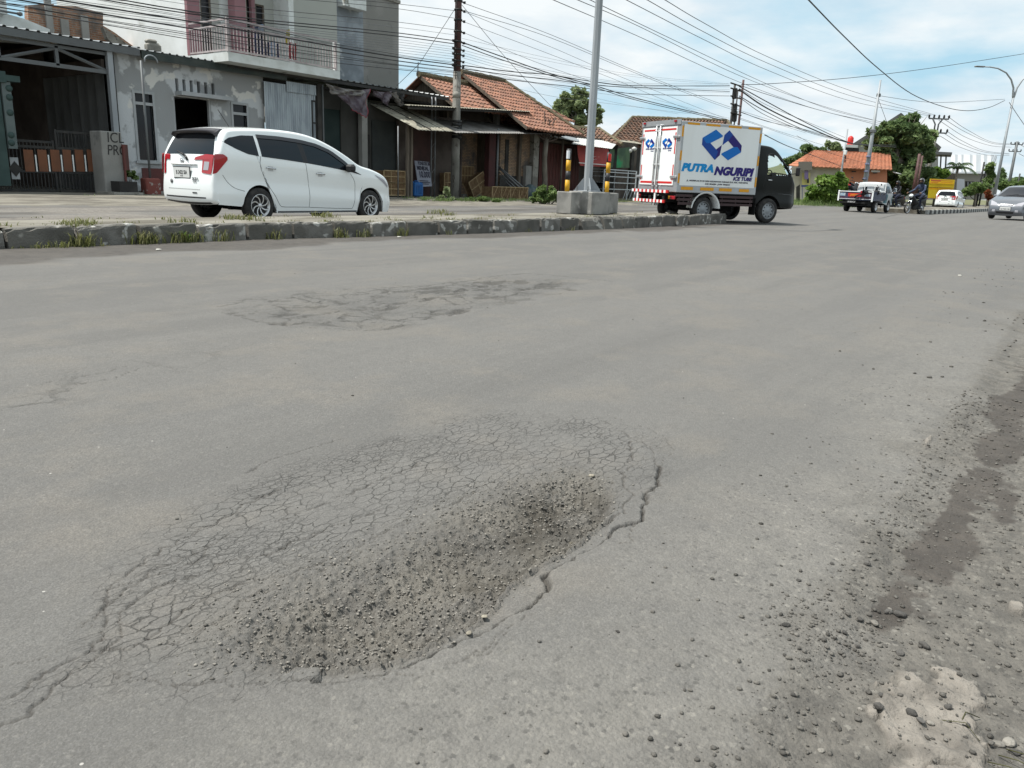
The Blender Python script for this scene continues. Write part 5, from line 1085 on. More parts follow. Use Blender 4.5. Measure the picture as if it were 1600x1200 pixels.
cage('woven_crate', 'wide cane crate on legs inside the dark stall right of the wired pole', 716, 740, 260, 288, 22.6, 0.6, 4, (5,2), group='woven crates by the shops')
cage('woven_crate', 'cane crate half hidden left of the wired pole', 694, 705, 270, 300, 22.0, 0.5, 5, (2,2), group='woven crates by the shops')
cage('woven_crate', 'cane crate tipped on its corner inside the dark stall', 740, 764, 274, 300, 21.9, 0.35, 6, (2,2), rot=(R(-6), R(-27), 0), group='woven crates by the shops')
M_BLUP = mat('blue_plastic', (0.015,0.10,0.30), 0.45, (0.02,0.08,0.22), 5)
def canister(u0, u1, v0, v1, Yp, lab):
    b = W((u0+u1)/2, v1, Yp); w = W(u1,(v0+v1)/2,Yp).x-W(u0,(v0+v1)/2,Yp).x; h = W((u0+u1)/2, v0, Yp).z-b.z
    t = empty('blue_canister', (b.x, Yp, b.z), 0, lab, 'canister', 'blue plastic containers by the crates')
    mb = MB(); mb.cbox((0, 0.2, h*0.46), (w, 0.36, h*0.92), bev=0.05)
    for k in range(3): mb.box(-w/2+0.06+k*(w-0.12)/3, -0.006+0.02-0.02, 0.12, -w/2+0.06+(k+0.6)*(w-0.12)/3, 0.02+0.001, h*0.75)
    mb.build('body', M_BLUP, t); mb = MB(); mb.tube([(-w*0.2,0.2,h*0.92),(-w*0.2,0.2,h),(w*0.2,0.2,h),(w*0.2,0.2,h*0.92)], 0.02, 6); mb.build('handle', M_BLUP, t)
canister(635, 643.5, 281, 306.5, 21.15, 'dark blue plastic canister touching the stacked crates')
canister(643.5, 650, 281.5, 307, 20.95, 'narrow blue canister in the middle of the three')
canister(650, 663, 283, 307.5, 20.8, 'bright blue plastic canister at the foot of the white price board')
sb = empty('price_board', (0,0,0), 0, 'white leaning price board with black lettering behind the blue canisters', 'sign board'); Yq = 21.6
a, b, c, d = W(648,251,Yq+0.25), W(670.5,253,Yq+0.25), W(675,291,Yq), W(654,292,Yq)
M_BRD = mat('price_board_white', (0.27,0.28,0.33), 0.6, (0.22,0.23,0.28), 3)
mb = MB(); mb.prism([a, b, c, d], (0,0.03,0)); mb.build('panel', M_BRD, sb)
M_INK = mat('sign_ink', (0.03,0.03,0.05), 0.7)
bd = (b-a).normalized(); dn = (d-a).normalized(); L_ = (b-a).length; Hh = (d-a).length
def on_board(s, t, size, txt, bold=0.004):
    p = a+bd*L_*s+dn*Hh*t+Vector((0,-0.012,0)); o = text_obj('lettering', txt, M_INK, sb, p, size, FACE, 0, bold)
    Mx = Matrix((bd, -dn, bd.cross(-dn))).transposed().to_4x4(); o.rotation_euler = Mx.to_euler(); return o
on_board(0.18, 0.15, 0.20, 'PONDOK IKI', 0.002).scale = (0.62,1,1)
on_board(0.08, 0.34, 0.22, 'MENJUAL', 0.006).scale = (0.72,1,1)
on_board(0.14, 0.62, 0.34, '10.000', 0.006).scale = (0.72,1,1)
mb = MB()
for t_, s1 in ((0.74,0.6),(0.80,0.72),(0.86,0.6)):
    p = a+dn*Hh*t_+bd*L_*0.12+Vector((0,-0.014,0)); mb.prism([p, p+bd*L_*s1, p+bd*L_*s1+dn*0.03, p+dn*0.03], (0,-0.004,0))
mb.build('lettering', M_INK, sb)
bl = empty('steel_ladder', (0,0,0), 0, 'folded pale steel tubes leaning down beside the brick stall', 'tubes')
for k, (u0,v0,u1,v1) in enumerate([(778,259,818,293),(779,262,812,293),(779,268,806,293),(780,274,800,293)]):
    A0, B0 = W(u0,v0,21.9), W(u1,v1,20.9); mb = MB(); mb.tube([A0, B0], 0.035 if k < 2 else 0.016, 7); mb.build('tube', M_STEELD, bl)
mb = MB(); q = W(826, 288, 21.5)
for k, (r_, z) in enumerate(((0.36,0.0),(0.33,0.28),(0.2,0.5))): pass
mb.lathe([(0.0,0),(0.34,0.02),(0.37,0.25),(0.28,0.5),(0.12,0.62),(0.0,0.64)], (q.x, 21.4, 0.12), n=12); thing('dark_sack', mb, mat('dark_tarp', (0.05,0.09,0.10), 0.7, (0.14,0.16,0.17), 6), 'dark bundled tarp heap at the foot of the brick pillar', 'sack')
pot = empty('plant_pot', (0,0,0), 0, 'dark planter of leafy shoots on a slab beside the graffiti pillar', 'planter'); YPp = YE-1.2
mb = MB(); pxbox(mb, 187, 284, 215, 299, YPp, 0.55, z0=GZ+0.08); mb.build('tub', M_DARKW, pot)
mb = MB(); pxbox(mb, 178, 298, 224, 306, YPp-0.15, 0.9, z0=GZ-0.02, z1=GZ+0.08); thing('kerb_slab', mb, M_CONC, 'low dark concrete slab under the planter', 'slab')
# ------------------------------------------------------------------ plants
def npmesh(name, V, Fq, m, attrs=None, smooth=False):
    me = bpy.data.meshes.new(name); k = Fq.shape[1]
    me.vertices.add(len(V)); me.vertices.foreach_set('co', V.astype(np.float32).ravel()); me.loops.add(Fq.size); me.loops.foreach_set('vertex_index', Fq.astype(np.int32).ravel())
    me.polygons.add(len(Fq)); me.polygons.foreach_set('loop_start', np.arange(0, Fq.size, k, dtype=np.int32)); me.update(calc_edges=True)
    for n_, a in (attrs or {}).items(): at = me.attributes.new(n_, 'FLOAT', 'POINT'); at.data.foreach_set('value', a.astype(np.float32))
    me.materials.append(m); o = bpy.data.objects.new(name, me); COL.objects.link(o); return o
def leaf_mat(name, c1, c2, c3):
    m = bpy.data.materials.new(name); m.use_nodes = True; t = m.node_tree; b = t.nodes['Principled BSDF']; b.inputs['Roughness'].default_value = 0.55; b.inputs['Specular IOR Level'].default_value = 0.35
    a = t.nodes.new('ShaderNodeAttribute'); a.attribute_name = 'tone'; r = t.nodes.new('ShaderNodeValToRGB'); t.links.new(a.outputs['Fac'], r.inputs[0])
    e = r.color_ramp.elements; e[0].color = rgb(c1); e[1].color = rgb(c3); q = e.new(0.5); q.color = rgb(c2); t.links.new(r.outputs[0], b.inputs['Base Color'])
    tr = t.nodes.new('ShaderNodeBsdfTranslucent'); t.links.new(r.outputs[0], tr.inputs[0]); ms = t.nodes.new('ShaderNodeMixShader'); ms.inputs[0].default_value = 0.42
    o = t.nodes['Material Output']; t.links.new(b.outputs[0], ms.inputs[1]); t.links.new(tr.outputs[0], ms.inputs[2]); t.links.new(ms.outputs[0], o.inputs[0]); return m
M_LF = {'dark': leaf_mat('dark_leaves', (0.07,0.115,0.05), (0.135,0.20,0.08), (0.24,0.31,0.135)), 'mid': leaf_mat('mid_leaves', (0.07,0.115,0.04), (0.13,0.20,0.06), (0.23,0.30,0.11)),
        'bright': leaf_mat('bright_leaves', (0.07,0.13,0.025), (0.14,0.24,0.045), (0.25,0.34,0.08)), 'pale': leaf_mat('pale_leaves', (0.15,0.20,0.10), (0.25,0.31,0.15), (0.38,0.42,0.23)), 'dry': leaf_mat('dry_grass', (0.10,0.10,0.04), (0.15,0.17,0.05), (0.25,0.24,0.12)), 'red': leaf_mat('red_leaves', (0.12,0.02,0.015), (0.22,0.05,0.02), (0.2,0.12,0.04))}
M_BARK = mat('bark', (0.12,0.105,0.085), 0.9, (0.19,0.17,0.14), 6, 0.4, 0.62, 0.5, 25, stretch=(1,1,0.3))
def leaves(name, blobs, n, size, m, seed=1, parent=None, aspect=0.55, shell=0.55):
    rg = np.random.default_rng(seed); B_ = np.array([b[:6] for b in blobs], float); wts = B_[:,3]*B_[:,4]*B_[:,5]; wts = wts**0.67; wts /= wts.sum()
    sub = []          # clumps inside every blob give light and dark masses and gaps
    for i, b in enumerate(B_):
        k = max(5, int(46*wts[i]**0.5)); d = rg.normal(size=(k,3)); d /= np.linalg.norm(d, axis=1)[:,None]; rr = (shell+(1-shell)*rg.random((k,1)))
        c = b[:3]+d*b[3:6]*rr*0.85; s = b[3:6].mean()*(0.17+0.24*rg.random(k)); sub += [(c[j], s[j], wts[i]/k, rg.random()) for j in range(k)]
    C_ = np.array([s[0] for s in sub]); S_ = np.array([s[1] for s in sub]); T_ = np.array([s[3] for s in sub]); p = np.array([s[2] for s in sub])*S_**1.2; p /= p.sum()
    idx = rg.choice(len(sub), n, p=p); d = rg.normal(size=(n,3)); d /= np.linalg.norm(d, axis=1)[:,None]; P = C_[idx]+d*(S_[idx]*rg.random(n)**0.55)[:,None]*[1.15,1.15,0.8]
    nrm = rg.normal(size=(n,3))+[0,0,0.9]; nrm /= np.linalg.norm(nrm, axis=1)[:,None]; a = np.cross(nrm, rg.normal(size=(n,3))); a /= np.linalg.norm(a, axis=1)[:,None]; b = np.cross(nrm, a)
    s = (size*(0.6+0.8*rg.random(n)))[:,None]; V = np.stack([P-a*s, P-b*s*aspect+nrm*s*0.15, P+a*s, P+b*s*aspect+nrm*s*0.15], 1).reshape(-1,3)
    tone = np.clip(0.45*T_[idx]+0.55*rg.random(n), 0, 1)
    o = npmesh(name, V, np.arange(n*4).reshape(-1,4), m, {'tone': np.repeat(tone, 4)})
    if parent is not None: o.parent = parent
    return o
def limbs(mb, base, top, r0, blobs, seed=1, n=None):
    rg = random.Random(seed); base, top = Vector(base), Vector(top)
    mid = base.lerp(top, 0.5)+Vector((rg.uniform(-.1,.1), rg.uniform(-.1,.1), 0))*(top-base).length*0.3
    mb.tube([base, base.lerp(mid, 0.5), mid, top], [r0*1.25, r0, r0*0.8, r0*0.45], 8)
    for b in blobs[:n]:
        c = Vector(b[:3]); s = base.lerp(top, rg.uniform(0.45, 0.95)); m_ = s.lerp(c, 0.5)+Vector((0,0,-0.1*(c-s).length)); mb.tube([s, m_, c], [r0*0.42, r0*0.28, r0*0.08], 6)
        for k in range(3):
            e = c+Vector([rg.uniform(-1,1)*b[3+i]*0.8 for i in range(3)]); mb.tube([m_.lerp(c, 0.4), e], [r0*0.16, r0*0.04], 5)
def tree(lab, crown_px, D, base_px, n, size, lm, seed, name='tree', r0=0.14, depthf=0.9, cat='tree', group=None):
    """crown_px: (u, v, ru, rv[, dD]) clumps in the photo, laid out round depth D"""
    bl = []
    for q in crown_px:
        u, v, ru, rv = q[:4]; dd = q[4] if len(q) > 4 else 0; c = H(u, v, D+dd); k = (D+dd)/CAM_F; bl.append((c.x, c.y, c.z, ru*k, ru*k*depthf, rv*k))
    base = H(base_px[0], base_px[1], D); gz_ = zsurf(base.x, min(base.y, 30)); base = Vector((base.x, base.y, gz_-0.05))
    t = empty(name, base, 0, lab, cat, group); inv = -base
    bl = [(b[0]+inv.x, b[1]+inv.y, b[2]+inv.z, b[3], b[4], b[5]) for b in bl]
    cx = sum(b[0] for b in bl)/len(bl); cy = sum(b[1] for b in bl)/len(bl); zt = sum(b[2] for b in bl)/len(bl)
    mb = MB(); limbs(mb, (0,0,0), (cx, cy, zt), r0, bl, seed, 9); mb.build('trunk', M_BARK, t)
    leaves('crown', bl, n, size, lm, seed, t); return t
tree('tall airy tree with pale and fresh green foliage behind the tiled roofs', [(900,150,13,11),(915,146,9,8),(886,162,14,11),(905,165,16,12),(925,168,13,11),(935,182,15,13),(885,180,22,13),(872,172,12,9),(915,186,22,10),(900,140,7,5),(864,176,7,7),(912,158,10,8)], 52, (905,205), 4200, 0.19, M_LF['pale'], 3, r0=0.22)
tree('grey green wispy tree left of the airy tree, over the tiled roof', [(868,176,11,10),(876,165,10,9),(861,184,9,8),(884,152,9,8)], 49, (870,205), 2600, 0.12, M_LF['pale'], 5, r0=0.1)
# bare pollarded tree before the red doors
pt = empty('pollarded_tree', (0,0,0), 0, 'small bare tree with lopped spiky branches before the dark red doors', 'tree'); Yt = 21.0; b0 = W(850, 290, Yt); t0 = W(853.5, 214, Yt); rg_ = random.Random(2)
mb = MB(); mb.tube([(b0.x,Yt,GZ-0.03),(b0.x+0.05,Yt,1.0),(b0.x-0.02,Yt+.03,1.9),(t0.x,Yt,t0.z)], [0.17,0.13,0.12,0.13], 8); mb.build('trunk', M_BARK, pt)
mb = MB()
for k in range(26):
    a = rg_.uniform(0, 6.28); el = rg_.uniform(0.15, 1.35); L_ = rg_.uniform(0.45, 1.15); d = Vector((math.cos(a)*math.cos(el), math.sin(a)*math.cos(el)*0.8, math.sin(el))); s = Vector((t0.x, Yt, t0.z-0.1+rg_.uniform(-.15,.1)))
    e = s+d*L_; mb.tube([s, s.lerp(e,0.55)+Vector((0,0,-0.05)), e], [0.05,0.035,0.025], 5)
    for j in range(2): q = s.lerp(e, rg_.uniform(0.5,0.9)); mb.tube([q, q+Vector((rg_.uniform(-.25,.25), rg_.uniform(-.2,.2), rg_.uniform(0.05,.3)))], [0.02,0.012], 5)
mb.build('lopped_branches', mat('dark_twigs', (0.06,0.045,0.04), 0.9, (0.10,0.075,0.06), 9), pt)
G_ = lambda x, y: zsurf(x, y)
def bush(lab, crown_px, D, n, size, lm, seed, name='bush', base=None, depthf=0.8, flat=0.0):
    bl = []
    for u, v, ru, rv in crown_px: c = H(u, v, D); k = D/CAM_F; bl.append((c.x, c.y, c.z, ru*k, ru*k*depthf, rv*k))
    o0 = Vector((sum(b[0] for b in bl)/len(bl), sum(b[1] for b in bl)/len(bl), 0.05)); bl = [(b[0]-o0.x, b[1]-o0.y, b[2]-o0.z, b[3], b[4], b[5]) for b in bl]
    t = empty(name, o0, 0, lab, 'bush'); leaves('foliage', bl, n, size, lm, seed, t, shell=0.35)
    mb = MB(); rg = random.Random(seed)
    for b in bl:
        for k in range(3): mb.tube([(b[0]*0.5+rg.uniform(-.1,.1), b[1]*0.5, 0), (b[0]+rg.uniform(-.2,.2)*b[3], b[1], b[2])], [0.03*b[3]+0.008, 0.006], 5)
    mb.build('stems', M_BARK, t); return t
bush('leafy weed bush at the foot of the bare tree', [(845,297,13,10),(862,303,14,12),(838,308,14,10),(852,311,18,8),(872,308,9,9)], 30.5, 4200, 0.055, M_LF['mid'], 11)
bush('low grassy weeds in front of the zigzag cane crate', [(735,312,14,3),(755,311,14,4),(775,314,12,3),(712,313,8,3)], 29.5, 2400, 0.04, M_LF['mid'], 12)
bush('wilting broad leaved plant left of the wired pole', [(697,297,5,6),(690,310,6,6),(700,303,4,5),(685,312,6,4),(706,311,6,3)], 28.5, 420, 0.075, M_LF['pale'], 13, 'wilting_plant')
bush('leafy shoots in the planter beside the graffiti pillar', [(184,262,5,9),(196,272,10,8),(205,273,9,7),(188,279,8,6),(213,278,5,4)], 21.6, 900, 0.05, M_LF['mid'], 14, 'potted_shoots')
bush('big bright leafy bush left of the blue pickup', [(1290,292,26,24),(1310,285,20,20),(1275,305,20,14),(1302,308,28,12),(1322,300,12,18),(1262,313,10,6)], 58, 9000, 0.17, M_LF['bright'], 15)
tree('large dense dark green tree left of the crossarm power pole', [(1405,215,38,34),(1425,202,30,22),(1385,225,28,30),(1442,225,24,26),(1370,240,24,30),(1400,255,42,34),(1438,258,28,32),(1418,192,20,13),(1378,203,18,14),(1412,283,40,26),(1385,275,24,26),(1360,222,14,16),(1446,285,20,22),(1362,205,9,8),(1395,196,14,10)], 76, (1410,305), 34000, 0.26, M_LF['dark'], 21, r0=0.4)
tree('round dark tree just above the left end of the orange roof', [(1262,232,11,7),(1256,237,9,7),(1272,235,8,5)], 110, (1262,300), 1800, 0.3, M_LF['dark'], 22)
tree('small dark tree between the round dark tree and the pale one', [(1285,235,6,5)], 112, (1285,300), 600, 0.3, M_LF['dark'], 23)
tree('pale airy tree behind the thin white boxed pole', [(1303,228,10,8),(1293,224,5,5),(1311,233,6,5)], 105, (1303,300), 1300, 0.22, M_LF['pale'], 24)
tree('dark low trees seen past the truck cab roof', [(1238,250,9,6),(1247,246,7,6),(1228,254,8,6),(1215,262,12,8)], 120, (1238,300), 2200, 0.3, M_LF['dark'], 25)
tree('yellow green tree behind the yellow kiosk', [(1462,268,9,7),(1475,272,8,6),(1452,275,8,8)], 78, (1462,305), 2600, 0.2, M_LF['bright'], 26)
tree('slim tree beside the lattice posts of the warehouse yard', [(1546,262,6,9),(1549,275,6,9),(1543,283,7,6)], 96, (1547,305), 1800, 0.2, M_LF['mid'], 27)
tree('leafy hedge tree left of the grey car', [(1525,293,9,9),(1512,300,10,6),(1538,296,9,9)], 76, (1525,308), 3200, 0.17, M_LF['mid'], 28)
bush('red leaved shrub left of the twin arm lamp', [(1543,302,5,6),(1546,308,5,5)], 74, 700, 0.15, M_LF['red'], 29)
tree('dark conical treetop behind the right hand hedge', [(1565,268,4,6),(1565,276,7,6)], 150, (1565,310), 800, 0.35, M_LF['dark'], 30)
tree('long dark tree belt along the right skyline', [(1560,284,14,7),(1580,286,14,7),(1600,284,16,8),(1630,282,22,10),(1548,290,12,8)], 140, (1590,310), 7000, 0.35, M_LF['dark'], 31)
tree('brighter green trees over the grey car roof', [(1565,290,12,6),(1582,292,14,7),(1605,290,14,8)], 105, (1590,310), 5000, 0.24, M_LF['mid'], 32)
# palm
pa = H(1489, 305, 84); palm = empty('palm_tree', (pa.x, pa.y, 0.05), 0, 'small palm tree with arching fronds between the pavilion and the warehouse', 'palm tree'); hz = H(1487, 262, 84).z; rg_ = random.Random(8)
mb = MB(); mb.tube([(0,0,0),(0.05,0,hz*0.5),(0,0,hz)], [0.2,0.15,0.12], 8); mb.build('trunk', M_BARK, palm)
for k in range(13):
    a = k*2.4; el = 0.9 if k < 6 else 0.35; pts = []; L_ = 2.1
    for i in range(7): t_ = i/6; pts.append(Vector((math.cos(a)*L_*t_*math.cos(el)*(1.1), math.sin(a)*L_*t_*math.cos(el), hz+L_*t_*math.sin(el)-1.35*t_*t_)))
    mb = MB(); mb.tube(pts, [0.03]*6+[0.01], 5); side = Vector((-math.sin(a), math.cos(a), 0))
    for i in range(26):
        f = i/26*6; i0 = min(int(f), 5); p = pts[i0].lerp(pts[i0+1], f-i0)
        for s_ in (-1, 1): e = p+side*s_*0.42*(1-0.5*i/26)+Vector((math.cos(a)*0.15, math.sin(a)*0.15, -0.22)); mb.add([p, p+Vector((0,0,0.02))+(e-p)*0.5+Vector((math.cos(a)*.03, math.sin(a)*.03, 0)), e, p+(e-p)*0.5-Vector((math.cos(a)*.03, math.sin(a)*.03, 0))], [(0,1,2,3)])
    o = mb.build('frond', M_LF['dark'], palm, fix=False)
# grass along the kerb and weeds on the median
def grass(name, spots, m, seed=1):
    rg = np.random.default_rng(seed); V = []; T = []
    for (x, y, z, r, h, n) in spots:
        for _ in range(n):
            a = rg.random()*6.283; q = r*rg.random()**0.6; bx_, by_ = x+math.cos(a)*q, y+math.sin(a)*q*0.6; d = rg.random()*6.283; hh = h*(0.35+0.75*rg.random()); w = 0.0035+0.004*rg.random(); ln = hh*(0.25+0.8*rg.random())
            pX, pY = -math.sin(d)*w, math.cos(d)*w; mx_, my_ = bx_+math.cos(d)*ln*0.35, by_+math.sin(d)*ln*0.35; tx, ty = bx_+math.cos(d)*ln, by_+math.sin(d)*ln
            V += [(bx_-pX,by_-pY,z),(bx_+pX,by_+pY,z),(mx_+pX*.8,my_+pY*.8,z+hh*0.65),(mx_-pX*.8,my_-pY*.8,z+hh*0.65),(mx_-pX*.8,my_-pY*.8,z+hh*0.65),(mx_+pX*.8,my_+pY*.8,z+hh*0.65),(tx,ty,z+hh*0.9),(tx,ty,z+hh*0.9)]
            T += [rg.random()]*8
    V = np.array(V); return tag(npmesh(name, V, np.arange(len(V)).reshape(-1,4), m, {'tone': np.array(T)}), kind='stuff')
rg_ = random.Random(5); sp = []; sp2 = []
for k in range(330):
    x = rg_.uniform(-2, 13)**1.0; dn_ = vnoise(np.float64(x*1.1), np.float64(3.3), 8)
    if rg_.random() < (0.03+dn_*dn_*0.7)*(1.0 if x < 8.5 else 0.3): sp.append((x, float(yk(x))-rg_.uniform(0.01, 0.16), 0.0, 0.08, rg_.uniform(0.03, 0.13), 8))
for u, v in ((160,372),(180,376),(80,378),(95,380),(222,372),(240,380),(285,378),(290,376),(300,370),(205,378),(130,384),(445,362),(470,360),(490,355),(380,368)): p = G(u, v); sp.append((p.x, min(p.y, float(yk(p.x))-0.03), 0, 0.15, 0.17, 38))
grass('kerb_grass', sp, M_LF['dry'], 2)
p = G(285, 378); grass('bright_kerb_tuft', [(p.x, p.y, 0, 0.16, 0.16, 160), (p.x+0.3, p.y, 0, 0.1, 0.12, 60)], M_LF['bright'], 4)
for k in range(120): x = rg_.uniform(2.5, 19); sp2.append((x, float(yk(x))+rg_.uniform(0.14, 0.5)+(rg_.random() < 0.4)*rg_.uniform(0, 1.6), MZ-0.015, 0.14, rg_.uniform(0.02, 0.07), 7))
for u, v in ((125,348),(128,349),(375,342),(395,343),(370,341),(515,338),(285,347),(120,352),(690,331),(680,333),(700,335),(500,337)): p = G(u, v, MZ); sp2.append((p.x, p.y, MZ-0.015, 0.22, 0.10, 45))
grass('median_weeds', sp2, M_LF['dry'], 3)
sp3 = [(rg_.uniform(20, 34), 18.6+rg_.uniform(-.5, 1.6), 0.09, 0.25, 0.14, 30) for _ in range(110)]+[(rg_.uniform(9, 22), 19.5+rg_.uniform(0, 1.6), 0.09, 0.2, 0.08, 12) for _ in range(40)]
grass('forecourt_weeds', sp3, M_LF['mid'], 6)
sp4 = []
for _ in range(900): p = H(rg_.uniform(1235, 1600), 0, 1); D_ = rg_.uniform(52, 80); u = rg_.uniform(1180, 1335); q = H(u, 318, D_); sp4.append((q.x, q.y, 0.03, 0.5, rg_.uniform(0.2, 0.6), 10))
grass('verge_grass', sp4, M_LF['mid'], 9)
mb = MB(); rg_ = random.Random(12); p = G(1560, 1150)
for k in range(5):
    a = G(1520+rg_.uniform(0,90), 1110+rg_.uniform(0,90)); d = rg_.uniform(0,6.28); mb.tube([(a.x,a.y,znear(a.x,a.y)+0.004),(a.x+0.03*math.cos(d),a.y+0.03*math.sin(d),znear(a.x,a.y)+0.018),(a.x+0.07*math.cos(d+.4),a.y+0.07*math.sin(d+.4),znear(a.x,a.y)+0.006)], 0.0009, 4)
tag(mb.build('dry_straw', M_LF['dry']), kind='stuff')

# ------------------------------------------------------------------ buildings far to the right
def panel(mb, pts, D, dep, m=None):      # upright slab facing the road junction; pts in the photo, thickness away from the viewer
    P = [H(u, v, D) for u, v in pts]; d = Vector((P[0].x+P[len(P)//2].x, P[0].y+P[len(P)//2].y, 0)).normalized(); return mb.prism(P, d*dep, m)
M_ORW = mat('orange_wall', (0.50,0.21,0.12), 0.85, (0.42,0.18,0.11), 0.6); M_CRW = mat('cream_wall', (0.56,0.53,0.46), 0.85, (0.46,0.44,0.39), 0.7, 0.45, 0.62); M_ORT = mat('orange_roof_tile', (0.43,0.18,0.105), 0.85, (0.34,0.15,0.09), 0.8, 0.4, 0.62, 0.3, 10)
oh = house('orange_house', 'long low house with a bright orange tiled roof and cream end wall'); Do = 72
A_, B_, C_, D_ = H(1250,262,Do-3), H(1394,262.5,Do-3), H(1391,240,Do+3), H(1272,235,Do+3)
B_.z = A_.z = (A_.z+B_.z)/2; C_.z = D_.z = (C_.z+D_.z)/2
tile_roof(A_, B_, C_, D_, 0.35, 0.38, 41).build('roof', M_ORT, oh)
E_ = H(1233, 258.5, Do+2); tile_roof(E_, A_, D_, D_+Vector((0.05,0.05,0)), 0.35, 0.38, 42).build('hip_roof', M_ORT, oh)
mb = MB(); mb.prism([B_, C_, C_+_hf*6+Vector((0,0,-1.6))], (0.1,0,0)); mb.build('gable', M_ORW, oh)
F_ = C_+_hf*6; F_.z = A_.z; G2 = D_+_hf*6; G2.z = A_.z; mb = MB(); mb.sheet([[C_, D_],[F_, G2]], (0,0,0.05)); mb.build('rear_roof', M_ORT, oh)
mb = MB(); panel(mb, [(1318,259),(1386,261),(1386,312),(1318,312)], Do-2, 8); mb.build('orange_wall', M_ORW, oh)
mb = MB(); panel(mb, [(1237,260),(1316,259),(1316,312),(1237,312)], Do-2.05, 8); mb.build('cream_wall', M_CRW, oh)
mb = MB(); panel(mb, [(1247.5,252.5),(1269,252.5),(1269,266),(1247.5,266)], Do-3.2, 0.2); mb.build('signboard', mat('grey_board', (0.24,0.215,0.19), 0.8), oh)
mb = MB(); panel(mb, [(1257,266),(1263,266),(1263,280),(1257,280)], Do-3.0, 0.1); mb.build('purple_stripe', mat('purple_paint', (0.22,0.17,0.33), 0.7), oh)
mb = MB(); panel(mb, [(1253,270),(1266,270),(1266,289),(1253,289)], Do-2.6, 0.1); mb.build('yellow_patch', mat('yellow_paint', (0.55,0.50,0.20), 0.8), oh)
mb = MB(); panel(mb, [(1261,278),(1264,278),(1264,286),(1261,286)], Do-2.8, 0.05); mb.build('window', M_BLKM, oh)
mb = MB(); panel(mb, [(1252,289),(1264,289),(1264,292),(1252,292)], Do-6.0, 0.1); panel(mb, [(1253,292),(1254,292),(1254,312),(1253,312)], Do-6.0, 0.1); panel(mb, [(1262,292),(1263,292),(1263,312),(1262,312)], Do-6.0, 0.1); thing('blue_sign', mb, mat('dark_blue_sign', (0.06,0.08,0.22), 0.6), 'small dark blue board on two legs before the cream wall', 'sign')
mb = MB(); panel(mb, [(1244,292),(1250,288),(1250,316),(1244,317)], Do-8, 0.4); thing('grey_gate_post', mb, M_DARKW, 'dark gate post just right of the truck cab nose', 'post')
mb = MB(); panel(mb, [(1361,266),(1375,266.5),(1375,269),(1361,269)], Do-2.4, 0.3); mb.build('white_canopy', M_WHW, oh)
for u in (1330.5, 1364): mb = MB(); panel(mb, [(u,267),(u+7,267),(u+7,268.8),(u,268.8)] if u < 1350 else [(u,269.2),(u+7,269.2),(u+7,271),(u,271)], Do-2.2, 0.1); mb.build('vent', M_BLKM, oh)
gr = house('grey_gabled_hall', 'grey hall with a wide pitched roof mostly hidden behind the large dark tree', 'hall'); Dg = 98
mb = MB(); panel(mb, [(1338,224),(1408,182),(1466,231),(1466,312),(1338,312)], Dg, 10); mb.build('wall', mat('pale_grey_gable', (0.38,0.38,0.36), 0.9, (0.3,0.3,0.29), 0.4), gr)
mb = MB(); panel(mb, [(1330,226),(1408,176),(1408,181),(1334,229)], Dg-1, 12); panel(mb, [(1408,176),(1471,230),(1466,233),(1408,181)], Dg-1, 12); mb.build('roof', mat('grey_shingle', (0.13,0.125,0.12), 0.85, (0.18,0.175,0.17), 1), gr)
tk = empty('water_tank', (0,0,0), 0, 'red water tank on a white plinth above the orange roof', 'water tank'); q = H(1328.8, 220, 90); k = 90/CAM_F
mb = MB(); mb.lathe([(4.0*k,-6*k),(4.2*k,-5*k),(4.2*k,-1*k),(4.4*k,0),(4.2*k,1*k),(4.2*k,4*k),(2.5*k,6*k),(1*k,7*k),(0,7*k)], q, n=16); mb.build('tank', mat('red_plastic', (0.55,0.035,0.03), 0.45), tk)
mb = MB(); panel(mb, [(1320,225.5),(1341,226.5),(1340,231),(1320,230)], 89, 2.5); mb.build('plinth', M_WHW, tk); mb = MB(); panel(mb, [(1319,230.2),(1342,231.2),(1342,240),(1319,240)], 89.1, 3); mb.build('black_base', M_BLKM, tk)
pv = house('pavilion', 'flat roofed grey pavilion on two dark columns right of the big tree', 'pavilion')
mb = MB(); panel(mb, [(1457,236.5),(1488,238),(1487,242),(1457,241)], 84, 5); mb.build('flat_roof', mat('grey_slab', (0.17,0.17,0.17), 0.8), pv)
for u in (1470.5, 1478.5): mb = MB(); panel(mb, [(u-1.3,241.5),(u+1.3,241.6),(u-1.6,290),(u-4.2,290)], 85, 0.3); mb.build('column', M_GREYM, pv)
mb = MB(); panel(mb, [(1460,270),(1492,271),(1491,312),(1460,312)], 88, 4); mb.build('wall', M_WOOD, pv)
wa = house('warehouse', 'long warehouse with a pale striped metal roof and beige walls on the right', 'warehouse'); Dw = 112
M_WS = [mat('warehouse_roof_pale', (0.42,0.43,0.44), 0.8), mat('warehouse_roof_grey', (0.28,0.305,0.325), 0.8)]
us = [1485, 1492, 1496, 1502, 1505, 1515, 1519, 1525, 1532, 1537, 1542, 1548, 1557]
for i in range(len(us)-1):
    mb = MB(); P = [H(us[i], 269.5, Dw), H(us[i+1], 269.5, Dw), H(us[i+1]+0.5, 243.0, Dw+9), H(us[i]+0.5, 242.0, Dw+9)]; mb.sheet([[P[0], P[1]], [P[3], P[2]]], (0,0,0.08)); mb.build('roof_sheet', M_WS[i % 2], wa)
mb = MB(); panel(mb, [(1487,270.5),(1556,271),(1556,312),(1487,312)], Dw+1, 9); mb.build('wall', mat('beige_wall', (0.33,0.32,0.28), 0.85, (0.28,0.27,0.24), 0.5), wa)
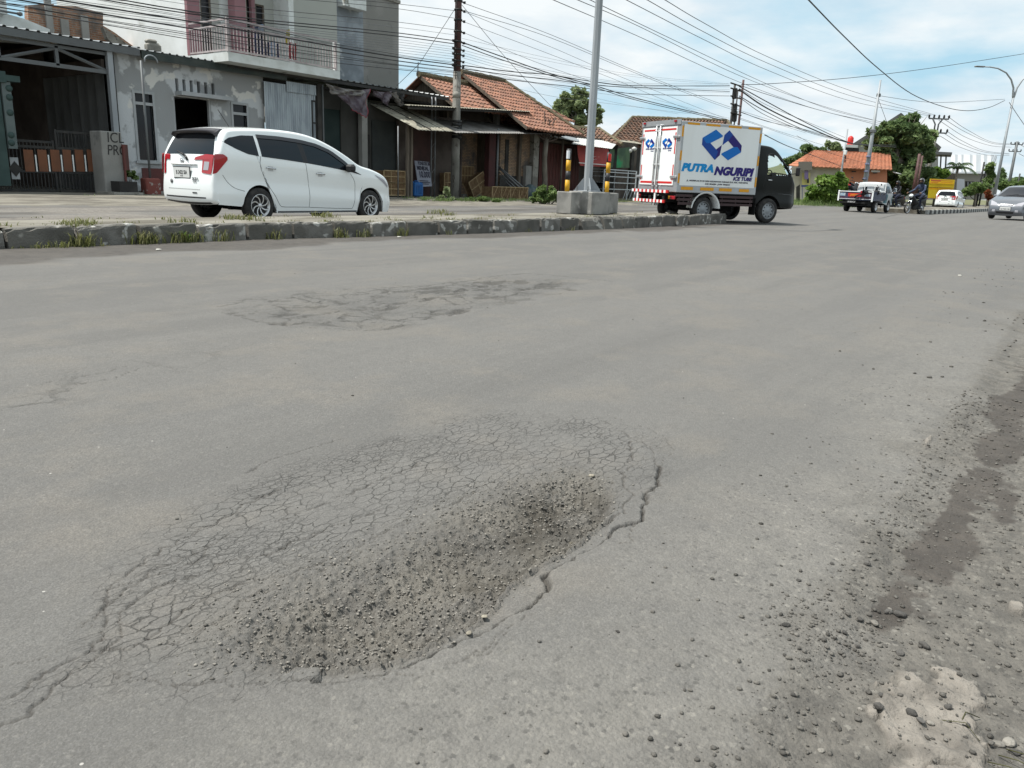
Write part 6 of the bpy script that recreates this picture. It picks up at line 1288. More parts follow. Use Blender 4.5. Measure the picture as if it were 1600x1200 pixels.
mb = MB(); panel(mb, [(1495,279),(1507,280),(1507,305),(1495,305)], 92, 0.5); thing('white_panel_wall', mb, mat('pale_panel_paint', (0.52,0.54,0.57), 0.6), 'pale blank panel wall right of the yellow kiosk', 'wall')
mb = MB(); panel(mb, [(1508,283),(1530,284),(1530,305),(1508,305)], 97, 6); mb.build('dark_bay', M_BLKM, wa)
mb = MB()
for u in (1512, 1517, 1524): panel(mb, [(u,284),(u+1,284),(u+1,304),(u,304)], 96.5, 0.2)
panel(mb, [(1514,288),(1524,288),(1524,294),(1514,294)], 96.3, 0.2); mb.build('window_wall', M_WINFR, wa)
ky = empty('yellow_kiosk', (0,0,0), 0, 'bright yellow kiosk with faded red lettering behind the far white car', 'kiosk'); Dk = 67
M_YK = mat('kiosk_yellow', (0.68,0.50,0.02), 0.55, (0.60,0.42,0.02), 1.5); M_YKD = mat('kiosk_amber', (0.60,0.36,0.02), 0.6)
mb = MB(); panel(mb, [(1453,279),(1492,281),(1490.5,293.5),(1451,292)], Dk, 0.15); mb.build('sign_panel', M_YK, ky)
mb = MB(); panel(mb, [(1451,292.6),(1490,294),(1489,311),(1449,310)], Dk+0.3, 2.2); mb.build('body', M_YKD, ky)
mb = MB(); panel(mb, [(1451,296),(1464,296.5),(1463,309),(1449.5,309)], Dk+0.2, 0.08); mb.build('hatch', M_YK, ky)
MR_ = mat('faded_red_paint', (0.45,0.13,0.05), 0.7)
mb = MB(); panel(mb, [(1455,280.3),(1470,281.2),(1469.8,283.8),(1454.6,283)], Dk-0.03, 0.02); panel(mb, [(1470,281.6),(1490,282.6),(1490,283.3),(1470,282.3)], Dk-0.03, 0.02); panel(mb, [(1454,284.4),(1466,285),(1466,285.8),(1454,285.2)], Dk-0.03, 0.02); panel(mb, [(1471,284.6),(1489,285.4),(1489,286),(1471,285.2)], Dk-0.03, 0.02); mb.build('lettering', MR_, ky)
mb = MB(); panel(mb, [(1452,286),(1491,287.5),(1491,288.4),(1452,287)], Dk-0.2, 0.2); mb.build('awning_edge', M_YKD, ky)
gm_ = MB(); P = [H(1495,306,88), H(1540,309,88), H(1540,316,62), H(1480,318,62)]; gm_.sheet([[P[3]*1, P[2]*1],[P[0]*1, P[1]*1]], (0,0,0.02))
for i in range(len(gm_.v)): gm_.v[i] = (gm_.v[i][0], gm_.v[i][1], 0.05)
tag(gm_.build('verge', mat('grass_verge', (0.10,0.14,0.045), 0.95, (0.16,0.17,0.08), 2)), kind='structure')

# ------------------------------------------------------------------ poles
M_POLEC = mat('concrete_pole', (0.24,0.235,0.215), 0.9, (0.15,0.145,0.13), 3, 0.4, 0.62, 0.3, 30, col3=(0.10,0.09,0.08), scale3=9, lo3=0.58, hi3=0.66, stretch=(1,1,0.5)); M_RUSTP = mat('dark_maroon_sleeve', (0.07,0.035,0.035), 0.6, (0.11,0.06,0.055), 5)
up = empty('utility_pole', (W(710.5, 307, 21).x, 21.0, GZ-0.05), 0, 'concrete utility pole with a dark upper sleeve, clamps and many wires before the shops', 'utility pole')
zt_ = W(714.5, 112, 21).z-up.location.z
mb = MB(); mb.tube([(0,0,0),(0,0,zt_)], [0.185,0.155], 14); mb.build('concrete_shaft', M_POLEC, up)
mb = MB(); mb.tube([(0,0,zt_),(0,0,zt_+6)], [0.145,0.11], 12); mb.build('steel_sleeve', M_RUSTP, up)
mb = MB(); q = W(716, 140, 20.8).z-up.location.z; mb.tube([(0,0,q-0.30),(0,0,q-0.06)], 0.163, 14); mb.build('paper_notice', M_CONC, up)
mb = MB(); rg_ = random.Random(3)
for v in (190, 195, 201, 208, 214): z = W(713, v, 21).z-up.location.z; mb.tube([(0.02,-0.02,z-0.05),(0.02,-0.02,z+0.05)], 0.19+rg_.uniform(0,0.03), 10); mb.tube([(-0.16,-0.12,z),(0.08,-0.24,z-0.12),(0.2,-0.05,z+0.04)], 0.02, 5)
mb.build('black_wrapping', M_BLKM, up)
for v in (2, 16, 32, 50, 66, 78, 86, 96, 104):
    z = W(718, v, 21).z-up.location.z; mb = MB(); mb.tube([(0,0,z-0.03),(0,0,z+0.03)], 0.165, 12)
    mb.tube([(-0.28 if v > 60 else 0,-0.02,z),(0.34,-0.02,z)], 0.022, 6); mb.lathe([(0,-0.05),(0.05,-0.04),(0.04,0),(0.055,0.04),(0,0.05)], (0.34,-0.02,z), n=8)
    if v > 60: mb.lathe([(0,-0.05),(0.05,-0.04),(0.04,0),(0.055,0.04),(0,0.05)], (-0.28,-0.02,z), n=8)
    mb.build('clamp', M_BLKM, up)
mb = MB(); mb.tube([(-0.20,-0.1,zt_-0.3),(-0.22,-0.1,zt_+4)], 0.015, 5); mb.build('riser_cable', M_BLKM, up)
tp = empty('transformer_poles', (0,0,0), 0, 'cluster of three dark utility poles with brackets behind the box truck', 'utility pole'); Yp = 21.3
for (u, v0, v1, r, m_) in ((1141.5,196,130,0.09,M_BLKM),(1147,196,138,0.06,M_BLKM),(1154,196,122,0.095,M_RUSTP)):
    a = W(u, v0, Yp); b = W(u, v1, Yp); mb = MB(); mb.tube([(a.x,Yp,0.1),(a.x,Yp,b.z)], [r*1.1,r*0.8], 10); mb.build('pole', m_, tp)
mb = MB()
for v in (132, 140, 152, 164, 178): z = W(1147, v, Yp).z; mb.tube([(W(1139.5,v,Yp).x,Yp-0.1,z),(W(1156,v,Yp).x,Yp-0.1,z)], 0.05, 6)
for v in (146, 170, 182): q = W(1148, v, Yp-0.2); mb.cbox((q.x,Yp-0.2,q.z), (0.22,0.3,0.7), bev=0.05)
mb.build('brackets', M_BLKM, tp)
def pole(name, lab, u0, v0, u1, v1, D, r0, r1, m, cat='pole'):
    b = H(u0, v0, D); t = H(u1, v1, D); o = empty(name, (b.x, b.y, 0.03), 0, lab, cat); h = t.z-0.03
    mb = MB(); mb.tube([(0,0,0),(0,0,h)], [r0, r1], 10); mb.build('shaft', m, o); return o, h
o, h = pole('thin_pole', 'thin grey pole with a white box and coil before the orange roof', 1308.5, 312, 1313, 201, 66, 0.10, 0.06, M_STEEL)
z = H(1311, 238, 66).z-0.03; mb = MB(); mb.cbox((0,-0.1,z), (0.28,0.2,0.35), bev=0.02); mb.build('white_box', M_WHW, o)
mb = MB(); mb.tube([(0.05+0.13*math.cos(t),-0.15,z-0.5+0.28*math.sin(t)) for t in [i*0.6 for i in range(11)]], 0.03, 5); mb.build('cable_coil', M_BLKM, o)
o, h = pole('mast', 'slim tall steel mast rising behind the pickup cab', 1349.5, 300, 1370.5, 125, 63, 0.22, 0.07, M_STEEL)
mb = MB(); z = H(1358, 205, 63).z; mb.cbox((0,0,z), (0.4,0.4,0.25), bev=0.03); z = H(1369, 149, 63).z; mb.cbox((0.1,0,z), (0.35,0.25,0.25), bev=0.03); mb.build('collar', M_GREYM, o)
mb = MB()
for k in range(8): z = 1.8+k*0.28; mb.cbox((0.12*(-1)**k,0,z), (0.42,0.3,0.12), bev=0.02)
mb.build('cabinet_cluster', mat('violet_grey_paint', (0.17,0.18,0.27), 0.6), o)
o, h = pole('power_pole', 'tall concrete power pole with two crossarms and steel risers beside the big dark tree', 1444, 310, 1459, 212, 78, 0.24, 0.17, M_POLEC, 'power pole'); k = 78/CAM_F
rt = Matrix.Rotation(HEAD-R(90), 4, 'Z')
def arm(o, z, w0, w1, h_, m=M_GREYM, ins=5):
    mb = MB(); mb.box(w0, -0.06, z-h_/2, w1, 0.06, z+h_/2); mb.v = [tuple(rt@Vector(v)) for v in mb.v]; mb.build('crossarm', m, o)
    for i in range(ins):
        x_ = w0+(w1-w0)*i/(ins-1); mb = MB(); c = rt@Vector((x_,0,z+h_/2)); mb.lathe([(0.05,0),(0.11,0.06),(0.07,0.14),(0.10,0.20),(0.05,0.30),(0,0.32)], c, n=8); mb.build('insulator', M_BLKM, o)
z1 = H(1462, 186, 78).z; z2 = H(1462, 208, 78).z
arm(o, z1, -0.85, 1.05, 0.12); arm(o, z2, -0.75, 1.1, 0.12, ins=4)
mb = MB()
for s_ in (-0.16, 0.16): c = rt@Vector((s_,0,0)); e = rt@Vector((s_*3.0,0,0)); mb.tube([(c.x,c.y,h-0.6),(c.x,c.y,z1-0.5),(e.x,e.y,z1)], 0.07, 6)
mb.build('steel_risers', M_GREYM, o)
o, h = pole('leaning_post', 'dark slanting timber post in front of the big tree behind the motorcycle', 1425, 312, 1430, 240, 70, 0.16, 0.12, M_RUSTP)
o, h = pole('leaning_post', 'thinner dark post right beside the slanting timber post by the big tree', 1430, 312, 1434, 243, 71, 0.09, 0.08, M_RUSTP)
o, h = pole('twin_arm_lamp', 'tall grey street lamp with two curved arms at the right edge', 1550.5, 322, 1576.5, 152, 84, 0.17, 0.10, M_STEEL, 'street lamp'); k = 84/CAM_F
for s_ in (-1, 1):
    pts = [(0,0),(0.1*k*10,3*k),(2.5*k,14*k),(8*k,25*k),(17*k,34*k),(30*k,39.5*k),(42*k,41*k),(52*k,41*k)]
    mb = MB(); mb.tube([rt@Vector((s_*a, 0, h+b_-1*k)) for a, b_ in pts], [0.10,0.10,0.09,0.08,0.075,0.07,0.065,0.06], 8); mb.build('curved_arm', M_STEEL, o)
    mb = MB(); mb.cbox((0,0,0), (14*k, 0.32, 0.13), bev=0.04); mb.v = [tuple(rt@(Vector(v)+Vector((s_*57*k,0,h+40*k)))) for v in mb.v]; mb.build('lamp_head', M_STEELD, o)
o, h = pole('power_pole', 'distant dark power pole with two crossarms at the far right', 1577, 285, 1588, 221, 135, 0.28, 0.2, M_GREYM, 'power pole')
z1 = H(1587, 226, 135).z; z2 = H(1585, 237, 135).z; arm(o, z1, -1.0, 1.0, 0.15, ins=4); arm(o, z2, -1.1, 0.9, 0.15, ins=4)
o, h = pole('lattice_pylon', 'narrow dark lattice frame pole in the warehouse yard', 1531, 290, 1537, 253, 100, 0.12, 0.10, M_BLKM)
mb = MB(); mb.tube([rt@Vector((0.35,0,0)), rt@Vector((0.4,0,h-0.4))], 0.1, 6); 
for i in range(9): mb.tube([rt@Vector((0,0,i*h/9)), rt@Vector((0.38,0,(i+0.7)*h/9))], 0.04, 5)
mb.build('lattice', M_BLKM, o)
pole('thin_post', 'dark bare post above the grey car', 1588, 300, 1589.5, 271, 120, 0.12, 0.1, M_BLKM)
mb = MB(); a = H(1395,269,74); b = H(1409,272.5,74); mb.tube([a,b],0.05,5); thing('white_rod', mb, M_WHW, 'short white rod sticking out before the dark tree', 'rod')

# ------------------------------------------------------------------ overhead wires, each its own object
M_WIRE = mat('wire_black', (0.03,0.03,0.032), 0.6); M_WIREG = mat('wire_grey', (0.13,0.14,0.15), 0.6)
def cat_rom(P, n=8):
    out_ = []; Q = [P[0]*2-P[1]]+P+[P[-1]*2-P[-2]]
    for i in range(1, len(Q)-2):
        a, b, c, d = Q[i-1], Q[i], Q[i+1], Q[i+2]
        for k in range(n):
            t = k/n; out_.append(0.5*((2*b)+(c-a)*t+(2*a-5*b+4*c-d)*t*t+(3*b-3*c+d-a)*t**3))
    return out_+[P[-1]]
def wire(pts, Y0, Y1=None, r=0.010, sag=0.0, lab=None, grp='wires strung along the shop side', m=None, D=False):
    Y1 = Y0 if Y1 is None else Y1; u0, u1 = pts[0][0], pts[-1][0]; P = []
    for u, v in pts:
        y = Y0+(Y1-Y0)*(u-u0)/(u1-u0); P.append(H(u, v, y) if D else W(u, v, y))
    if len(P) == 2 and sag: P = [P[0].lerp(P[1], t/4)-Vector((0,0,sag*4*(t/4)*(1-t/4))) for t in range(5)]
    mb = MB(); mb.tube(cat_rom(P, 6), r, 5, cap=False); thing('overhead_wire', mb, m or M_WIRE, lab or 'dark overhead wire in the bundle between poles along the shops', 'wire', grp)
GL = 'wires left of the wired utility pole'; LL = 'overhead wire running from the upper left to the wired utility pole'
for (va, vb, vc, vd, r) in [(-52,-24,4,17,.008),(-44,-17,11,29,.008),(-32,2,32,47,.008),(-28,18,49,64,.016),(-20,22,54,69,.016),(-22,26,59,74,.006),(-16,30,63,78,.006),(-14,33,67,81,.006),(-8,36,71,85,.006),(-4,40,75,89,.006),(-2,42,79,93,.006),(0,28,84,97,.007),(-24,34,86,102,.020),(-15,45,92,107,.018),(-3,52,98,111,.008),(3,58,104,114,.006),(-34,8,40,55,.006)]:
    wire([(-60, va-22 if vb < 30 else va), (300, vb), (600, vc), (714, vd)], 20.95, r=r, grp=GL, lab=LL, m=M_WIRE if r > .007 else M_WIREG)
for k, pl in enumerate([[(-60,1),(160,38),(300,62),(500,95),(714,118)],[(-60,-8),(160,32),(300,55),(500,87),(714,113)]]): wire(pl, 20.9, r=.010, grp=GL, lab=LL)
wire([(-60,-20),(160,-2),(240,8),(380,36),(520,68),(714,100)], 20.9, r=.008, grp=GL, lab=LL)
LR = 'overhead wire running right from the wired utility pole over the roofs'; GR = 'wires right of the wired utility pole'
for pl, r in [([(722,4),(860,54),(1000,114),(1137,166),(1260,205)],.010),([(722,16),(860,59),(1000,117),(1137,169),(1260,208)],.010),([(722,17),(860,73),(960,116),(1110,176),(1200,212)],.008),([(722,33),(860,85),(960,124),(1060,165),(1150,196)],.008),([(722,50),(840,98),(920,126)],.008),
    ([(722,66),(780,87),(860,115),(930,134),(1000,155),(1140,188)],.022),([(722,71),(780,92),(860,118),(930,137),(1000,158),(1140,190)],.018),([(722,102),(800,112),(860,117),(930,128),(1000,134),(1140,134)],.020),([(722,107),(800,118),(860,124),(930,133),(1000,137),(1140,143)],.018),([(722,112),(800,125),(900,136),(1000,147),(1140,150)],.016),
    ([(722,78),(800,98),(900,118),(1000,130),(1140,131)],.006),([(722,82),(800,103),(900,121),(1000,132),(1140,136)],.006),([(722,86),(800,107),(900,124),(1000,136),(1140,140)],.006),([(722,90),(800,111),(900,127),(1000,139),(1140,145)],.006),([(722,60),(800,78),(900,100),(1000,118),(1140,131)],.005),([(722,68),(800,84),(900,104),(1000,121),(1140,133)],.005),
    ([(722,96),(800,116),(900,132),(1000,150),(1140,185)],.006),([(722,104),(820,126),(920,143),(1020,160),(1140,192)],.006),([(722,110),(850,133),(960,160),(1060,178)],.005),([(722,114),(850,148),(960,163),(1080,178)],.006)]:
    wire(pl, 20.95, r=r, grp=GR, lab=LR, m=M_WIRE if r > .007 else M_WIREG)
wire([(722,8),(790,90),(860,165),(900,205)], 20.95, 24.0, r=.010, lab='straight stay wire slanting down to the right from the wired pole', grp=None); wire([(655,100),(712,12)], 22.5, 20.95, r=.010, lab='straight stay wire slanting down to the left from the wired pole', grp=None); wire([(620,134),(655,100)], 23.2, 22.5, r=.010, lab='lower end of the left stay wire by the grey building edge', grp=None)
mb = MB(); a = W(652.5, 118, 23); b = W(653.5, 97, 23); mb.tube([a, b], 0.02, 6); thing('roof_stub_pole', mb, M_STEELD, 'short thin stub pole above the mossy ridge left of the wired pole', 'pole')
LH = 'high power line crossing the sky towards the crossarm power pole'; GH = 'high power lines over the junction'
for pl in [[(860,-2),(1000,58),(1152,127),(1280,172),(1380,194)],[(898,-2),(1000,42),(1155,118),(1280,164),(1385,193)],[(918,-2),(1060,66),(1200,132),(1300,172),(1388,193)],[(975,-2),(1100,62),(1200,110),(1330,158),(1452,181)],[(1008,-2),(1100,50),(1200,99),(1330,150),(1456,180)],[(1036,-2),(1100,36),(1200,89),(1330,142),(1462,180)]]:
    wire(pl, 30, 77, r=.014, lab=LH, grp=GH, D=True)
LB = 'dark cable sagging from behind the truck towards the big dark tree'; GB = 'cables sagging across the junction'
for pl, r in [([(1155,135),(1200,160),(1260,192),(1325,222),(1360,226),(1400,227)],.035),([(1155,140),(1200,170),(1260,198),(1330,224),(1400,230)],.05),([(1155,150),(1200,176),(1260,204),(1325,222)],.03),([(1155,152),(1200,182),(1270,209),(1330,224)],.02),([(1155,133),(1200,148),(1280,172),(1375,196)],.02),([(1155,138),(1200,165),(1260,190),(1320,215)],.015),([(1155,174),(1200,190),(1260,203),(1300,214)],.02),([(1155,186),(1200,201),(1260,222)],.012),([(1195,211),(1230,228),(1270,243),(1320,262)],.03),([(1155,184),(1220,206),(1290,228)],.012),([(1245,212),(1300,240),(1380,262)],.012)]:
    wire(pl, 42, 70, r=r*0.8, lab=LB, grp=GB, D=True)
wire([(1158,132),(1200,131),(1325,122),(1450,107),(1600,84),(1640,77)], 44, 60, r=.016, lab='long thin wire rising gently to the right edge of the sky', grp=None, D=True)
wire([(1256,-8),(1317,55),(1370,105),(1425,147),(1475,167),(1512,173),(1545,168),(1570,157)], 30, 83, r=.028, lab='single dark wire plunging from the sky top and sagging to the twin arm lamp', grp=None, D=True)
wire([(1370,149),(1425,157),(1475,160),(1570,155)], 63, 83, r=.016, lab='thin wire between the slim mast and the twin arm lamp', grp=None, D=True)
wire([(1371,151),(1378,170),(1386,192)], 63, 66, r=.016, lab='short stay wire beside the slim mast', grp=None, D=True)
LP_ = 'wire sagging between the two crossarm power poles'; GP = 'wires between the crossarm power poles'
for pl in [[(1481,182),(1510,202),(1550,222),(1585,225)],[(1475,186),(1510,207),(1550,224),(1580,226)],[(1467,188),(1510,215),(1550,228),(1580,230)],[(1481,206),(1505,221),(1540,236),(1577,240)],[(1476,209),(1505,226),(1540,238),(1577,241)],[(1468,212),(1500,230),(1540,242),(1577,243)],[(1594,226),(1615,238)],[(1592,240),(1615,252)]]: wire(pl, 78, 133, r=.022, lab=LP_, grp=GP, D=True)
wire([(1577,160),(1590,180),(1606,203)], 84, 80, r=.03, lab='short wire falling right from the twin arm lamp', grp=None, D=True)
# ------------------------------------------------------------------ vehicles
M_WPAINT = mat('white_car_paint', (0.80,0.83,0.83), 0.22, coat=0.8); M_CGLASS = mat('tinted_car_glass', (0.006,0.008,0.012), 0.05, spec=0.35)
M_RUB = mat('tyre_rubber', (0.022,0.022,0.023), 0.85, (0.045,0.043,0.04), 12); M_ALLOY = mat('machined_alloy', (0.55,0.56,0.57), 0.3, metal=0.7); M_RIMD = mat('dark_rim', (0.03,0.03,0.032), 0.4)
M_BLKP = mat('black_plastic', (0.02,0.02,0.022), 0.45); M_LRED = mat('lamp_red', (0.34,0.012,0.02), 0.12, coat=0.7); M_LCLR = mat('lamp_clear', (0.34,0.34,0.37), 0.12, coat=0.5); M_CHROME = mat('chrome', (0.62,0.63,0.65), 0.12, metal=1.0)
M_PLATE = mat('plate_white', (0.62,0.63,0.62), 0.5); M_SEAM = mat('panel_seam', (0.09,0.095,0.10), 0.7); M_UNDER = mat('underbody', (0.012,0.012,0.012), 0.9)
def arclen(P):
    d = [0]
    for a, b in zip(P[:-1], P[1:]): d.append(d[-1]+math.hypot(b[0]-a[0], b[1]-a[1]))
    return d
def resample(P, ts):
    d = arclen(P); out_ = []
    for t in ts:
        s = t*d[-1]; i = max(0, min(len(P)-2, int(np.searchsorted(d, s))-1)); k = 0 if d[i+1] == d[i] else (s-d[i])/(d[i+1]-d[i]); k = max(0, min(1, k)); out_.append((P[i][0]+(P[i+1][0]-P[i][0])*k, P[i][1]+(P[i+1][1]-P[i][1])*k))
    return out_
def smooth2(P, n=4):
    Q = [Vector((p[0], 0, p[1])) for p in P]; return [(q.x, q.z) for q in cat_rom(Q, n)]
class Car:
    def __init__(s, sil, belt, hw, R_, wheels, sill, tumble=0.22, rc=0.07, crown=0.035, plan=0.18, plan_d=0.4, ztop=1.45, arch=1.16, rear_sill=None, front_sill=None):
        s.S = smooth2(sil, 5); s.belt = belt; s.hw = hw; s.x0 = min(p[0] for p in s.S); s.x1 = max(p[0] for p in s.S); s.tumble = tumble; s.rc = rc; s.crown = crown; s.plan = plan; s.pd = plan_d; s.ztop = ztop
        ar = R_*arch; B = [sil[0]]
        for wx_ in wheels:
            n = 14; pts = [(wx_+ar*math.cos(math.pi*(1-i/n)), R_+ar*math.sin(math.pi*(1-i/n))) for i in range(n+1)]
            B.append((wx_-ar, sill if wx_ != wheels[0] else (rear_sill or sill))); B += [p for p in pts if p[1] > sill]; B.append((wx_+ar, sill if wx_ != wheels[-1] else (front_sill or sill)))
        B.append(sil[-1]); s.B = B; s.N = 150; s.T = resample(s.S, [i/s.N for i in range(s.N+1)])
        # bottom follows by x so that the ruling lines stay close to upright
        bx = [0]; 
        for a, b in zip(B[:-1], B[1:]): bx.append(bx[-1]+max(1e-4, abs(b[0]-a[0])))
        s.Bs = []
        for i in range(s.N+1):
            t = i/s.N*bx[-1]; j = max(0, min(len(B)-2, int(np.searchsorted(bx, t))-1)); k = (t-bx[j])/(bx[j+1]-bx[j]); s.Bs.append((B[j][0]+(B[j+1][0]-B[j][0])*k, B[j][1]+(B[j+1][1]-B[j][1])*k))
    def zb(s, x): return np.interp(x, [p[0] for p in s.belt], [p[1] for p in s.belt])
    def Wd(s, x, z):
        d = min(x-s.x0, s.x1-x); d = max(d, 0); w = s.hw
        if d < s.pd: w *= 1-s.plan*((s.pd-d)/s.pd)**2.2
        zb = s.zb(x)
        if z > zb: q = (z-zb)/max(0.1, s.ztop-zb); w *= 1-s.tumble*(0.75*q+0.25*q*q)
        else: q = (zb-z)/max(zb-0.1, 0.1); w *= 1-0.02*q-0.035*max(0, q-0.7)/0.3-0.020*math.exp(-((q-0.38)/0.13)**2)+0.010*math.exp(-((q-0.62)/0.06)**2)
        return w
    def nrm(s, i):
        a, b = s.T[max(i-1, 0)], s.T[min(i+1, s.N)]; dx_, dz_ = b[0]-a[0], b[1]-a[1]; l = math.hypot(dx_, dz_) or 1; return (-dz_/l, dx_/l)
    def Tin(s, i): n = s.nrm(i); return (s.T[i][0]-n[0]*s.rc, s.T[i][1]-n[1]*s.rc)
    def cap(s, i, yf, off=0.0):
        n = s.nrm(i); t = s.Tin(i); wt = s.Wd(*t)-s.rc; c = s.rc+s.crown*(1-yf*yf)+off; return (t[0]+n[0]*c-n[0]*s.crown*0.0, yf*wt, t[1]+n[1]*c)
    def body(s, name, m, parent):
        mb = MB(); K = 14
        for sg in (-1, 1):
            rows = []
            for i in range(s.N+1):
                t = s.Tin(i); b = s.Bs[i]; row = []
                for k in range(K+1): q = k/K; x, z = b[0]+(t[0]-b[0])*q, b[1]+(t[1]-b[1])*q; row.append((x, sg*s.Wd(x, z), z))
                n = s.nrm(i); w = s.Wd(*t)
                for a in (22, 45, 68, 90): A_ = R(a); row.append((t[0]+n[0]*s.rc*math.sin(A_), sg*(w-s.rc*(1-math.cos(A_))), t[1]+n[1]*s.rc*math.sin(A_)))
                for k in range(1, 9): row.append((lambda p: (p[0], sg*abs(p[1]), p[2]))(s.cap(i, 1-k/8)))
                rows.append(row)
            mb.grid(rows)
            mb.grid([[(b[0], sg*s.Wd(*b), b[1]), (b[0], sg*(s.Wd(*b)-0.05), b[1]+0.0)] for b in s.Bs])
        o = mb.build(name, m, parent)
        mb = MB(); 
        mb.grid([[(b[0], -(s.Wd(*b)-0.05), b[1]), (b[0], (s.Wd(*b)-0.05), b[1])] for b in s.Bs], smooth=False); mb.build('underbody', M_UNDER, parent); return o
    def side(s, name, lo, hi, m, parent, sg=-1, off=0.004, n=22, k=6, th=None):
        lo = resample(lo, [i/n for i in range(n+1)]); hi = resample(hi, [i/n for i in range(n+1)]); rows = []
        for a, b in zip(lo, hi): rows.append([(a[0]+(b[0]-a[0])*j/k, sg*(s.Wd(a[0]+(b[0]-a[0])*j/k, a[1]+(b[1]-a[1])*j/k)+off), a[1]+(b[1]-a[1])*j/k) for j in range(k+1)])
        mb = MB(); mb.grid(rows, flip=sg > 0); return mb.build(name, m, parent)
    def seam(s, pts, m, parent, sg=-1, w=0.004, name='door_gap'):
        P = smooth2(pts, 5) if len(pts) > 2 else resample(pts, [i/8 for i in range(9)]); mb = MB(); mb.tube([(x, sg*(s.Wd(x, z)+0.0005), z) for x, z in P], w, 4, smooth=False); return mb.build(name, m, parent)
    def idx(s, z, rear=True):
        r = range(s.N+1) if rear else range(s.N, -1, -1)
        for i in r:
            if s.T[i][1] >= z: return i
        return 0
    def fidx(s, z, rear=True):      # fractional
        i = s.idx(z, rear); j = max(i-1, 0) if rear else min(i+1, s.N); a, b = s.T[j][1], s.T[i][1]; k = 0 if abs(b-a) < 1e-6 else (z-a)/(b-a); return j+(i-j)*max(0, min(1, k))
    def capf(s, f, yf, off):
        i = int(f); k = f-i; a = Vector(s.cap(i, yf, off)); b = Vector(s.cap(min(i+1, s.N), yf, off)); return a.lerp(b, k)
    def end(s, name, bot, top, m, parent, rear=True, off=0.004, n=16, k=6):
        """panel on the tail or nose: bot/top are lines of (y fraction, z)"""
        bot = resample(bot, [i/n for i in range(n+1)]); top = resample(top, [i/n for i in range(n+1)]); rows = []
        for a, b in zip(bot, top): rows.append([s.capf(s.fidx(a[1]+(b[1]-a[1])*j/k, rear), a[0]+(b[0]-a[0])*j/k, off) for j in range(k+1)])
        mb = MB(); mb.grid(rows); return mb.build(name, m, parent)
def wheel(parent, x, y, z, R_, w=0.19, style='alloy', sg=-1):
    t = empty('wheel', (x, y, z)); t.parent = parent
    mb = MB(); r = R_
    prof = [(r*0.66, -w/2), (r*0.80, -w/2-0.004), (r*0.95, -w/2+0.012), (r, -w/2+0.04), (r, w/2-0.04), (r*0.95, w/2-0.012), (r*0.80, w/2+0.004), (r*0.66, w/2)]
    mb.lathe(prof+[prof[0]], (0,0,0), 'y', 32, cap=False); mb.build('tyre', M_RUB, t)
    mb = MB(); f = sg*w/2; rr = r*0.66
    mb.lathe([(rr, f*0.98), (rr*0.97, f*1.02), (rr*0.92, f*0.96), (rr*0.90, f*0.35), (0.0, f*0.30)], (0,0,0), 'y', 32, mat=M_ALLOY if style != 'steel' else M_STEELD, cap=False)
    if style == 'alloy':
        mb.lathe([(rr*0.90, f*0.42), (0.0, f*0.42)], (0,0,0), 'y', 32, mat=M_RIMD, cap=False)
        for k in range(8):
            a = 2*math.pi*k/8; pts = []
            for q in range(5):
                u = q/4; rad = rr*(0.16+0.78*u); aa = a+0.55*u*u*sg*-1; pts.append((rad*math.cos(aa), rad*math.sin(aa)))
            vs = []; 
            for q, (px_, pz_) in enumerate(pts):
                wd = rr*(0.042+0.024*(q/4)); aa = math.atan2(pz_, px_)+1.57; vs += [(px_+math.cos(aa)*wd, f*(0.80+0.16*q/4), pz_+math.sin(aa)*wd), (px_-math.cos(aa)*wd, f*(0.80+0.16*q/4), pz_-math.sin(aa)*wd)]
            mb.add(vs, [(2*i, 2*i+1, 2*i+3, 2*i+2) for i in range(4)], M_ALLOY); mb.add([(v[0], v[1]-0.02*sg, v[2]) for v in vs], [(2*i, 2*i+1, 2*i+3, 2*i+2) for i in range(4)], M_RIMD)
        mb.lathe([(rr*0.20, f*0.5), (rr*0.20, f*0.86), (rr*0.12, f*0.92), (0, f*0.92)], (0,0,0), 'y', 16, mat=M_ALLOY)
    elif style == 'steel':
        mb.lathe([(rr*0.90, f*0.5), (rr*0.70, f*0.78), (rr*0.45, f*0.55), (rr*0.30, f*0.80), (0, f*0.82)], (0,0,0), 'y', 28, mat=M_STEEL, cap=False)
        for k in range(10): a = 2*math.pi*k/10; mb.lathe([(0.018, f*0.70), (0.018, f*0.80), (0, f*0.80)], (rr*0.68*math.cos(a), 0, rr*0.68*math.sin(a)), 'y', 8, mat=M_RIMD)
    else:
        for k in range(5):
            a = 2*math.pi*k/5; c, s_ = math.cos(a), math.sin(a); e = rr*0.13; mb.add([(-s_*e, f*0.85, c*e), (s_*e, f*0.85, -c*e), (c*rr*0.93+s_*e*1.2, f*0.95, s_*rr*0.93-c*e*1.2), (c*rr*0.93-s_*e*1.2, f*0.95, s_*rr*0.93+c*e*1.2)], [(0,1,2,3)], M_ALLOY)
        mb.lathe([(rr*0.2, f*0.5), (rr*0.2, f*0.9), (0, f*0.92)], (0,0,0), 'y', 12, mat=M_ALLOY)
    mb.build('rim', None, t); return t
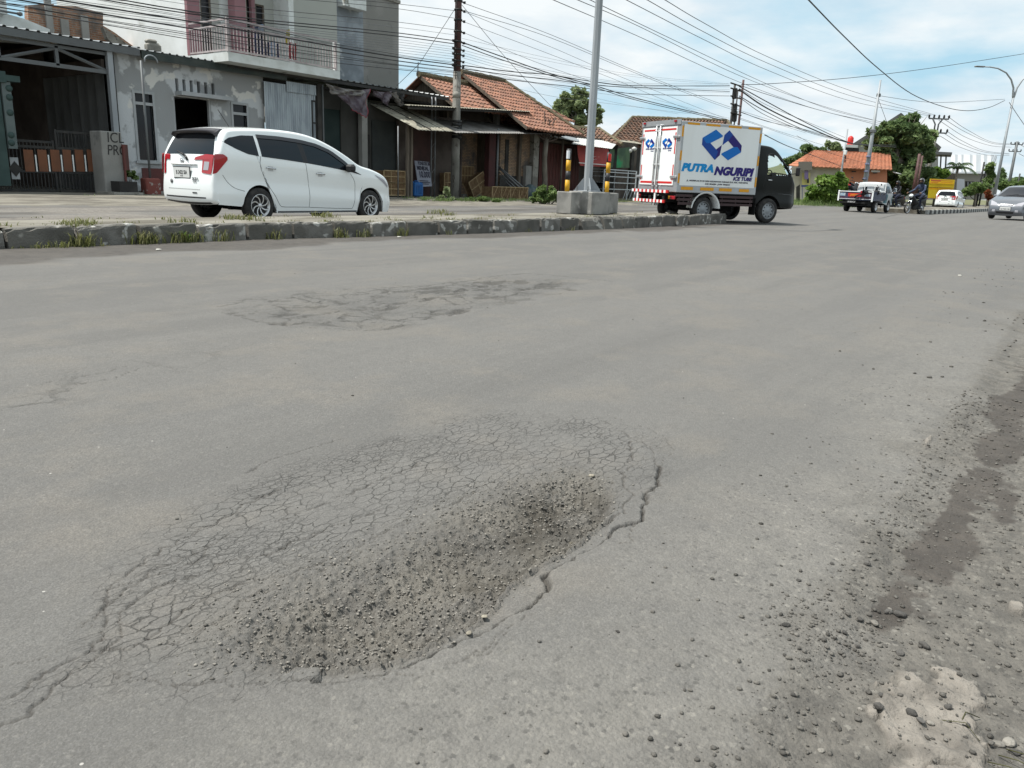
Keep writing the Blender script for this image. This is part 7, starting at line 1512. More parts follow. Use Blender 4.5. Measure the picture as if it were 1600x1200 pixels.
def plate(parent, c, w, h, rot, txt, m=None, ink=None, tsize=0.09, sub=None):
    t = empty('number_plate', c); t.rotation_euler = rot; t.parent = parent
    mb = MB(); mb.cbox((0,0,-0.006), (w+0.03, h+0.03, 0.008), bev=0.003); mb.build('plate_frame', M_BLKP, t)
    mb = MB(); mb.cbox((0,0,0.0005), (w, h, 0.004)); mb.build('plate_face', m or M_PLATE, t)
    text_obj('plate_number', txt, ink or M_BLKM, t, (0, -h*0.16 if sub else -h*0.30, 0.004), tsize, (0,0,0), 0, 0.0015, 'CENTER', 0.0006, 0.8)
    if sub: text_obj('plate_date', sub, ink or M_BLKM, t, (0, -h*0.40, 0.004), tsize*0.38, (0,0,0), 0, 0, 'CENTER', 0.0006)
    return t

# ---- white people carrier seen from behind, right flank
def make_mpv(lab, x, y, z, deg, sc, plate_txt='B 2422 SIA', spoiler=True, aerial=True, seams=True):
    t = empty('white_people_carrier', (x, y, z), R(deg), lab, 'car'); t.scale = (sc, sc, sc)
    sil = [(-0.74,0.30),(-0.80,0.34),(-0.815,0.45),(-0.81,0.62),(-0.785,0.76),(-0.765,0.88),(-0.745,1.00),(-0.72,1.08),(-0.62,1.30),(-0.54,1.41),(-0.44,1.465),(-0.1,1.50),(0.4,1.525),(0.9,1.515),(1.3,1.455),(1.7,1.315),(2.05,1.145),(2.28,1.02),(2.58,0.955),(2.86,0.865),(3.02,0.765),(3.11,0.63),(3.15,0.46),(3.155,0.30),(3.10,0.15)]
    c = Car(sil, [(-0.8,1.06),(-0.2,1.06),(0.35,1.03),(1.03,0.98),(2.07,0.86),(3.3,0.72)], 0.815, 0.285, (0.0, 2.52), 0.16, tumble=0.21, rc=0.075, crown=0.03, ztop=1.45, rear_sill=0.27, plan=0.15, plan_d=0.42, arch=1.17)
    c.body('body', M_WPAINT, t)
    for sg in (-1, 1):
        c.side('side_window', [(-0.60,1.265),(-0.42,1.175),(-0.21,1.10),(0.0,1.075)], [(-0.60,1.27),(-0.48,1.335),(-0.24,1.385),(0.0,1.395)], M_CGLASS, t, sg)
        c.side('door_window', [(0.06,1.072),(0.5,1.045),(0.92,1.01)], [(0.06,1.39),(0.5,1.385),(0.86,1.36)], M_CGLASS, t, sg)
        c.side('door_window', [(1.02,1.003),(1.5,0.955),(1.98,0.895)], [(0.97,1.355),(1.25,1.32),(1.55,1.23),(1.85,1.06),(1.98,0.96)], M_CGLASS, t, sg)
        c.side('window_pillar', [(0.92,1.01),(1.02,1.003)], [(0.86,1.36),(0.97,1.355)], M_BLKP, t, sg, n=3)
        c.side('window_pillar', [(0.0,1.075),(0.055,1.072)], [(0.0,1.395),(0.055,1.392)], M_WPAINT, t, sg, off=0.006, n=3)
        c.side('quarter_trim', [(1.98,0.895),(2.26,0.845)], [(1.98,0.96),(2.27,0.85)], M_BLKP, t, sg, n=6)
        c.side('weather_shield', [(0.05,1.362),(0.5,1.362),(0.95,1.335),(1.25,1.292),(1.55,1.202),(1.85,1.03),(2.0,0.94)], [(0.05,1.42),(0.5,1.42),(0.95,1.395),(1.3,1.345),(1.6,1.25),(1.9,1.075),(2.04,0.97)], mat('smoked_visor', (0.05,0.05,0.055), 0.25), t, sg, off=0.018, k=3)
        c.side('tail_lamp', [(-0.80,0.765),(-0.74,0.79),(-0.66,0.90),(-0.585,0.99)], [(-0.765,1.07),(-0.72,1.075),(-0.64,1.075),(-0.585,1.03)], M_LRED, t, sg, off=0.008, n=10)
        c.side('wheel_arch_lip', [(-0.335+0.0,0.30),(0,0.30)], [(-0.334,0.30),(0,0.30)], M_SEAM, t, sg, n=2)
        c.side('head_lamp', [(2.70,0.80),(2.87,0.70),(3.01,0.62)], [(2.62,0.86),(2.84,0.79),(3.02,0.665)], M_LCLR, t, sg, off=0.006)
        mb = MB(); mb.cbox((1.93, sg*0.90, 0.955), (0.13,0.20,0.14), bev=0.04); mb.tube([(1.96, sg*0.78, 0.90),(1.95, sg*0.86, 0.92)], 0.025, 6); mb.build('door_mirror', M_BLKP, t)
        for hx, hz in ((0.22,0.895),(1.28,0.835)):
            yh = c.Wd(hx, hz); mb = MB(); mb.tube([(hx-0.09, sg*(yh+0.002), hz),(hx-0.07, sg*(yh+0.03), hz+0.004),(hx+0.08, sg*(yh+0.03), hz-0.006),(hx+0.10, sg*(yh+0.002), hz-0.01)], 0.011, 6); mb.build('door_handle', M_CHROME, t)
            c.side('handle_recess', [(hx-0.05,hz-0.045),(hx+0.05,hz-0.05)], [(hx-0.05,hz+0.03),(hx+0.05,hz+0.025)], mat('recess_shade', (0.50,0.52,0.53), 0.35), t, sg, off=0.002, n=4, k=3)
        if seams:
            c.seam([(0.03,1.08),(0.02,0.92),(0.10,0.74),(0.20,0.58),(0.30,0.44),(0.40,0.295),(0.48,0.265),(0.75,0.262),(1.03,0.258)], M_SEAM, t, sg); c.seam([(0.96,1.0),(0.985,0.86),(1.03,0.62),(1.035,0.40),(1.03,0.258)], M_SEAM, t, sg)
            c.seam([(1.03,0.258),(1.5,0.24),(2.05,0.23)], M_SEAM, t, sg); c.seam([(2.0,0.86),(2.10,0.72),(2.125,0.55),(2.09,0.32),(2.05,0.23)], M_SEAM, t, sg)
            c.seam([(-0.66,0.76),(-0.58,0.64),(-0.47,0.56),(-0.30,0.515)], M_SEAM, t, sg, name='bumper_gap')
        for wx_ in (0.0, 2.52): wheel(t, wx_, sg*0.715, 0.285, 0.288, 0.18, 'alloy', sg)
        c.side('sill_trim', [(0.36,0.165),(2.17,0.165)], [(0.36,0.195),(2.17,0.195)], M_SEAM, t, sg, off=0.003)
    c.end('rear_window', [(-0.93,1.06),(0.93,1.06)], [(-0.84,1.385),(0.84,1.385)], M_CGLASS, t, off=0.006, n=20)
    c.end('tail_lamp', [(-0.985,0.79),(-0.63,0.79)], [(-0.985,1.055),(-0.60,1.05)], M_LRED, t, off=0.007)
    c.end('tail_lamp', [(-0.97,0.90),(-0.86,0.98),(-0.30,0.97)], [(-0.97,1.055),(-0.7,1.06),(-0.34,1.01)], M_LRED, t, off=0.010); c.end('tail_lamp', [(0.97,0.90),(0.86,0.98),(0.72,0.97)], [(0.97,1.055),(0.85,1.06),(0.72,1.05)], M_LRED, t, off=0.010)
    c.end('reverse_lamp', [(-0.86,0.82),(-0.68,0.82)], [(-0.86,0.95),(-0.68,0.95)], M_LCLR, t, off=0.010); c.end('tail_lamp_corner', [(-0.985,0.76),(-0.65,0.775)], [(-0.985,0.79),(-0.64,0.79)], M_LRED, t, off=0.009)
    c.end('tail_lamp_corner', [(0.985,0.74),(0.90,0.765)], [(0.985,0.90),(0.90,0.97)], M_LRED, t, off=0.009)
    if spoiler:
        mb = MB(); P = []
        for j in range(17):
            yf = -0.93+1.86*j/16; a = c.capf(c.fidx(1.375), yf, 0.0); b = c.capf(c.fidx(1.455), yf, 0.0); dr = 0.10*(abs(yf) > 0.9); P.append([(a.x-0.01, a.y*1.0, a.z-dr*0.6), (a.x-0.13*(1-0.4*abs(yf)**4), a.y, a.z+0.035-dr*0.4), (b.x-0.06, b.y, b.z-0.005), (b.x+0.06, b.y, b.z+0.012)])
        mb.grid(P); mb.add([P[0][0], P[0][1], P[0][2], P[0][3]], [(0,1,2,3)]); mb.add([P[-1][0], P[-1][1], P[-1][2], P[-1][3]], [(0,1,2,3)]); mb.build('roof_spoiler', mat('dark_spoiler', (0.035,0.032,0.036), 0.35), t)
    c.end('lower_valance', [(-0.95,0.31),(0.95,0.31)], [(-0.93,0.335),(0.93,0.335)], M_BLKP, t, off=0.004); c.end('bumper_line', [(-0.80,0.385),(0.90,0.385)], [(-0.80,0.405),(0.90,0.405)], M_BLKP, t, off=0.004)
    c.end('tailgate_gap', [(-0.60,0.515),(0.75,0.515)], [(-0.60,0.520),(0.75,0.520)], M_SEAM, t, off=0.003); c.end('reflector', [(-0.48,0.455),(-0.30,0.455)], [(-0.48,0.475),(-0.30,0.475)], M_BLKP, t, off=0.004)
    mb = MB(); a = c.capf(c.fidx(0.90), 0.62, 0.012); b = c.capf(c.fidx(0.90), -0.42, 0.012); mb.tube([a, (a+b)/2+Vector((-0.01,0,0)), b], 0.014, 6); mb.build('tailgate_grip', M_WPAINT, t)
    rt_ = (R(90), 0, R(-90)); p = c.capf(c.fidx(0.765), 0.13, 0.022); plate(t, p, 0.43, 0.16, (R(90), 0, R(-90)), plate_txt, tsize=0.085, sub='04.27')
    mb = MB(); p = c.capf(c.fidx(0.945), 0.18, 0.012); mb.lathe([(0.052, 0), (0.040, -0.008), (0.036, -0.004), (0.048, 0.004)], p, 'x', 20, cap=False)
    mb.tube([(p.x-0.006, p.y-0.03, p.z-0.02), (p.x-0.006, p.y-0.01, p.z+0.028), (p.x-0.006, p.y+0.012, p.z-0.005), (p.x-0.006, p.y+0.032, p.z+0.012)], 0.006, 5); mb.build('tailgate_emblem', M_CHROME, t)
    for yf, z, s_, q in ((-0.30,0.66,'SIGRA',0.062),(-0.33,0.625,'1.2 R',0.045)):
        p = c.capf(c.fidx(z), yf, 0.006); text_obj('badge', s_, M_STEELD, t, p, q, rt_, 0, 0.001, 'LEFT', 0.002); 
    p = c.capf(c.fidx(0.63), 0.60, 0.006); mb = MB(); mb.lathe([(0.035,0.0),(0.035,-0.004),(0.0,-0.004)], p, 'x', 14); mb.build('round_badge', M_STEELD, t)
    mb = MB(); a = c.capf(c.fidx(1.02), 0.02, 0.03); b = c.capf(c.fidx(1.095), 0.42, 0.03); e = c.capf(c.fidx(0.965), -0.05, 0.012); mb.tube([b, a], [0.010,0.018], 6); mb.tube([a, e], 0.018, 6); mb.build('rear_wiper', M_BLKP, t)
    if aerial: mb = MB(); mb.tube([(0.05,0.0,1.52),(-0.16,0.0,1.80)], [0.009,0.005], 6); mb.build('aerial', M_BLKP, t)
    mb = MB(); 
    for sg in (-1,1): mb.box(-0.25, sg*0.3-0.04, 0.2, 2.9, sg*0.3+0.04, 0.3)
    mb.tube([(0,-0.62,0.285),(0,0.62,0.285)], 0.06, 8); mb.build('axle', M_UNDER, t)
    return t
make_mpv('large white people carrier with black roof spoiler driving behind the near kerb', 7.87, 11.72, 0.040, 1.2, 0.981)

# ---- box truck
M_BOXW = mat('box_white', (0.80,0.825,0.825), 0.35, (0.72,0.73,0.72), 1.5, 0.50, 0.72, stretch=(1,1,0.25)); M_ALU = mat('box_aluminium', (0.42,0.44,0.46), 0.45, (0.36,0.38,0.40), 4, metal=0.5); M_ORT_ = mat('orange_tape', (0.70,0.33,0.02), 0.5, (0.62,0.28,0.02), 20); M_REDT = mat('red_tape', (0.55,0.03,0.03), 0.5); M_CABK = mat('black_cab_paint', (0.007,0.009,0.009), 0.35, coat=0.0, spec=0.25)
M_BL1 = mat('logo_cyan_blue', (0.0,0.14,0.50), 0.45); M_BL2 = mat('logo_navy', (0.018,0.010,0.155), 0.45); M_BL3 = mat('logo_mid_blue', (0.005,0.055,0.30), 0.45); M_CY = mat('letter_cyan', (0.0,0.25,0.60), 0.45)
tr = empty('box_truck', (19.71, 8.97, 0.027), R(-29.2), 'small white box truck with blue logo and black cab turning across the junction', 'truck'); tr.scale = (1.038,)*3
X0, X1, HW, Z0, Z1 = -0.79, 1.68, 0.85, 0.70, 2.36
mb = MB(); mb.cbox(((X0+X1)/2, 0, (Z0+Z1)/2), (X1-X0, 2*HW, Z1-Z0), bev=0.012); body = mb.build('box_body', M_ALU, tr)
for sg in (-1, 1):
    mb = MB(); y = sg*(HW+0.003); mb.add([(X0+0.07,y,0.87),(X1-0.08,y,0.87),(X1-0.08,y,2.29),(X0+0.07,y,2.29)], [(0,1,2,3)]); mb.add([(X0+0.07,y-sg*0.004,0.87),(X1-0.08,y-sg*0.004,0.87),(X1-0.08,y-sg*0.004,2.29),(X0+0.07,y-sg*0.004,2.29)], [(3,2,1,0)])
    mb.build('side_panel', M_BOXW, tr)
def dashes(sg):
    y = sg*(HW+0.006); mb = MB()
    def r_(x0, z0, x1, z1): mb.box(x0, min(y, y-sg*0.003), z0, x1, max(y, y-sg*0.003), z1)
    for x0, x1 in ((-0.63,-0.27),(-0.08,0.34),(0.60,1.0),(1.22,1.60)): r_(x0, 2.285, x1, 2.335)
    for x0, x1 in ((-0.66,-0.30),(-0.08,0.33),(0.50,0.90),(1.13,1.45)): r_(x0, 0.765, x1, 0.84)
    for z0, z1 in ((2.0,2.25),(1.45,1.68),(0.92,1.15)): r_(X0+0.015, z0, X0+0.065, z1)
    for z0, z1 in ((1.98,2.20),(1.42,1.66),(0.90,1.14)): r_(X1-0.07, z0, X1-0.02, z1)
    mb.build('reflective_tape', M_ORT_, tr)
for sg in (-1, 1): dashes(sg)
def logo(parent, c, s, plane):
    """two interlocked hooks; plane maps (a, b) to a point"""
    P = {'a': (-0.61,-0.02), 'b': (-0.61,0.14), 'c': (-0.23,0.35), 'd': (0.0,0.22), 'e': (-0.36,0.03), 'f': (-0.17,-0.11), 'g': (0.0,0.0), 'h': (-0.02,-0.16), 'i': (-0.18,-0.36)}
    for pts, m in (([(-0.61,0.14),(-0.23,0.35),(0.0,0.22),(-0.02,0.19),(-0.36,0.03),(-0.48,0.02)], M_BL1), ([(-0.61,0.14),(-0.48,0.02),(-0.36,0.03),(-0.17,-0.11),(-0.10,-0.16),(-0.18,-0.36),(-0.61,-0.02)], M_BL3), ([(-0.17,-0.11),(-0.01,0.0),(-0.04,-0.24),(-0.18,-0.36),(-0.30,-0.26)], M_BL2)):
        for sgn, mm in ((1, m), (-1, {M_BL1: M_BL1, M_BL3: M_BL2, M_BL2: M_BL3}[m])):
            mb = MB(); q = [plane(c[0]+s*p[0]*sgn, c[1]+s*p[1]*sgn) for p in pts]; n = plane(0, 0, 1)-plane(0, 0); q2 = [p+n*0.0015*(1 if mm is M_BL2 else 1.6 if mm is M_BL1 else 1.3) for p in q]; mb.prism(q2, n*0.002); mb.build('emblem', mm, parent)
    return
yS = -(HW+0.004)
def fit_text(s, m, parent, xa, xb, za, zb, bold, shear=0.22):
    o = text_obj('lettering', s, m, parent, (0,0,0), 0.3, FACE, shear, bold*0.3/(zb-za)*0.7, spacing=1.04); xs_ = [v.co.x for v in o.data.vertices]; ys_ = [v.co.y for v in o.data.vertices]
    kx = (xb-xa)/(max(xs_)-min(xs_)); ky = (zb-za)/(max(ys_)-min(ys_)); o.scale = (kx, ky, 1); o.location = (xa-min(xs_)*kx, yS-0.004, za-min(ys_)*ky); return o
def pl_side(a, b, n=0): return Vector((a, yS-n, b))
logo(tr, (0.45, 1.865), 1.0, pl_side)
fit_text('PUTRA', M_CY, tr, -0.70, 0.27, 1.20, 1.40, 0.020)
fit_text('NGURIPI', M_BL2, tr, 0.29, 1.545, 1.145, 1.36, 0.020)
fit_text('ICE TUBE', M_BL2, tr, 0.90, 1.51, 1.035, 1.13, 0.007)
fit_text('JL. NGEMPLAK RT.02 DESA KELURAHAN KARANG ELO, KEC. NGRAMPAL', M_INK, tr, -0.52, 1.39, 0.965, 1.01, 0.0015)
fit_text('KAB. SRAGEN - JAWA TENGAH', M_INK, tr, 0.05, 0.82, 0.90, 0.945, 0.0015)
# rear doors
xR_ = X0-0.004
for k, (y0_, y1_) in enumerate(((0.06,0.76),(-0.70,0.03))):
    mb = MB(); mb.box(xR_-0.012, y0_, 0.86, xR_+0.002, y1_, 2.24); d_ = mb.build('rear_door', M_BOXW, tr)
    mb = MB(); ow = y1_ if k == 0 else y0_; s_ = 1 if k == 0 else -1
    mb.box(xR_-0.016, min(y0_,y1_)+0.04, 2.16, xR_-0.0125, max(y0_,y1_)-0.06, 2.20); mb.box(xR_-0.016, min(y0_,y1_)+0.04, 0.90, xR_-0.0125, max(y0_,y1_)-0.04, 0.95)
    for z0_, z1_ in ((1.60,2.10),(0.98,1.35)): mb.box(xR_-0.016, ow-s_*0.06, z0_, xR_-0.0125, ow-s_*0.02, z1_)
    mb.build('red_tape', M_REDT, d_)
    cx_ = 0.42 if k == 0 else -0.33
    def pl_rear(a, b, n=0): return Vector((xR_-0.0135-n, -a, b))
    logo(d_, (-cx_, 1.865), 0.33, pl_rear)
    text_obj('door_lettering', 'PUTRA NGURIPI', M_BL2, d_, (xR_-0.015, cx_+0.17, 1.715), 0.052, (R(90),0,R(-90)), 0.2, 0.001)
    text_obj('door_lettering', 'ICE TUBE', M_BL2, d_, (xR_-0.015, cx_-0.06, 1.67), 0.030, (R(90),0,R(-90)), 0.2, 0.0005)
    yr_ = 0.13 if k == 0 else -0.04
    mb = MB(); mb.tube([(xR_-0.04, yr_, 0.80),(xR_-0.04, yr_, 2.30)], 0.017, 8)
    for z in (0.82, 0.95, 1.35, 1.75, 2.15, 2.28): mb.cbox((xR_-0.03, yr_, z), (0.05,0.07,0.05), bev=0.01)
    mb.build('lock_rod', M_ALLOY, d_)
    for z in (2.0, 1.06): mb = MB(); mb.cbox((xR_-0.02, ow+s_*0.0, z), (0.04,0.24,0.06), bev=0.01); mb.build('hinge', M_ALLOY, d_)
mb = MB(); mb.box(X0-0.02, -HW+0.02, 2.28, X0-0.002, HW-0.02, 2.40); mb.build('top_rail', M_ALU, tr)
mb = MB(); mb.cbox((X0-0.03, -0.62, 2.36), (0.03,0.09,0.04)); mb.build('marker_lamp', M_LRED, tr)
mb = MB(); mb.cbox((X0-0.03, 0.70, 2.36), (0.03,0.09,0.04)); mb.build('marker_lamp', M_LRED, tr)
for z, a, b in ((0.71,-0.68,0.92),(0.47,-0.55,0.84)):
    n = 18; mb = MB()
    for k in range(n): y0_ = a+(b-a)*k/n; mb.box(X0-0.13, y0_, z-0.035, X0-0.09, y0_+(b-a)/n, z+0.035, M_BOXW if k % 2 else M_REDT)
    mb.build('bumper_bar', None, tr)
mb = MB()
for y_ in (0.66, -0.12): mb.box(X0-0.12, y_-0.03, 0.49, X0-0.095, y_+0.03, 0.70)
mb.build('bumper_upright', M_BOXW, tr)
for y_, mm in ((-0.72,M_LRED),(0.78,M_LRED)): mb = MB(); mb.cbox((X0+0.0, y_, 0.57), (0.04,0.2,0.08), bev=0.01); mb.build('tail_lamp', mm, tr)
mb = MB(); mb.cbox((X0+0.0, -0.60, 0.57), (0.05,0.07,0.07), bev=0.01); mb.build('indicator', M_ORT_, tr)
mb = MB(); mb.box(X0+0.02, -0.35, 0.45, 2.9, -0.25, 0.60); mb.box(X0+0.02, 0.25, 0.45, 2.9, 0.35, 0.60); mb.box(X0+0.05, -HW+0.05, 0.62, X1, HW-0.05, 0.70); mb.tube([(0.12,-0.6,0.32),(0.12,0.6,0.32)], 0.07, 8); mb.box(0.5,-0.2,0.25,1.5,0.5,0.5); mb.build('chassis', M_UNDER, tr)
M_SK = mat('dark_red_brown_rail', (0.05,0.03,0.032), 0.5)
for sg in (-1, 1):
    for x0, x1 in ((-0.76,-0.28),(0.56,1.62)):
        mb = MB()
        for k in range(3): z = 0.63-k*0.095; mb.box(x0+0.04*k*(x0 < 0), sg*(HW-0.03)-0.015, z-0.03, x1, sg*(HW-0.03)+0.015, z+0.03)
        for xx in (x0+0.1, (x0+x1)/2, x1-0.06): mb.box(xx, sg*(HW-0.06)-0.01, 0.40, xx+0.03, sg*(HW-0.06)+0.01, 0.66)
        mb.build('side_guard', M_SK, tr)
    mb = MB(); P = []
    for i in range(15):
        a = math.pi*(1-i/14); a = a*0.94+0.03*math.pi; P.append([(0.13+0.41*math.cos(a), sg*(HW-0.24), 0.30+0.40*math.sin(a)), (0.13+0.41*math.cos(a), sg*(HW+0.01), 0.30+0.40*math.sin(a)), (0.13+0.45*math.cos(a), sg*(HW+0.015), 0.30+0.44*math.sin(a))])
    mb.grid(P); mb.build('mudguard', M_BOXW, tr)
    wheel(tr, 0.12, sg*0.70, 0.305, 0.305, 0.20, 'steel', sg); wheel(tr, 2.20, sg*0.72, 0.315, 0.318, 0.19, 'steel', sg)
# cab
csil = [(1.72,0.45),(1.715,1.0),(1.715,1.6),(1.73,1.86),(1.80,1.93),(2.05,1.935),(2.22,1.90),(2.40,1.80),(2.58,1.62),(2.78,1.37),(2.98,1.12),(3.08,0.98),(3.14,0.80),(3.17,0.62),(3.16,0.45),(3.06,0.38)]
cc_ = Car(csil, [(1.7,1.22),(3.1,1.18)], 0.81, 0.315, (2.20,), 0.42, tumble=0.13, rc=0.07, crown=0.05, plan=0.20, plan_d=0.35, ztop=1.93, arch=1.25)
cab_t = cc_.body('cab', M_CABK, tr)
M_SEE = bpy.data.materials.new('clear_side_glass'); M_SEE.use_nodes = True; b_ = M_SEE.node_tree.nodes['Principled BSDF']; b_.inputs['Base Color'].default_value = (0.75,0.85,0.82,1); b_.inputs['Roughness'].default_value = 0.03; b_.inputs['Transmission Weight'].default_value = 1.0; b_.inputs['IOR'].default_value = 1.02
# cut the side windows and windscreen out of the cab shell
def cut(o, test):
    bm = bmesh.new(); bm.from_mesh(o.data); dl = [f for f in bm.faces if test(f.calc_center_median())]; bmesh.ops.delete(bm, geom=dl, context='FACES'); bm.to_mesh(o.data); bm.free()
def in_win(p):
    top = 1.69 if p.x < 2.36 else 1.69-(p.x-2.36)*0.88
    return abs(p.y) > 0.55 and 2.04 < p.x < 2.86 and 1.235 < p.z < top
def in_scr(p): return abs(p.y) < 0.62 and 1.20 < p.z < 1.74 and p.x > 2.40
cut(cab_t, lambda p: in_win(p) or in_scr(p))
for sg in (-1, 1):
    cc_.side('side_glass', [(2.03,1.26),(2.86,1.26)], [(2.03,1.70),(2.36,1.70),(2.86,1.26)], M_SEE, tr, sg, off=-0.006)
    cc_.seam([(2.0,1.76),(1.99,1.2),(2.0,0.80),(2.45,0.76),(2.86,0.82),(2.90,1.2)], M_BLKP, tr, sg, 0.005); cc_.seam([(2.45,0.76),(2.90,0.74),(3.02,0.70)], M_STEELD, tr, sg, 0.004, 'trim_line')
    cc_.seam([(2.04,1.265),(2.04,1.69),(2.36,1.69),(2.84,1.265),(2.44,1.262),(2.04,1.265)], M_BLKP, tr, sg, 0.014, 'window_seal')
    mb = MB(); mb.tube([(2.06, sg*(cc_.Wd(2.06,1.09)+0.002), 1.09),(2.08, sg*(cc_.Wd(2.08,1.09)+0.03), 1.09),(2.18, sg*(cc_.Wd(2.18,1.09)+0.03), 1.09),(2.20, sg*(cc_.Wd(2.2,1.09)+0.002), 1.09)], 0.016, 6); mb.build('door_handle', M_CHROME, tr)
    mb = MB(); mb.cbox((2.93, sg*0.93, 1.33), (0.05,0.14,0.22), bev=0.02); mb.tube([(2.80, sg*0.72, 1.25),(2.90, sg*0.90, 1.28)], 0.012, 5); mb.build('door_mirror', M_BLKP, tr)
cc_.end('windscreen', [(-0.8,1.22),(0.8,1.22)], [(-0.8,1.72),(0.8,1.72)], M_SEE, tr, rear=False, off=-0.006)
cc_.end('head_lamp', [(-0.92,0.78),(-0.62,0.78)], [(-0.92,0.92),(-0.62,0.92)], M_LCLR, tr, rear=False); cc_.end('head_lamp', [(0.62,0.78),(0.92,0.78)], [(0.62,0.92),(0.92,0.92)], M_LCLR, tr, rear=False); cc_.end('grille', [(-0.55,0.78),(0.55,0.78)], [(-0.55,0.90),(0.55,0.90)], M_BLKP, tr, rear=False)
mb = MB(); mb.box(1.76,-0.72,1.0,1.80,0.72,1.86); mb.box(1.9,-0.68,0.75,2.3,-0.1,0.95); mb.box(1.85,-0.68,0.95,2.0,-0.1,1.45); mb.box(1.85,0.1,0.75,2.3,0.68,1.45); mb.build('cab_interior', M_UNDER, tr)
mb = MB(); mb.box(2.62,-0.70,0.9,2.85,0.70,1.22); mb.build('dashboard', M_BLKP, tr)
mb = MB(); mb.tube([(2.46+0.05*math.cos(t), -0.38+0.19*math.cos(t), 1.20+0.15*math.sin(t)) for t in [i*0.5236 for i in range(13)]], 0.014, 6); mb.build('steering_wheel', M_BLKP, tr)
mb = MB(); mb.box(1.68,-HW+0.08,0.5,1.72,HW-0.08,1.0); mb.box(1.0,-HW-0.0,0.15+0.25,1.0,-HW,0.6) if False else None; mb.box(1.72, -HW+0.02, 0.20, 1.74, -HW+0.25, 0.62); mb.build('mud_flap', M_UNDER, tr)

# ---- pickup with two motorcycles in the bed
M_NAVY = mat('navy_truck_paint', (0.025,0.035,0.075), 0.4, (0.05,0.06,0.10), 4); M_TEALP = mat('teal_truck_paint', (0.02,0.12,0.15), 0.35); M_SILV = mat('pale_cab_paint', (0.50,0.52,0.53), 0.35)
pk0, pk1 = H(1339, 331, 41), H(1389, 333, 41)
hd = 66-0; ang = 36+6
PKH = -5
pk = empty('pickup_truck', (0,0,0.02), R(PKH), 'old navy pickup with pale cab and motorcycles lying in its bed', 'pickup truck')
pos = H(1343, 331.5, 40.8); pk.location = (pos.x, pos.y, 0.02); pk.scale = (1.03,)*3
# local x forward; rear face at x=-0.9
for sg in (-1, 1):
    mb = MB(); mb.box(-0.95, sg*0.80-0.02, 0.62, 1.15, sg*0.80+0.02, 0.98); mb.build('bed_side', M_NAVY, pk)
    mb = MB(); mb.box(-0.99, sg*0.80-0.035, 0.52, -0.951, sg*0.80+0.035, 1.02); mb.build('corner_post', M_BOXW, pk)
    wheel(pk, -0.0, sg*0.66, 0.28, 0.28, 0.18, 'five', sg); wheel(pk, 2.0, sg*0.66, 0.28, 0.28, 0.17, 'five', sg)
mb = MB(); mb.box(-0.95,-0.78,0.56,1.15,0.78,0.61); mb.build('bed_floor', M_NAVY, pk)
mb = MB(); mb.box(-0.98,-0.77,0.64,-0.951,0.77,0.955); mb.build('tailgate', mat('tailgate_maroon', (0.07,0.03,0.04), 0.5, (0.05,0.05,0.10), 3), pk)
mb = MB(); mb.box(-1.0,-0.80,0.96,-0.94,0.80,1.0); mb.box(-1.0,-0.77,0.615,-0.95,0.77,0.635); mb.build('tailgate_rail', M_BOXW, pk)
mb = MB(); mb.box(-0.985,-0.30,0.74,-0.981,0.35,0.90); mb.build('red_sticker', mat('bright_red_sticker', (0.50,0.03,0.03), 0.5), pk)
mb = MB(); mb.box(-0.986,-0.70,0.76,-0.981,-0.42,0.88); mb.box(-0.986,0.48,0.76,-0.981,0.74,0.90); mb.build('blue_stickers', mat('blue_stickers', (0.22,0.35,0.50), 0.5, (0.5,0.5,0.45), 12), pk)
text_obj('lettering', 'JAWA', M_ORT_, pk, (-0.988, 0.24, 0.775), 0.13, (R(90),0,R(-90)), 0.1, 0.003)
mb = MB(); mb.box(-0.97,-0.70,0.40,-0.93,0.70,0.50); mb.box(-0.9,-0.6,0.3,-0.2,0.6,0.55); mb.build('rear_bumper', M_UNDER, pk)
plate(pk, (-0.985, 0.15, 0.50), 0.42, 0.15, (R(90),0,R(-90)), 'AD 8304 LN', M_BLKP, M_PLATE, 0.085)
mb = MB(); mb.box(-0.9,-0.4,0.35,2.4,0.4,0.56); mb.tube([(0,-.6,.28),(0,.6,.28)], .06, 8); mb.build('chassis', M_UNDER, pk)
mb = MB()
for z in (1.38, 1.02): mb.box(1.06,-0.76,z,1.10,0.76,z+0.035)
for y_ in (-0.76,-0.25,0.25,0.72): mb.box(1.06,y_,0.98,1.10,y_+0.035,1.38)
mb.build('headboard_frame', M_BOXW, pk)
ps = [(1.18,0.45),(1.17,0.9),(1.19,1.3),(1.28,1.43),(1.6,1.46),(1.95,1.42),(2.25,1.18),(2.45,0.95),(2.58,0.88),(2.68,0.7),(2.70,0.42)]
pc = Car(ps, [(1.1,0.92),(2.7,0.9)], 0.74, 0.28, (2.0,), 0.36, tumble=0.14, rc=0.05, crown=0.03, plan=0.12, plan_d=0.3, ztop=1.46, arch=1.25)
pc.body('cab', M_SILV, pk)
for sg in (-1, 1):
    pc.side('side_window', [(1.34,0.94),(2.25,0.93)], [(1.34,1.30),(1.85,1.30),(2.2,1.0)], M_CGLASS, pk, sg); pc.side('teal_flank', [(1.24,0.47),(1.66,0.47)], [(1.24,0.90),(1.66,0.90)], M_TEALP, pk, sg); pc.side('teal_flank', [(2.34,0.47),(2.62,0.47)], [(2.34,0.86),(2.62,0.80)], M_TEALP, pk, sg)
    mb = MB(); mb.cbox((2.28, sg*0.88, 1.12), (0.04,0.12,0.2), bev=0.02); mb.tube([(2.2,sg*.7,1.0),(2.26,sg*.86,1.05)], .012, 5); mb.build('door_mirror', M_CHROME, pk)
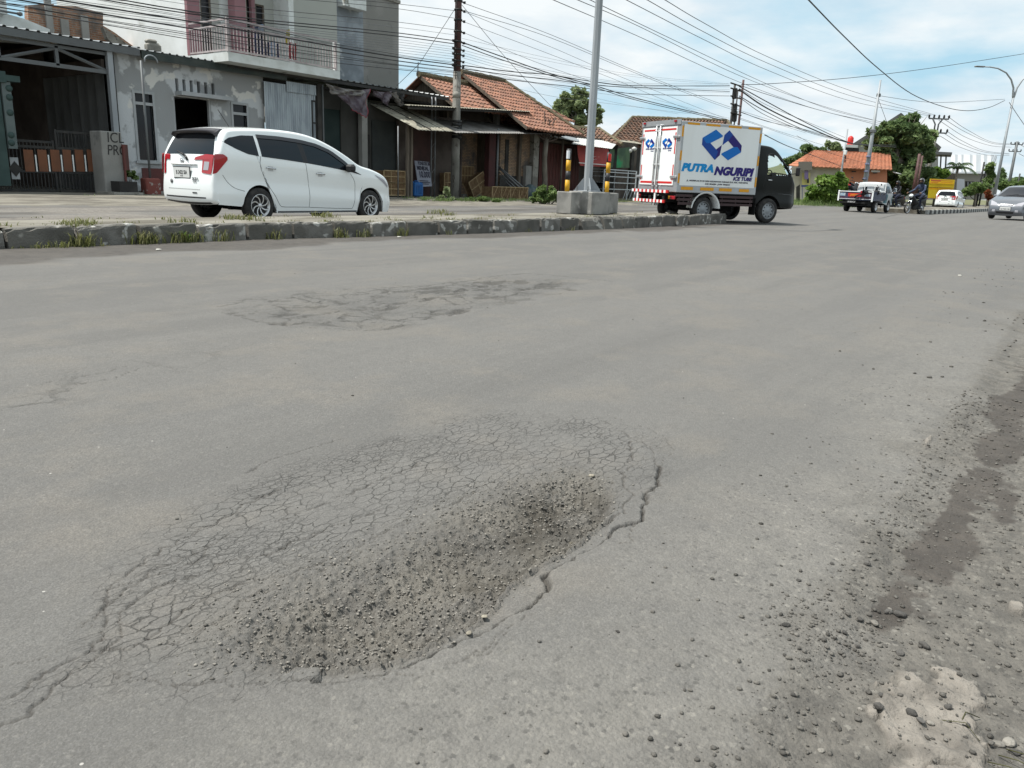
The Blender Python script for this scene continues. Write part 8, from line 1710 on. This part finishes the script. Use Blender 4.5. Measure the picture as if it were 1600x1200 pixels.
pc.end('rear_window', [(-0.60,0.98),(-0.28,0.98)], [(-0.60,1.24),(-0.28,1.24)], M_CGLASS, pk, off=0.004); pc.end('rear_window', [(0.28,0.98),(0.60,0.98)], [(0.28,1.24),(0.60,1.24)], M_CGLASS, pk, off=0.004)

def motorcycle(name, lab, loc, rz, parts=None, rot=None, sc=1.0, cat='motorcycle', group=None, col=None):
    t = empty(name, loc, rz, lab, cat, group); t.scale = (sc,)*3
    if rot: t.rotation_euler = rot
    col = col or M_BLKP
    for k, wx_ in enumerate((0.0, 1.25)):
        w = empty('wheel', (wx_, 0, 0.29)); w.parent = t
        mb = MB(); mb.lathe([(0.245,-0.035),(0.275,-0.035),(0.29,-0.01),(0.29,0.01),(0.275,0.035),(0.245,0.035),(0.245,-0.035)], (0,0,0), 'y', 28, cap=False); mb.build('tyre', M_RUB, w)
        mb = MB(); mb.lathe([(0.245,-0.025),(0.225,-0.02),(0.225,0.02),(0.245,0.025)], (0,0,0), 'y', 28, cap=False); mb.lathe([(0.0,-0.05),(0.04,-0.05),(0.04,0.05),(0.0,0.05)], (0,0,0), 'y', 12)
        for i in range(12): a = 2*math.pi*i/12; mb.tube([(0.03*math.cos(a),0.02*(-1)**i,0.03*math.sin(a)),(0.23*math.cos(a+0.15),0,0.23*math.sin(a+0.15))], 0.006, 4)
        mb.lathe([(0.0,0.045),(0.11,0.045),(0.11,0.05),(0.0,0.05)], (0,0,0), 'y', 16); mb.build('rim', M_ALLOY, w)
    mb = MB()
    for s_ in (-1, 1): mb.tube([(1.25,s_*0.07,0.29),(1.02,s_*0.07,0.82)], 0.022, 6)
    mb.build('front_fork', M_CHROME, t)
    mb = MB(); P = []
    for i in range(9): a = math.pi*(0.15+0.62*i/8); P.append([(1.25+0.32*math.cos(a), y_, 0.29+0.32*math.sin(a)) for y_ in (-0.06, 0, 0.06)])
    mb.grid(P); mb.build('front_mudguard', M_WPAINT if col is not M_BLKP else M_BLKP, t)
    mb = MB(); mb.tube([(1.02,0,0.80),(0.75,0,0.55),(0.45,0,0.42),(0.25,0,0.60),(-0.12,0,0.76)], [0.06,0.07,0.07,0.06,0.04], 8); mb.cbox((0.60,0,0.33), (0.36,0.24,0.26), bev=0.06); mb.tube([(0.45,-0.1,0.30),(0.2,-0.13,0.25),(-0.25,-0.14,0.30)], [0.03,0.045,0.05], 8); mb.tube([(0.0,0.06,0.29),(0.45,0.06,0.33)], 0.025, 6); mb.tube([(0.0,-0.06,0.29),(0.45,-0.06,0.33)], 0.025, 6); mb.build('frame_and_engine', M_BLKM, t)
    mb = MB(); P = []
    for i, (x_, z_, w_, h_) in enumerate([(-0.38,0.80,0.05,0.05),(-0.25,0.76,0.10,0.12),(0.05,0.66,0.13,0.16),(0.35,0.60,0.12,0.14),(0.55,0.55,0.14,0.16),(0.8,0.60,0.19,0.25),(0.98,0.78,0.16,0.20),(1.08,0.90,0.10,0.08)]): P.append([(x_, w_*math.cos(a), z_+h_*math.sin(a)*0.8) for a in [j*math.pi/5 for j in range(11)]])
    mb.grid(P); mb.build('fairing', col, t)
    mb = MB(); P = []
    for i, (x_, z_, w_) in enumerate([(-0.36,0.90,0.07),(-0.15,0.88,0.12),(0.15,0.83,0.14),(0.40,0.80,0.11),(0.52,0.80,0.07)]): P.append([(x_, w_*math.cos(a), z_+0.06*math.sin(a)) for a in [j*math.pi/4 for j in range(9)]])
    mb.grid(P); mb.build('saddle', M_BLKP, t)
    mb = MB(); mb.tube([(0.82,-0.36,1.04),(0.92,-0.20,1.03),(0.98,0,0.98),(0.92,0.20,1.03),(0.82,0.36,1.04)], 0.016, 6); mb.build('handlebar', M_BLKM, t)
    for s_ in (-1, 1): mb = MB(); mb.tube([(0.92,s_*0.22,1.03),(0.97,s_*0.28,1.18)], 0.007, 5); mb.cbox((0.97,s_*0.31,1.21), (0.03,0.12,0.07), bev=0.012); mb.build('mirror', M_BLKP, t)
    mb = MB(); mb.lathe([(0.0,0.10),(0.08,0.07),(0.10,0.0),(0.09,-0.06),(0.0,-0.07)], (1.06,0,0.90), 'x', 14); mb.build('headlamp', M_WPAINT, t)
    mb = MB(); mb.cbox((-0.40,0,0.80), (0.06,0.14,0.07), bev=0.01); mb.build('tail_lamp', M_LRED, t)
    return t
def bedpt(x, y, z): return pk.matrix_basis@Vector((x, y, z))
bpy.context.view_layer.update(); pkm = pk.matrix_basis
motorcycle('motorcycle', 'dark motorcycle standing upright at the left side of the pickup bed', pkm@Vector((-0.72,0.45,0.62)), R(22), rot=(R(8), 0, R(PKH+4)), sc=0.86, group='motorcycles carried in the pickup bed')
motorcycle('motorcycle', 'dark motorcycle tipped over towards the right side of the pickup bed', pkm@Vector((-0.80,0.05,0.66)), R(22), rot=(R(62), 0, R(PKH-22)), sc=0.84, group='motorcycles carried in the pickup bed')

# ---- far white car, grey hatchback
p = H(1478, 327, 62)
w2 = make_mpv('white hatchback seen from behind beside the far median and yellow kiosk', p.x, p.y, 0.03, -2, 0.97, 'AD 1408 GE', spoiler=False, aerial=False, seams=False)
w2.name = 'white_hatchback'
M_GREYP = mat('grey_car_paint', (0.15,0.16,0.18), 0.25, coat=0.5, metal=0.4)
gsil = [(-0.62,0.28),(-0.70,0.5),(-0.68,0.85),(-0.60,1.0),(-0.42,1.35),(-0.2,1.46),(0.3,1.51),(0.9,1.50),(1.3,1.42),(1.75,1.20),(2.15,1.02),(2.55,0.90),(2.85,0.80),(3.05,0.66),(3.14,0.50),(3.15,0.32),(3.08,0.18)]
gcar = Car(gsil, [(-0.7,0.98),(1.0,0.93),(2.2,0.86),(3.2,0.7)], 0.84, 0.29, (0.0, 2.44), 0.17, tumble=0.20, rc=0.08, crown=0.04, plan=0.24, plan_d=0.55, ztop=1.48, front_sill=0.2)
pg = H(1570, 342, 37.0)
gc = empty('grey_hatchback', (pg.x+1.9, pg.y+1.2, 0.02), R(168), 'dark grey hatchback coming towards the viewer at the right edge', 'car'); gc.scale = (1.03,)*3
v_ = Vector((math.cos(R(168)), math.sin(R(168)), 0))*2.95*1.03; gc.location = (pg.x-v_.x, pg.y-v_.y, 0.02)
gcar.body('body', M_GREYP, gc)
gcar.end('windscreen', [(-0.95,1.01),(0.95,1.01)], [(-0.86,1.42),(0.86,1.42)], M_CGLASS, gc, rear=False, off=0.006, n=18)
gcar.end('bonnet_vent', [(-0.55,0.98),(0.55,0.98)], [(-0.7,1.0),(0.7,1.0)], M_BLKP, gc, rear=False, off=0.008)
for s_ in (-1, 1):
    gcar.end('head_lamp', [(s_*0.97,0.60),(s_*0.50,0.60)], [(s_*0.97,0.82),(s_*0.62,0.70)], M_LCLR, gc, rear=False, off=0.008); gcar.end('fog_lamp', [(s_*0.86,0.34),(s_*0.66,0.34)], [(s_*0.86,0.43),(s_*0.66,0.43)], M_LCLR, gc, rear=False, off=0.006)
    gcar.side('side_window', [(-0.35,1.02),(0.9,0.965),(1.75,0.93)], [(-0.3,1.30),(0.9,1.40),(1.4,1.28),(1.75,1.08)], M_CGLASS, gc, s_); gcar.side('head_lamp_side', [(2.72,0.66),(3.0,0.58)], [(2.62,0.80),(3.0,0.67)], M_LCLR, gc, s_, off=0.006)
    mb = MB(); mb.cbox((1.72, s_*0.93, 1.03), (0.12,0.18,0.13), bev=0.04); mb.tube([(1.74,s_*.78,.98),(1.74,s_*.88,1.0)], .02, 6); mb.build('door_mirror', M_GREYP, gc)
    for wx_ in (0, 2.44): wheel(gc, wx_, s_*0.72, 0.29, 0.29, 0.18, 'five', s_)
gcar.end('grille', [(-0.42,0.60),(0.42,0.60)], [(-0.46,0.665),(0.46,0.665)], M_BLKP, gc, rear=False, off=0.008); gcar.end('lower_intake', [(-0.55,0.28),(0.55,0.28)], [(-0.6,0.36),(0.6,0.36)], M_BLKP, gc, rear=False, off=0.006)
gcar.end('grille_bar', [(-0.40,0.628),(0.40,0.628)], [(-0.40,0.642),(0.40,0.642)], M_CHROME, gc, rear=False, off=0.014)
plate(gc, gcar.capf(gcar.fidx(0.47, False), 0, 0.012), 0.43, 0.15, (R(90),0,R(90)), 'AD 9052 CM', tsize=0.085)
mb = MB(); a = gcar.capf(gcar.fidx(1.02, False), -0.5, 0.03); b = gcar.capf(gcar.fidx(1.06, False), 0.15, 0.03); mb.tube([a, b], 0.010, 5); a = gcar.capf(gcar.fidx(1.02, False), 0.1, 0.03); b = gcar.capf(gcar.fidx(1.06, False), 0.75, 0.03); mb.tube([a, b], 0.010, 5); mb.build('wipers', M_BLKP, gc)
# ------------------------------------------------------------------ people
M_SKIN = mat('skin', (0.20,0.115,0.075), 0.6); M_HAIR = mat('black_hair', (0.012,0.011,0.010), 0.6)
def skinned(name, pts, edges, rad, m, parent, sub=2):
    me = bpy.data.meshes.new(name); me.from_pydata(pts, edges, []); o = bpy.data.objects.new(name, me); COL.objects.link(o); o.parent = parent
    mod = o.modifiers.new('skin', 'SKIN'); 
    for i, r in enumerate(rad): me.skin_vertices[0].data[i].radius = (r, r) if not isinstance(r, tuple) else r
    me.skin_vertices[0].data[0].use_root = True
    s = o.modifiers.new('sub', 'SUBSURF'); s.levels = s.render_levels = sub
    bpy.context.view_layer.update(); dg = bpy.context.evaluated_depsgraph_get(); me2 = bpy.data.meshes.new_from_object(o.evaluated_get(dg)); o.modifiers.clear(); o.data = me2
    me2.materials.clear(); me2.materials.append(m)
    for p in me2.polygons: p.use_smooth = True
    return o
def hand(parent, c, d, up, m, sg, s=1.0):
    """palm with four curled fingers and a thumb closing round a grip; d: direction the fingers reach, up: back of the hand"""
    d, up = Vector(d).normalized(), Vector(up).normalized(); side = d.cross(up).normalized(); c = Vector(c); mb = MB()
    mb.tube([c-d*0.035*s, c, c+d*0.04*s], [0.022*s, 0.036*s, 0.034*s], 8)
    for k in range(4):
        b = c+d*0.04*s+side*(k-1.5)*0.019*s; L = (0.036, 0.042, 0.039, 0.030)[k]*s; e = b+d*L*0.8+up*0.004; f = e-up*L+d*L*0.3; g_ = f-up*L*0.5-d*L*0.6; mb.tube([b, e, f, g_], [0.0095*s, 0.009*s, 0.008*s, 0.006*s], 6)
    b = c+side*sg*0.03*s; mb.tube([b, b+side*sg*0.02*s+d*0.02*s-up*0.01, b+d*0.045*s-up*0.03*s+side*sg*0.01], [0.011*s, 0.010*s, 0.007*s], 6); return mb.build('hand', m, parent)
def rider(lab, loc, rz, jacket, trousers, helmet, sc=1.0):
    """seated on a motorcycle: x forward, saddle at 0.88"""
    t = empty('person', loc, rz, lab, 'person'); t.scale = (sc,)*3
    pts = [(0.12,0,0.98),(0.14,0,1.10),(0.20,0,1.28),(0.24,0,1.42),(0.25,0,1.50),(0.28,0,1.58)]; e = [(0,1),(1,2),(2,3),(3,4),(4,5)]; rad = [(0.16,0.13),(0.14,0.12),(0.17,0.12),(0.15,0.10),0.06,0.055]
    for s_ in (-1, 1):
        b = len(pts); pts += [(0.22,s_*0.19,1.43),(0.36,s_*0.27,1.22),(0.60,s_*0.31,1.12),(0.80,s_*0.33,1.06)]; e += [(3,b),(b,b+1),(b+1,b+2),(b+2,b+3)]; rad += [0.065,0.055,0.045,0.03]
        b = len(pts); pts += [(0.14,s_*0.12,0.95),(0.36,s_*0.20,0.90),(0.54,s_*0.20,0.82),(0.46,s_*0.19,0.56),(0.40,s_*0.18,0.32)]; e += [(0,b),(b,b+1),(b+1,b+2),(b+2,b+3),(b+3,b+4)]; rad += [0.11,0.085,0.065,0.055,0.042]
    body = skinned('body', pts, e, rad, jacket, t)
    body.data.materials.append(trousers)
    for p in body.data.polygons:
        if p.center.z < 1.0 and (p.center.x > 0.2 or p.center.z < 0.93): p.material_index = 1
    for s_ in (-1, 1):
        hand(t, (0.83, s_*0.335, 1.055), (0.75, 0, -0.15), (0.1,0,1), M_SKIN, -s_)
        mb = MB(); mb.tube([(0.36,s_*0.18,0.31),(0.42,s_*0.18,0.27),(0.58,s_*0.18,0.25)], [0.045,0.05,0.035], 8); mb.build('shoe', M_BLKP, t)
    c = Vector((0.31,0,1.67)); mb = MB(); P = []
    for i in range(13):
        th = math.pi*i/12; P.append([(c.x+0.135*math.sin(th)*math.cos(a)*1.08, c.y+0.125*math.sin(th)*math.sin(a), c.z+0.145*math.cos(th)) for a in [j*2*math.pi/20 for j in range(21)]])
    mb.grid(P); h = mb.build('helmet', helmet, t); cut(h, lambda p: p.x > c.x+0.075 and abs(p.y) < 0.095 and c.z-0.085 < p.z < c.z+0.045)
    mb = MB(); P = []
    for i in range(9):
        th = math.pi*i/8; P.append([(c.x+0.035+0.085*math.sin(th)*math.cos(a)+(0.018 if (i == 5 and j == 0) else 0), c.y+0.075*math.sin(th)*math.sin(a), c.z-0.02+0.115*math.cos(th)) for j, a in enumerate([j*2*math.pi/16 for j in range(17)])])
    mb.grid(P)
    hd_ = mb.build('head', M_SKIN, t)
    mb = MB(); mb.tube([(c.x+0.118,0,c.z-0.015),(c.x+0.138,0,c.z-0.05),(c.x+0.115,0,c.z-0.06)], [0.008,0.013,0.008], 6); mb.build('nose', M_SKIN, t)
    mb = MB()
    for s_ in (-1, 1): mb.lathe([(0,-0.006),(0.011,0),(0,0.006)], (c.x+0.113, s_*0.03, c.z-0.012), 'x', 8)
    mb.tube([(c.x+0.108,-0.022,c.z-0.085),(c.x+0.113,0,c.z-0.087),(c.x+0.108,0.022,c.z-0.085)], 0.005, 5); mb.build('eyes_and_mouth', M_HAIR, t)
    mb = MB(); P = []
    for i in range(5):
        z = c.z+0.055-0.06*i/4*1.6; P.append([(c.x+0.148*math.cos(a), 0.135*math.sin(a), z) for a in [(-1.0+2.0*j/8) for j in range(9)]])
    mb.grid(P[:2]); mb.build('visor_brow', M_BLKP, t)
    return t
M_JN = mat('navy_jacket', (0.025,0.035,0.07), 0.85, (0.10,0.13,0.18), 7, 0.5, 0.7); M_TR = mat('dark_trousers', (0.018,0.022,0.04), 0.9); M_HELM = mat('dark_helmet', (0.05,0.05,0.055), 0.25, (0.35,0.33,0.33), 9, 0.55, 0.62); M_BJ = mat('black_jacket', (0.02,0.02,0.022), 0.85)
# motorcycle with rider crossing from the right, facing left
pf, pr_ = H(1413, 333, 41.5), H(1436, 334, 42.6)
ax = (pf-pr_); rzm = R(160); ml = H(1437, 334, 42.4)
motorcycle('motorcycle', 'black motorcycle with white headlamp cowl ridden leftwards before the far median', (ml.x, ml.y, 0.01), rzm, sc=1.02)
rider('person in a navy jacket and dark helmet riding the black motorcycle before the far median', (ml.x, ml.y, 0.01), rzm, M_JN, M_TR, M_HELM, 1.02)
pb = H(1402, 328, 50)
motorcycle('motorcycle', 'dark motorcycle half hidden beyond the pickup cab', (pb.x, pb.y, 0.01), R(150), sc=1.0)
rider('person all in black riding just beyond the pickup cab', (pb.x, pb.y, 0.01), R(150), M_BJ, M_TR, M_BLKP, 1.0)
# truck driver
dv = empty('person', tr.location, tr.rotation_euler.z, 'truck driver in dark clothes with black hair at the wheel of the box truck', 'person'); dv.scale = tr.scale
pts = [(2.08,-0.38,0.98),(2.09,-0.38,1.12),(2.10,-0.38,1.28),(2.11,-0.38,1.38),(2.13,-0.38,1.44)]; e = [(0,1),(1,2),(2,3),(3,4)]; rad = [0.14,0.13,0.15,0.11,0.055]
for s_ in (-1, 1):
    b = len(pts); pts += [(2.10,-0.38+s_*0.17,1.36),(2.20,-0.38+s_*0.22,1.18),(2.43,-0.38+s_*0.17,1.24)]; e += [(3,b),(b,b+1),(b+1,b+2)]; rad += [0.06,0.045,0.032]
skinned('body', pts, e, rad, M_BJ, dv)
for s_ in (-1, 1): hand(dv, (2.46,-0.38+s_*0.17,1.25), (0.6,0,0.3), (-0.3,0,1), M_SKIN, -s_)
c = Vector((2.15,-0.38,1.55))
for nm, r3, off, m_ in (('head', (0.092,0.075,0.115), (0.012,0,0), M_SKIN), ('hair', (0.098,0.084,0.10), (-0.014,0,0.032), M_HAIR)):
    mb = MB(); P = []
    for i in range(11): th = math.pi*i/10; P.append([(c.x+off[0]+r3[0]*math.sin(th)*math.cos(a), c.y+r3[1]*math.sin(th)*math.sin(a), c.z+off[2]+r3[2]*math.cos(th)) for a in [j*2*math.pi/16 for j in range(17)]])
    mb.grid(P); mb.build(nm, m_, dv)
mb = MB(); mb.tube([(c.x+0.095,c.y,c.z+0.01),(c.x+0.122,c.y,c.z-0.02),(c.x+0.10,c.y,c.z-0.03)], [0.006,0.012,0.007], 6); mb.tube([(c.x+0.0,c.y-0.078,c.z+0.02),(c.x+0.0,c.y-0.086,c.z-0.02)], 0.014, 6); mb.build('nose_and_ear', M_SKIN, dv)

q = W(940, 300, 20.9); motorcycle('motorcycle', 'black motorcycle parked in the shade between the lamp pole and the steel rack', (q.x-0.3, 20.9, 0.10), R(70), sc=1.0)
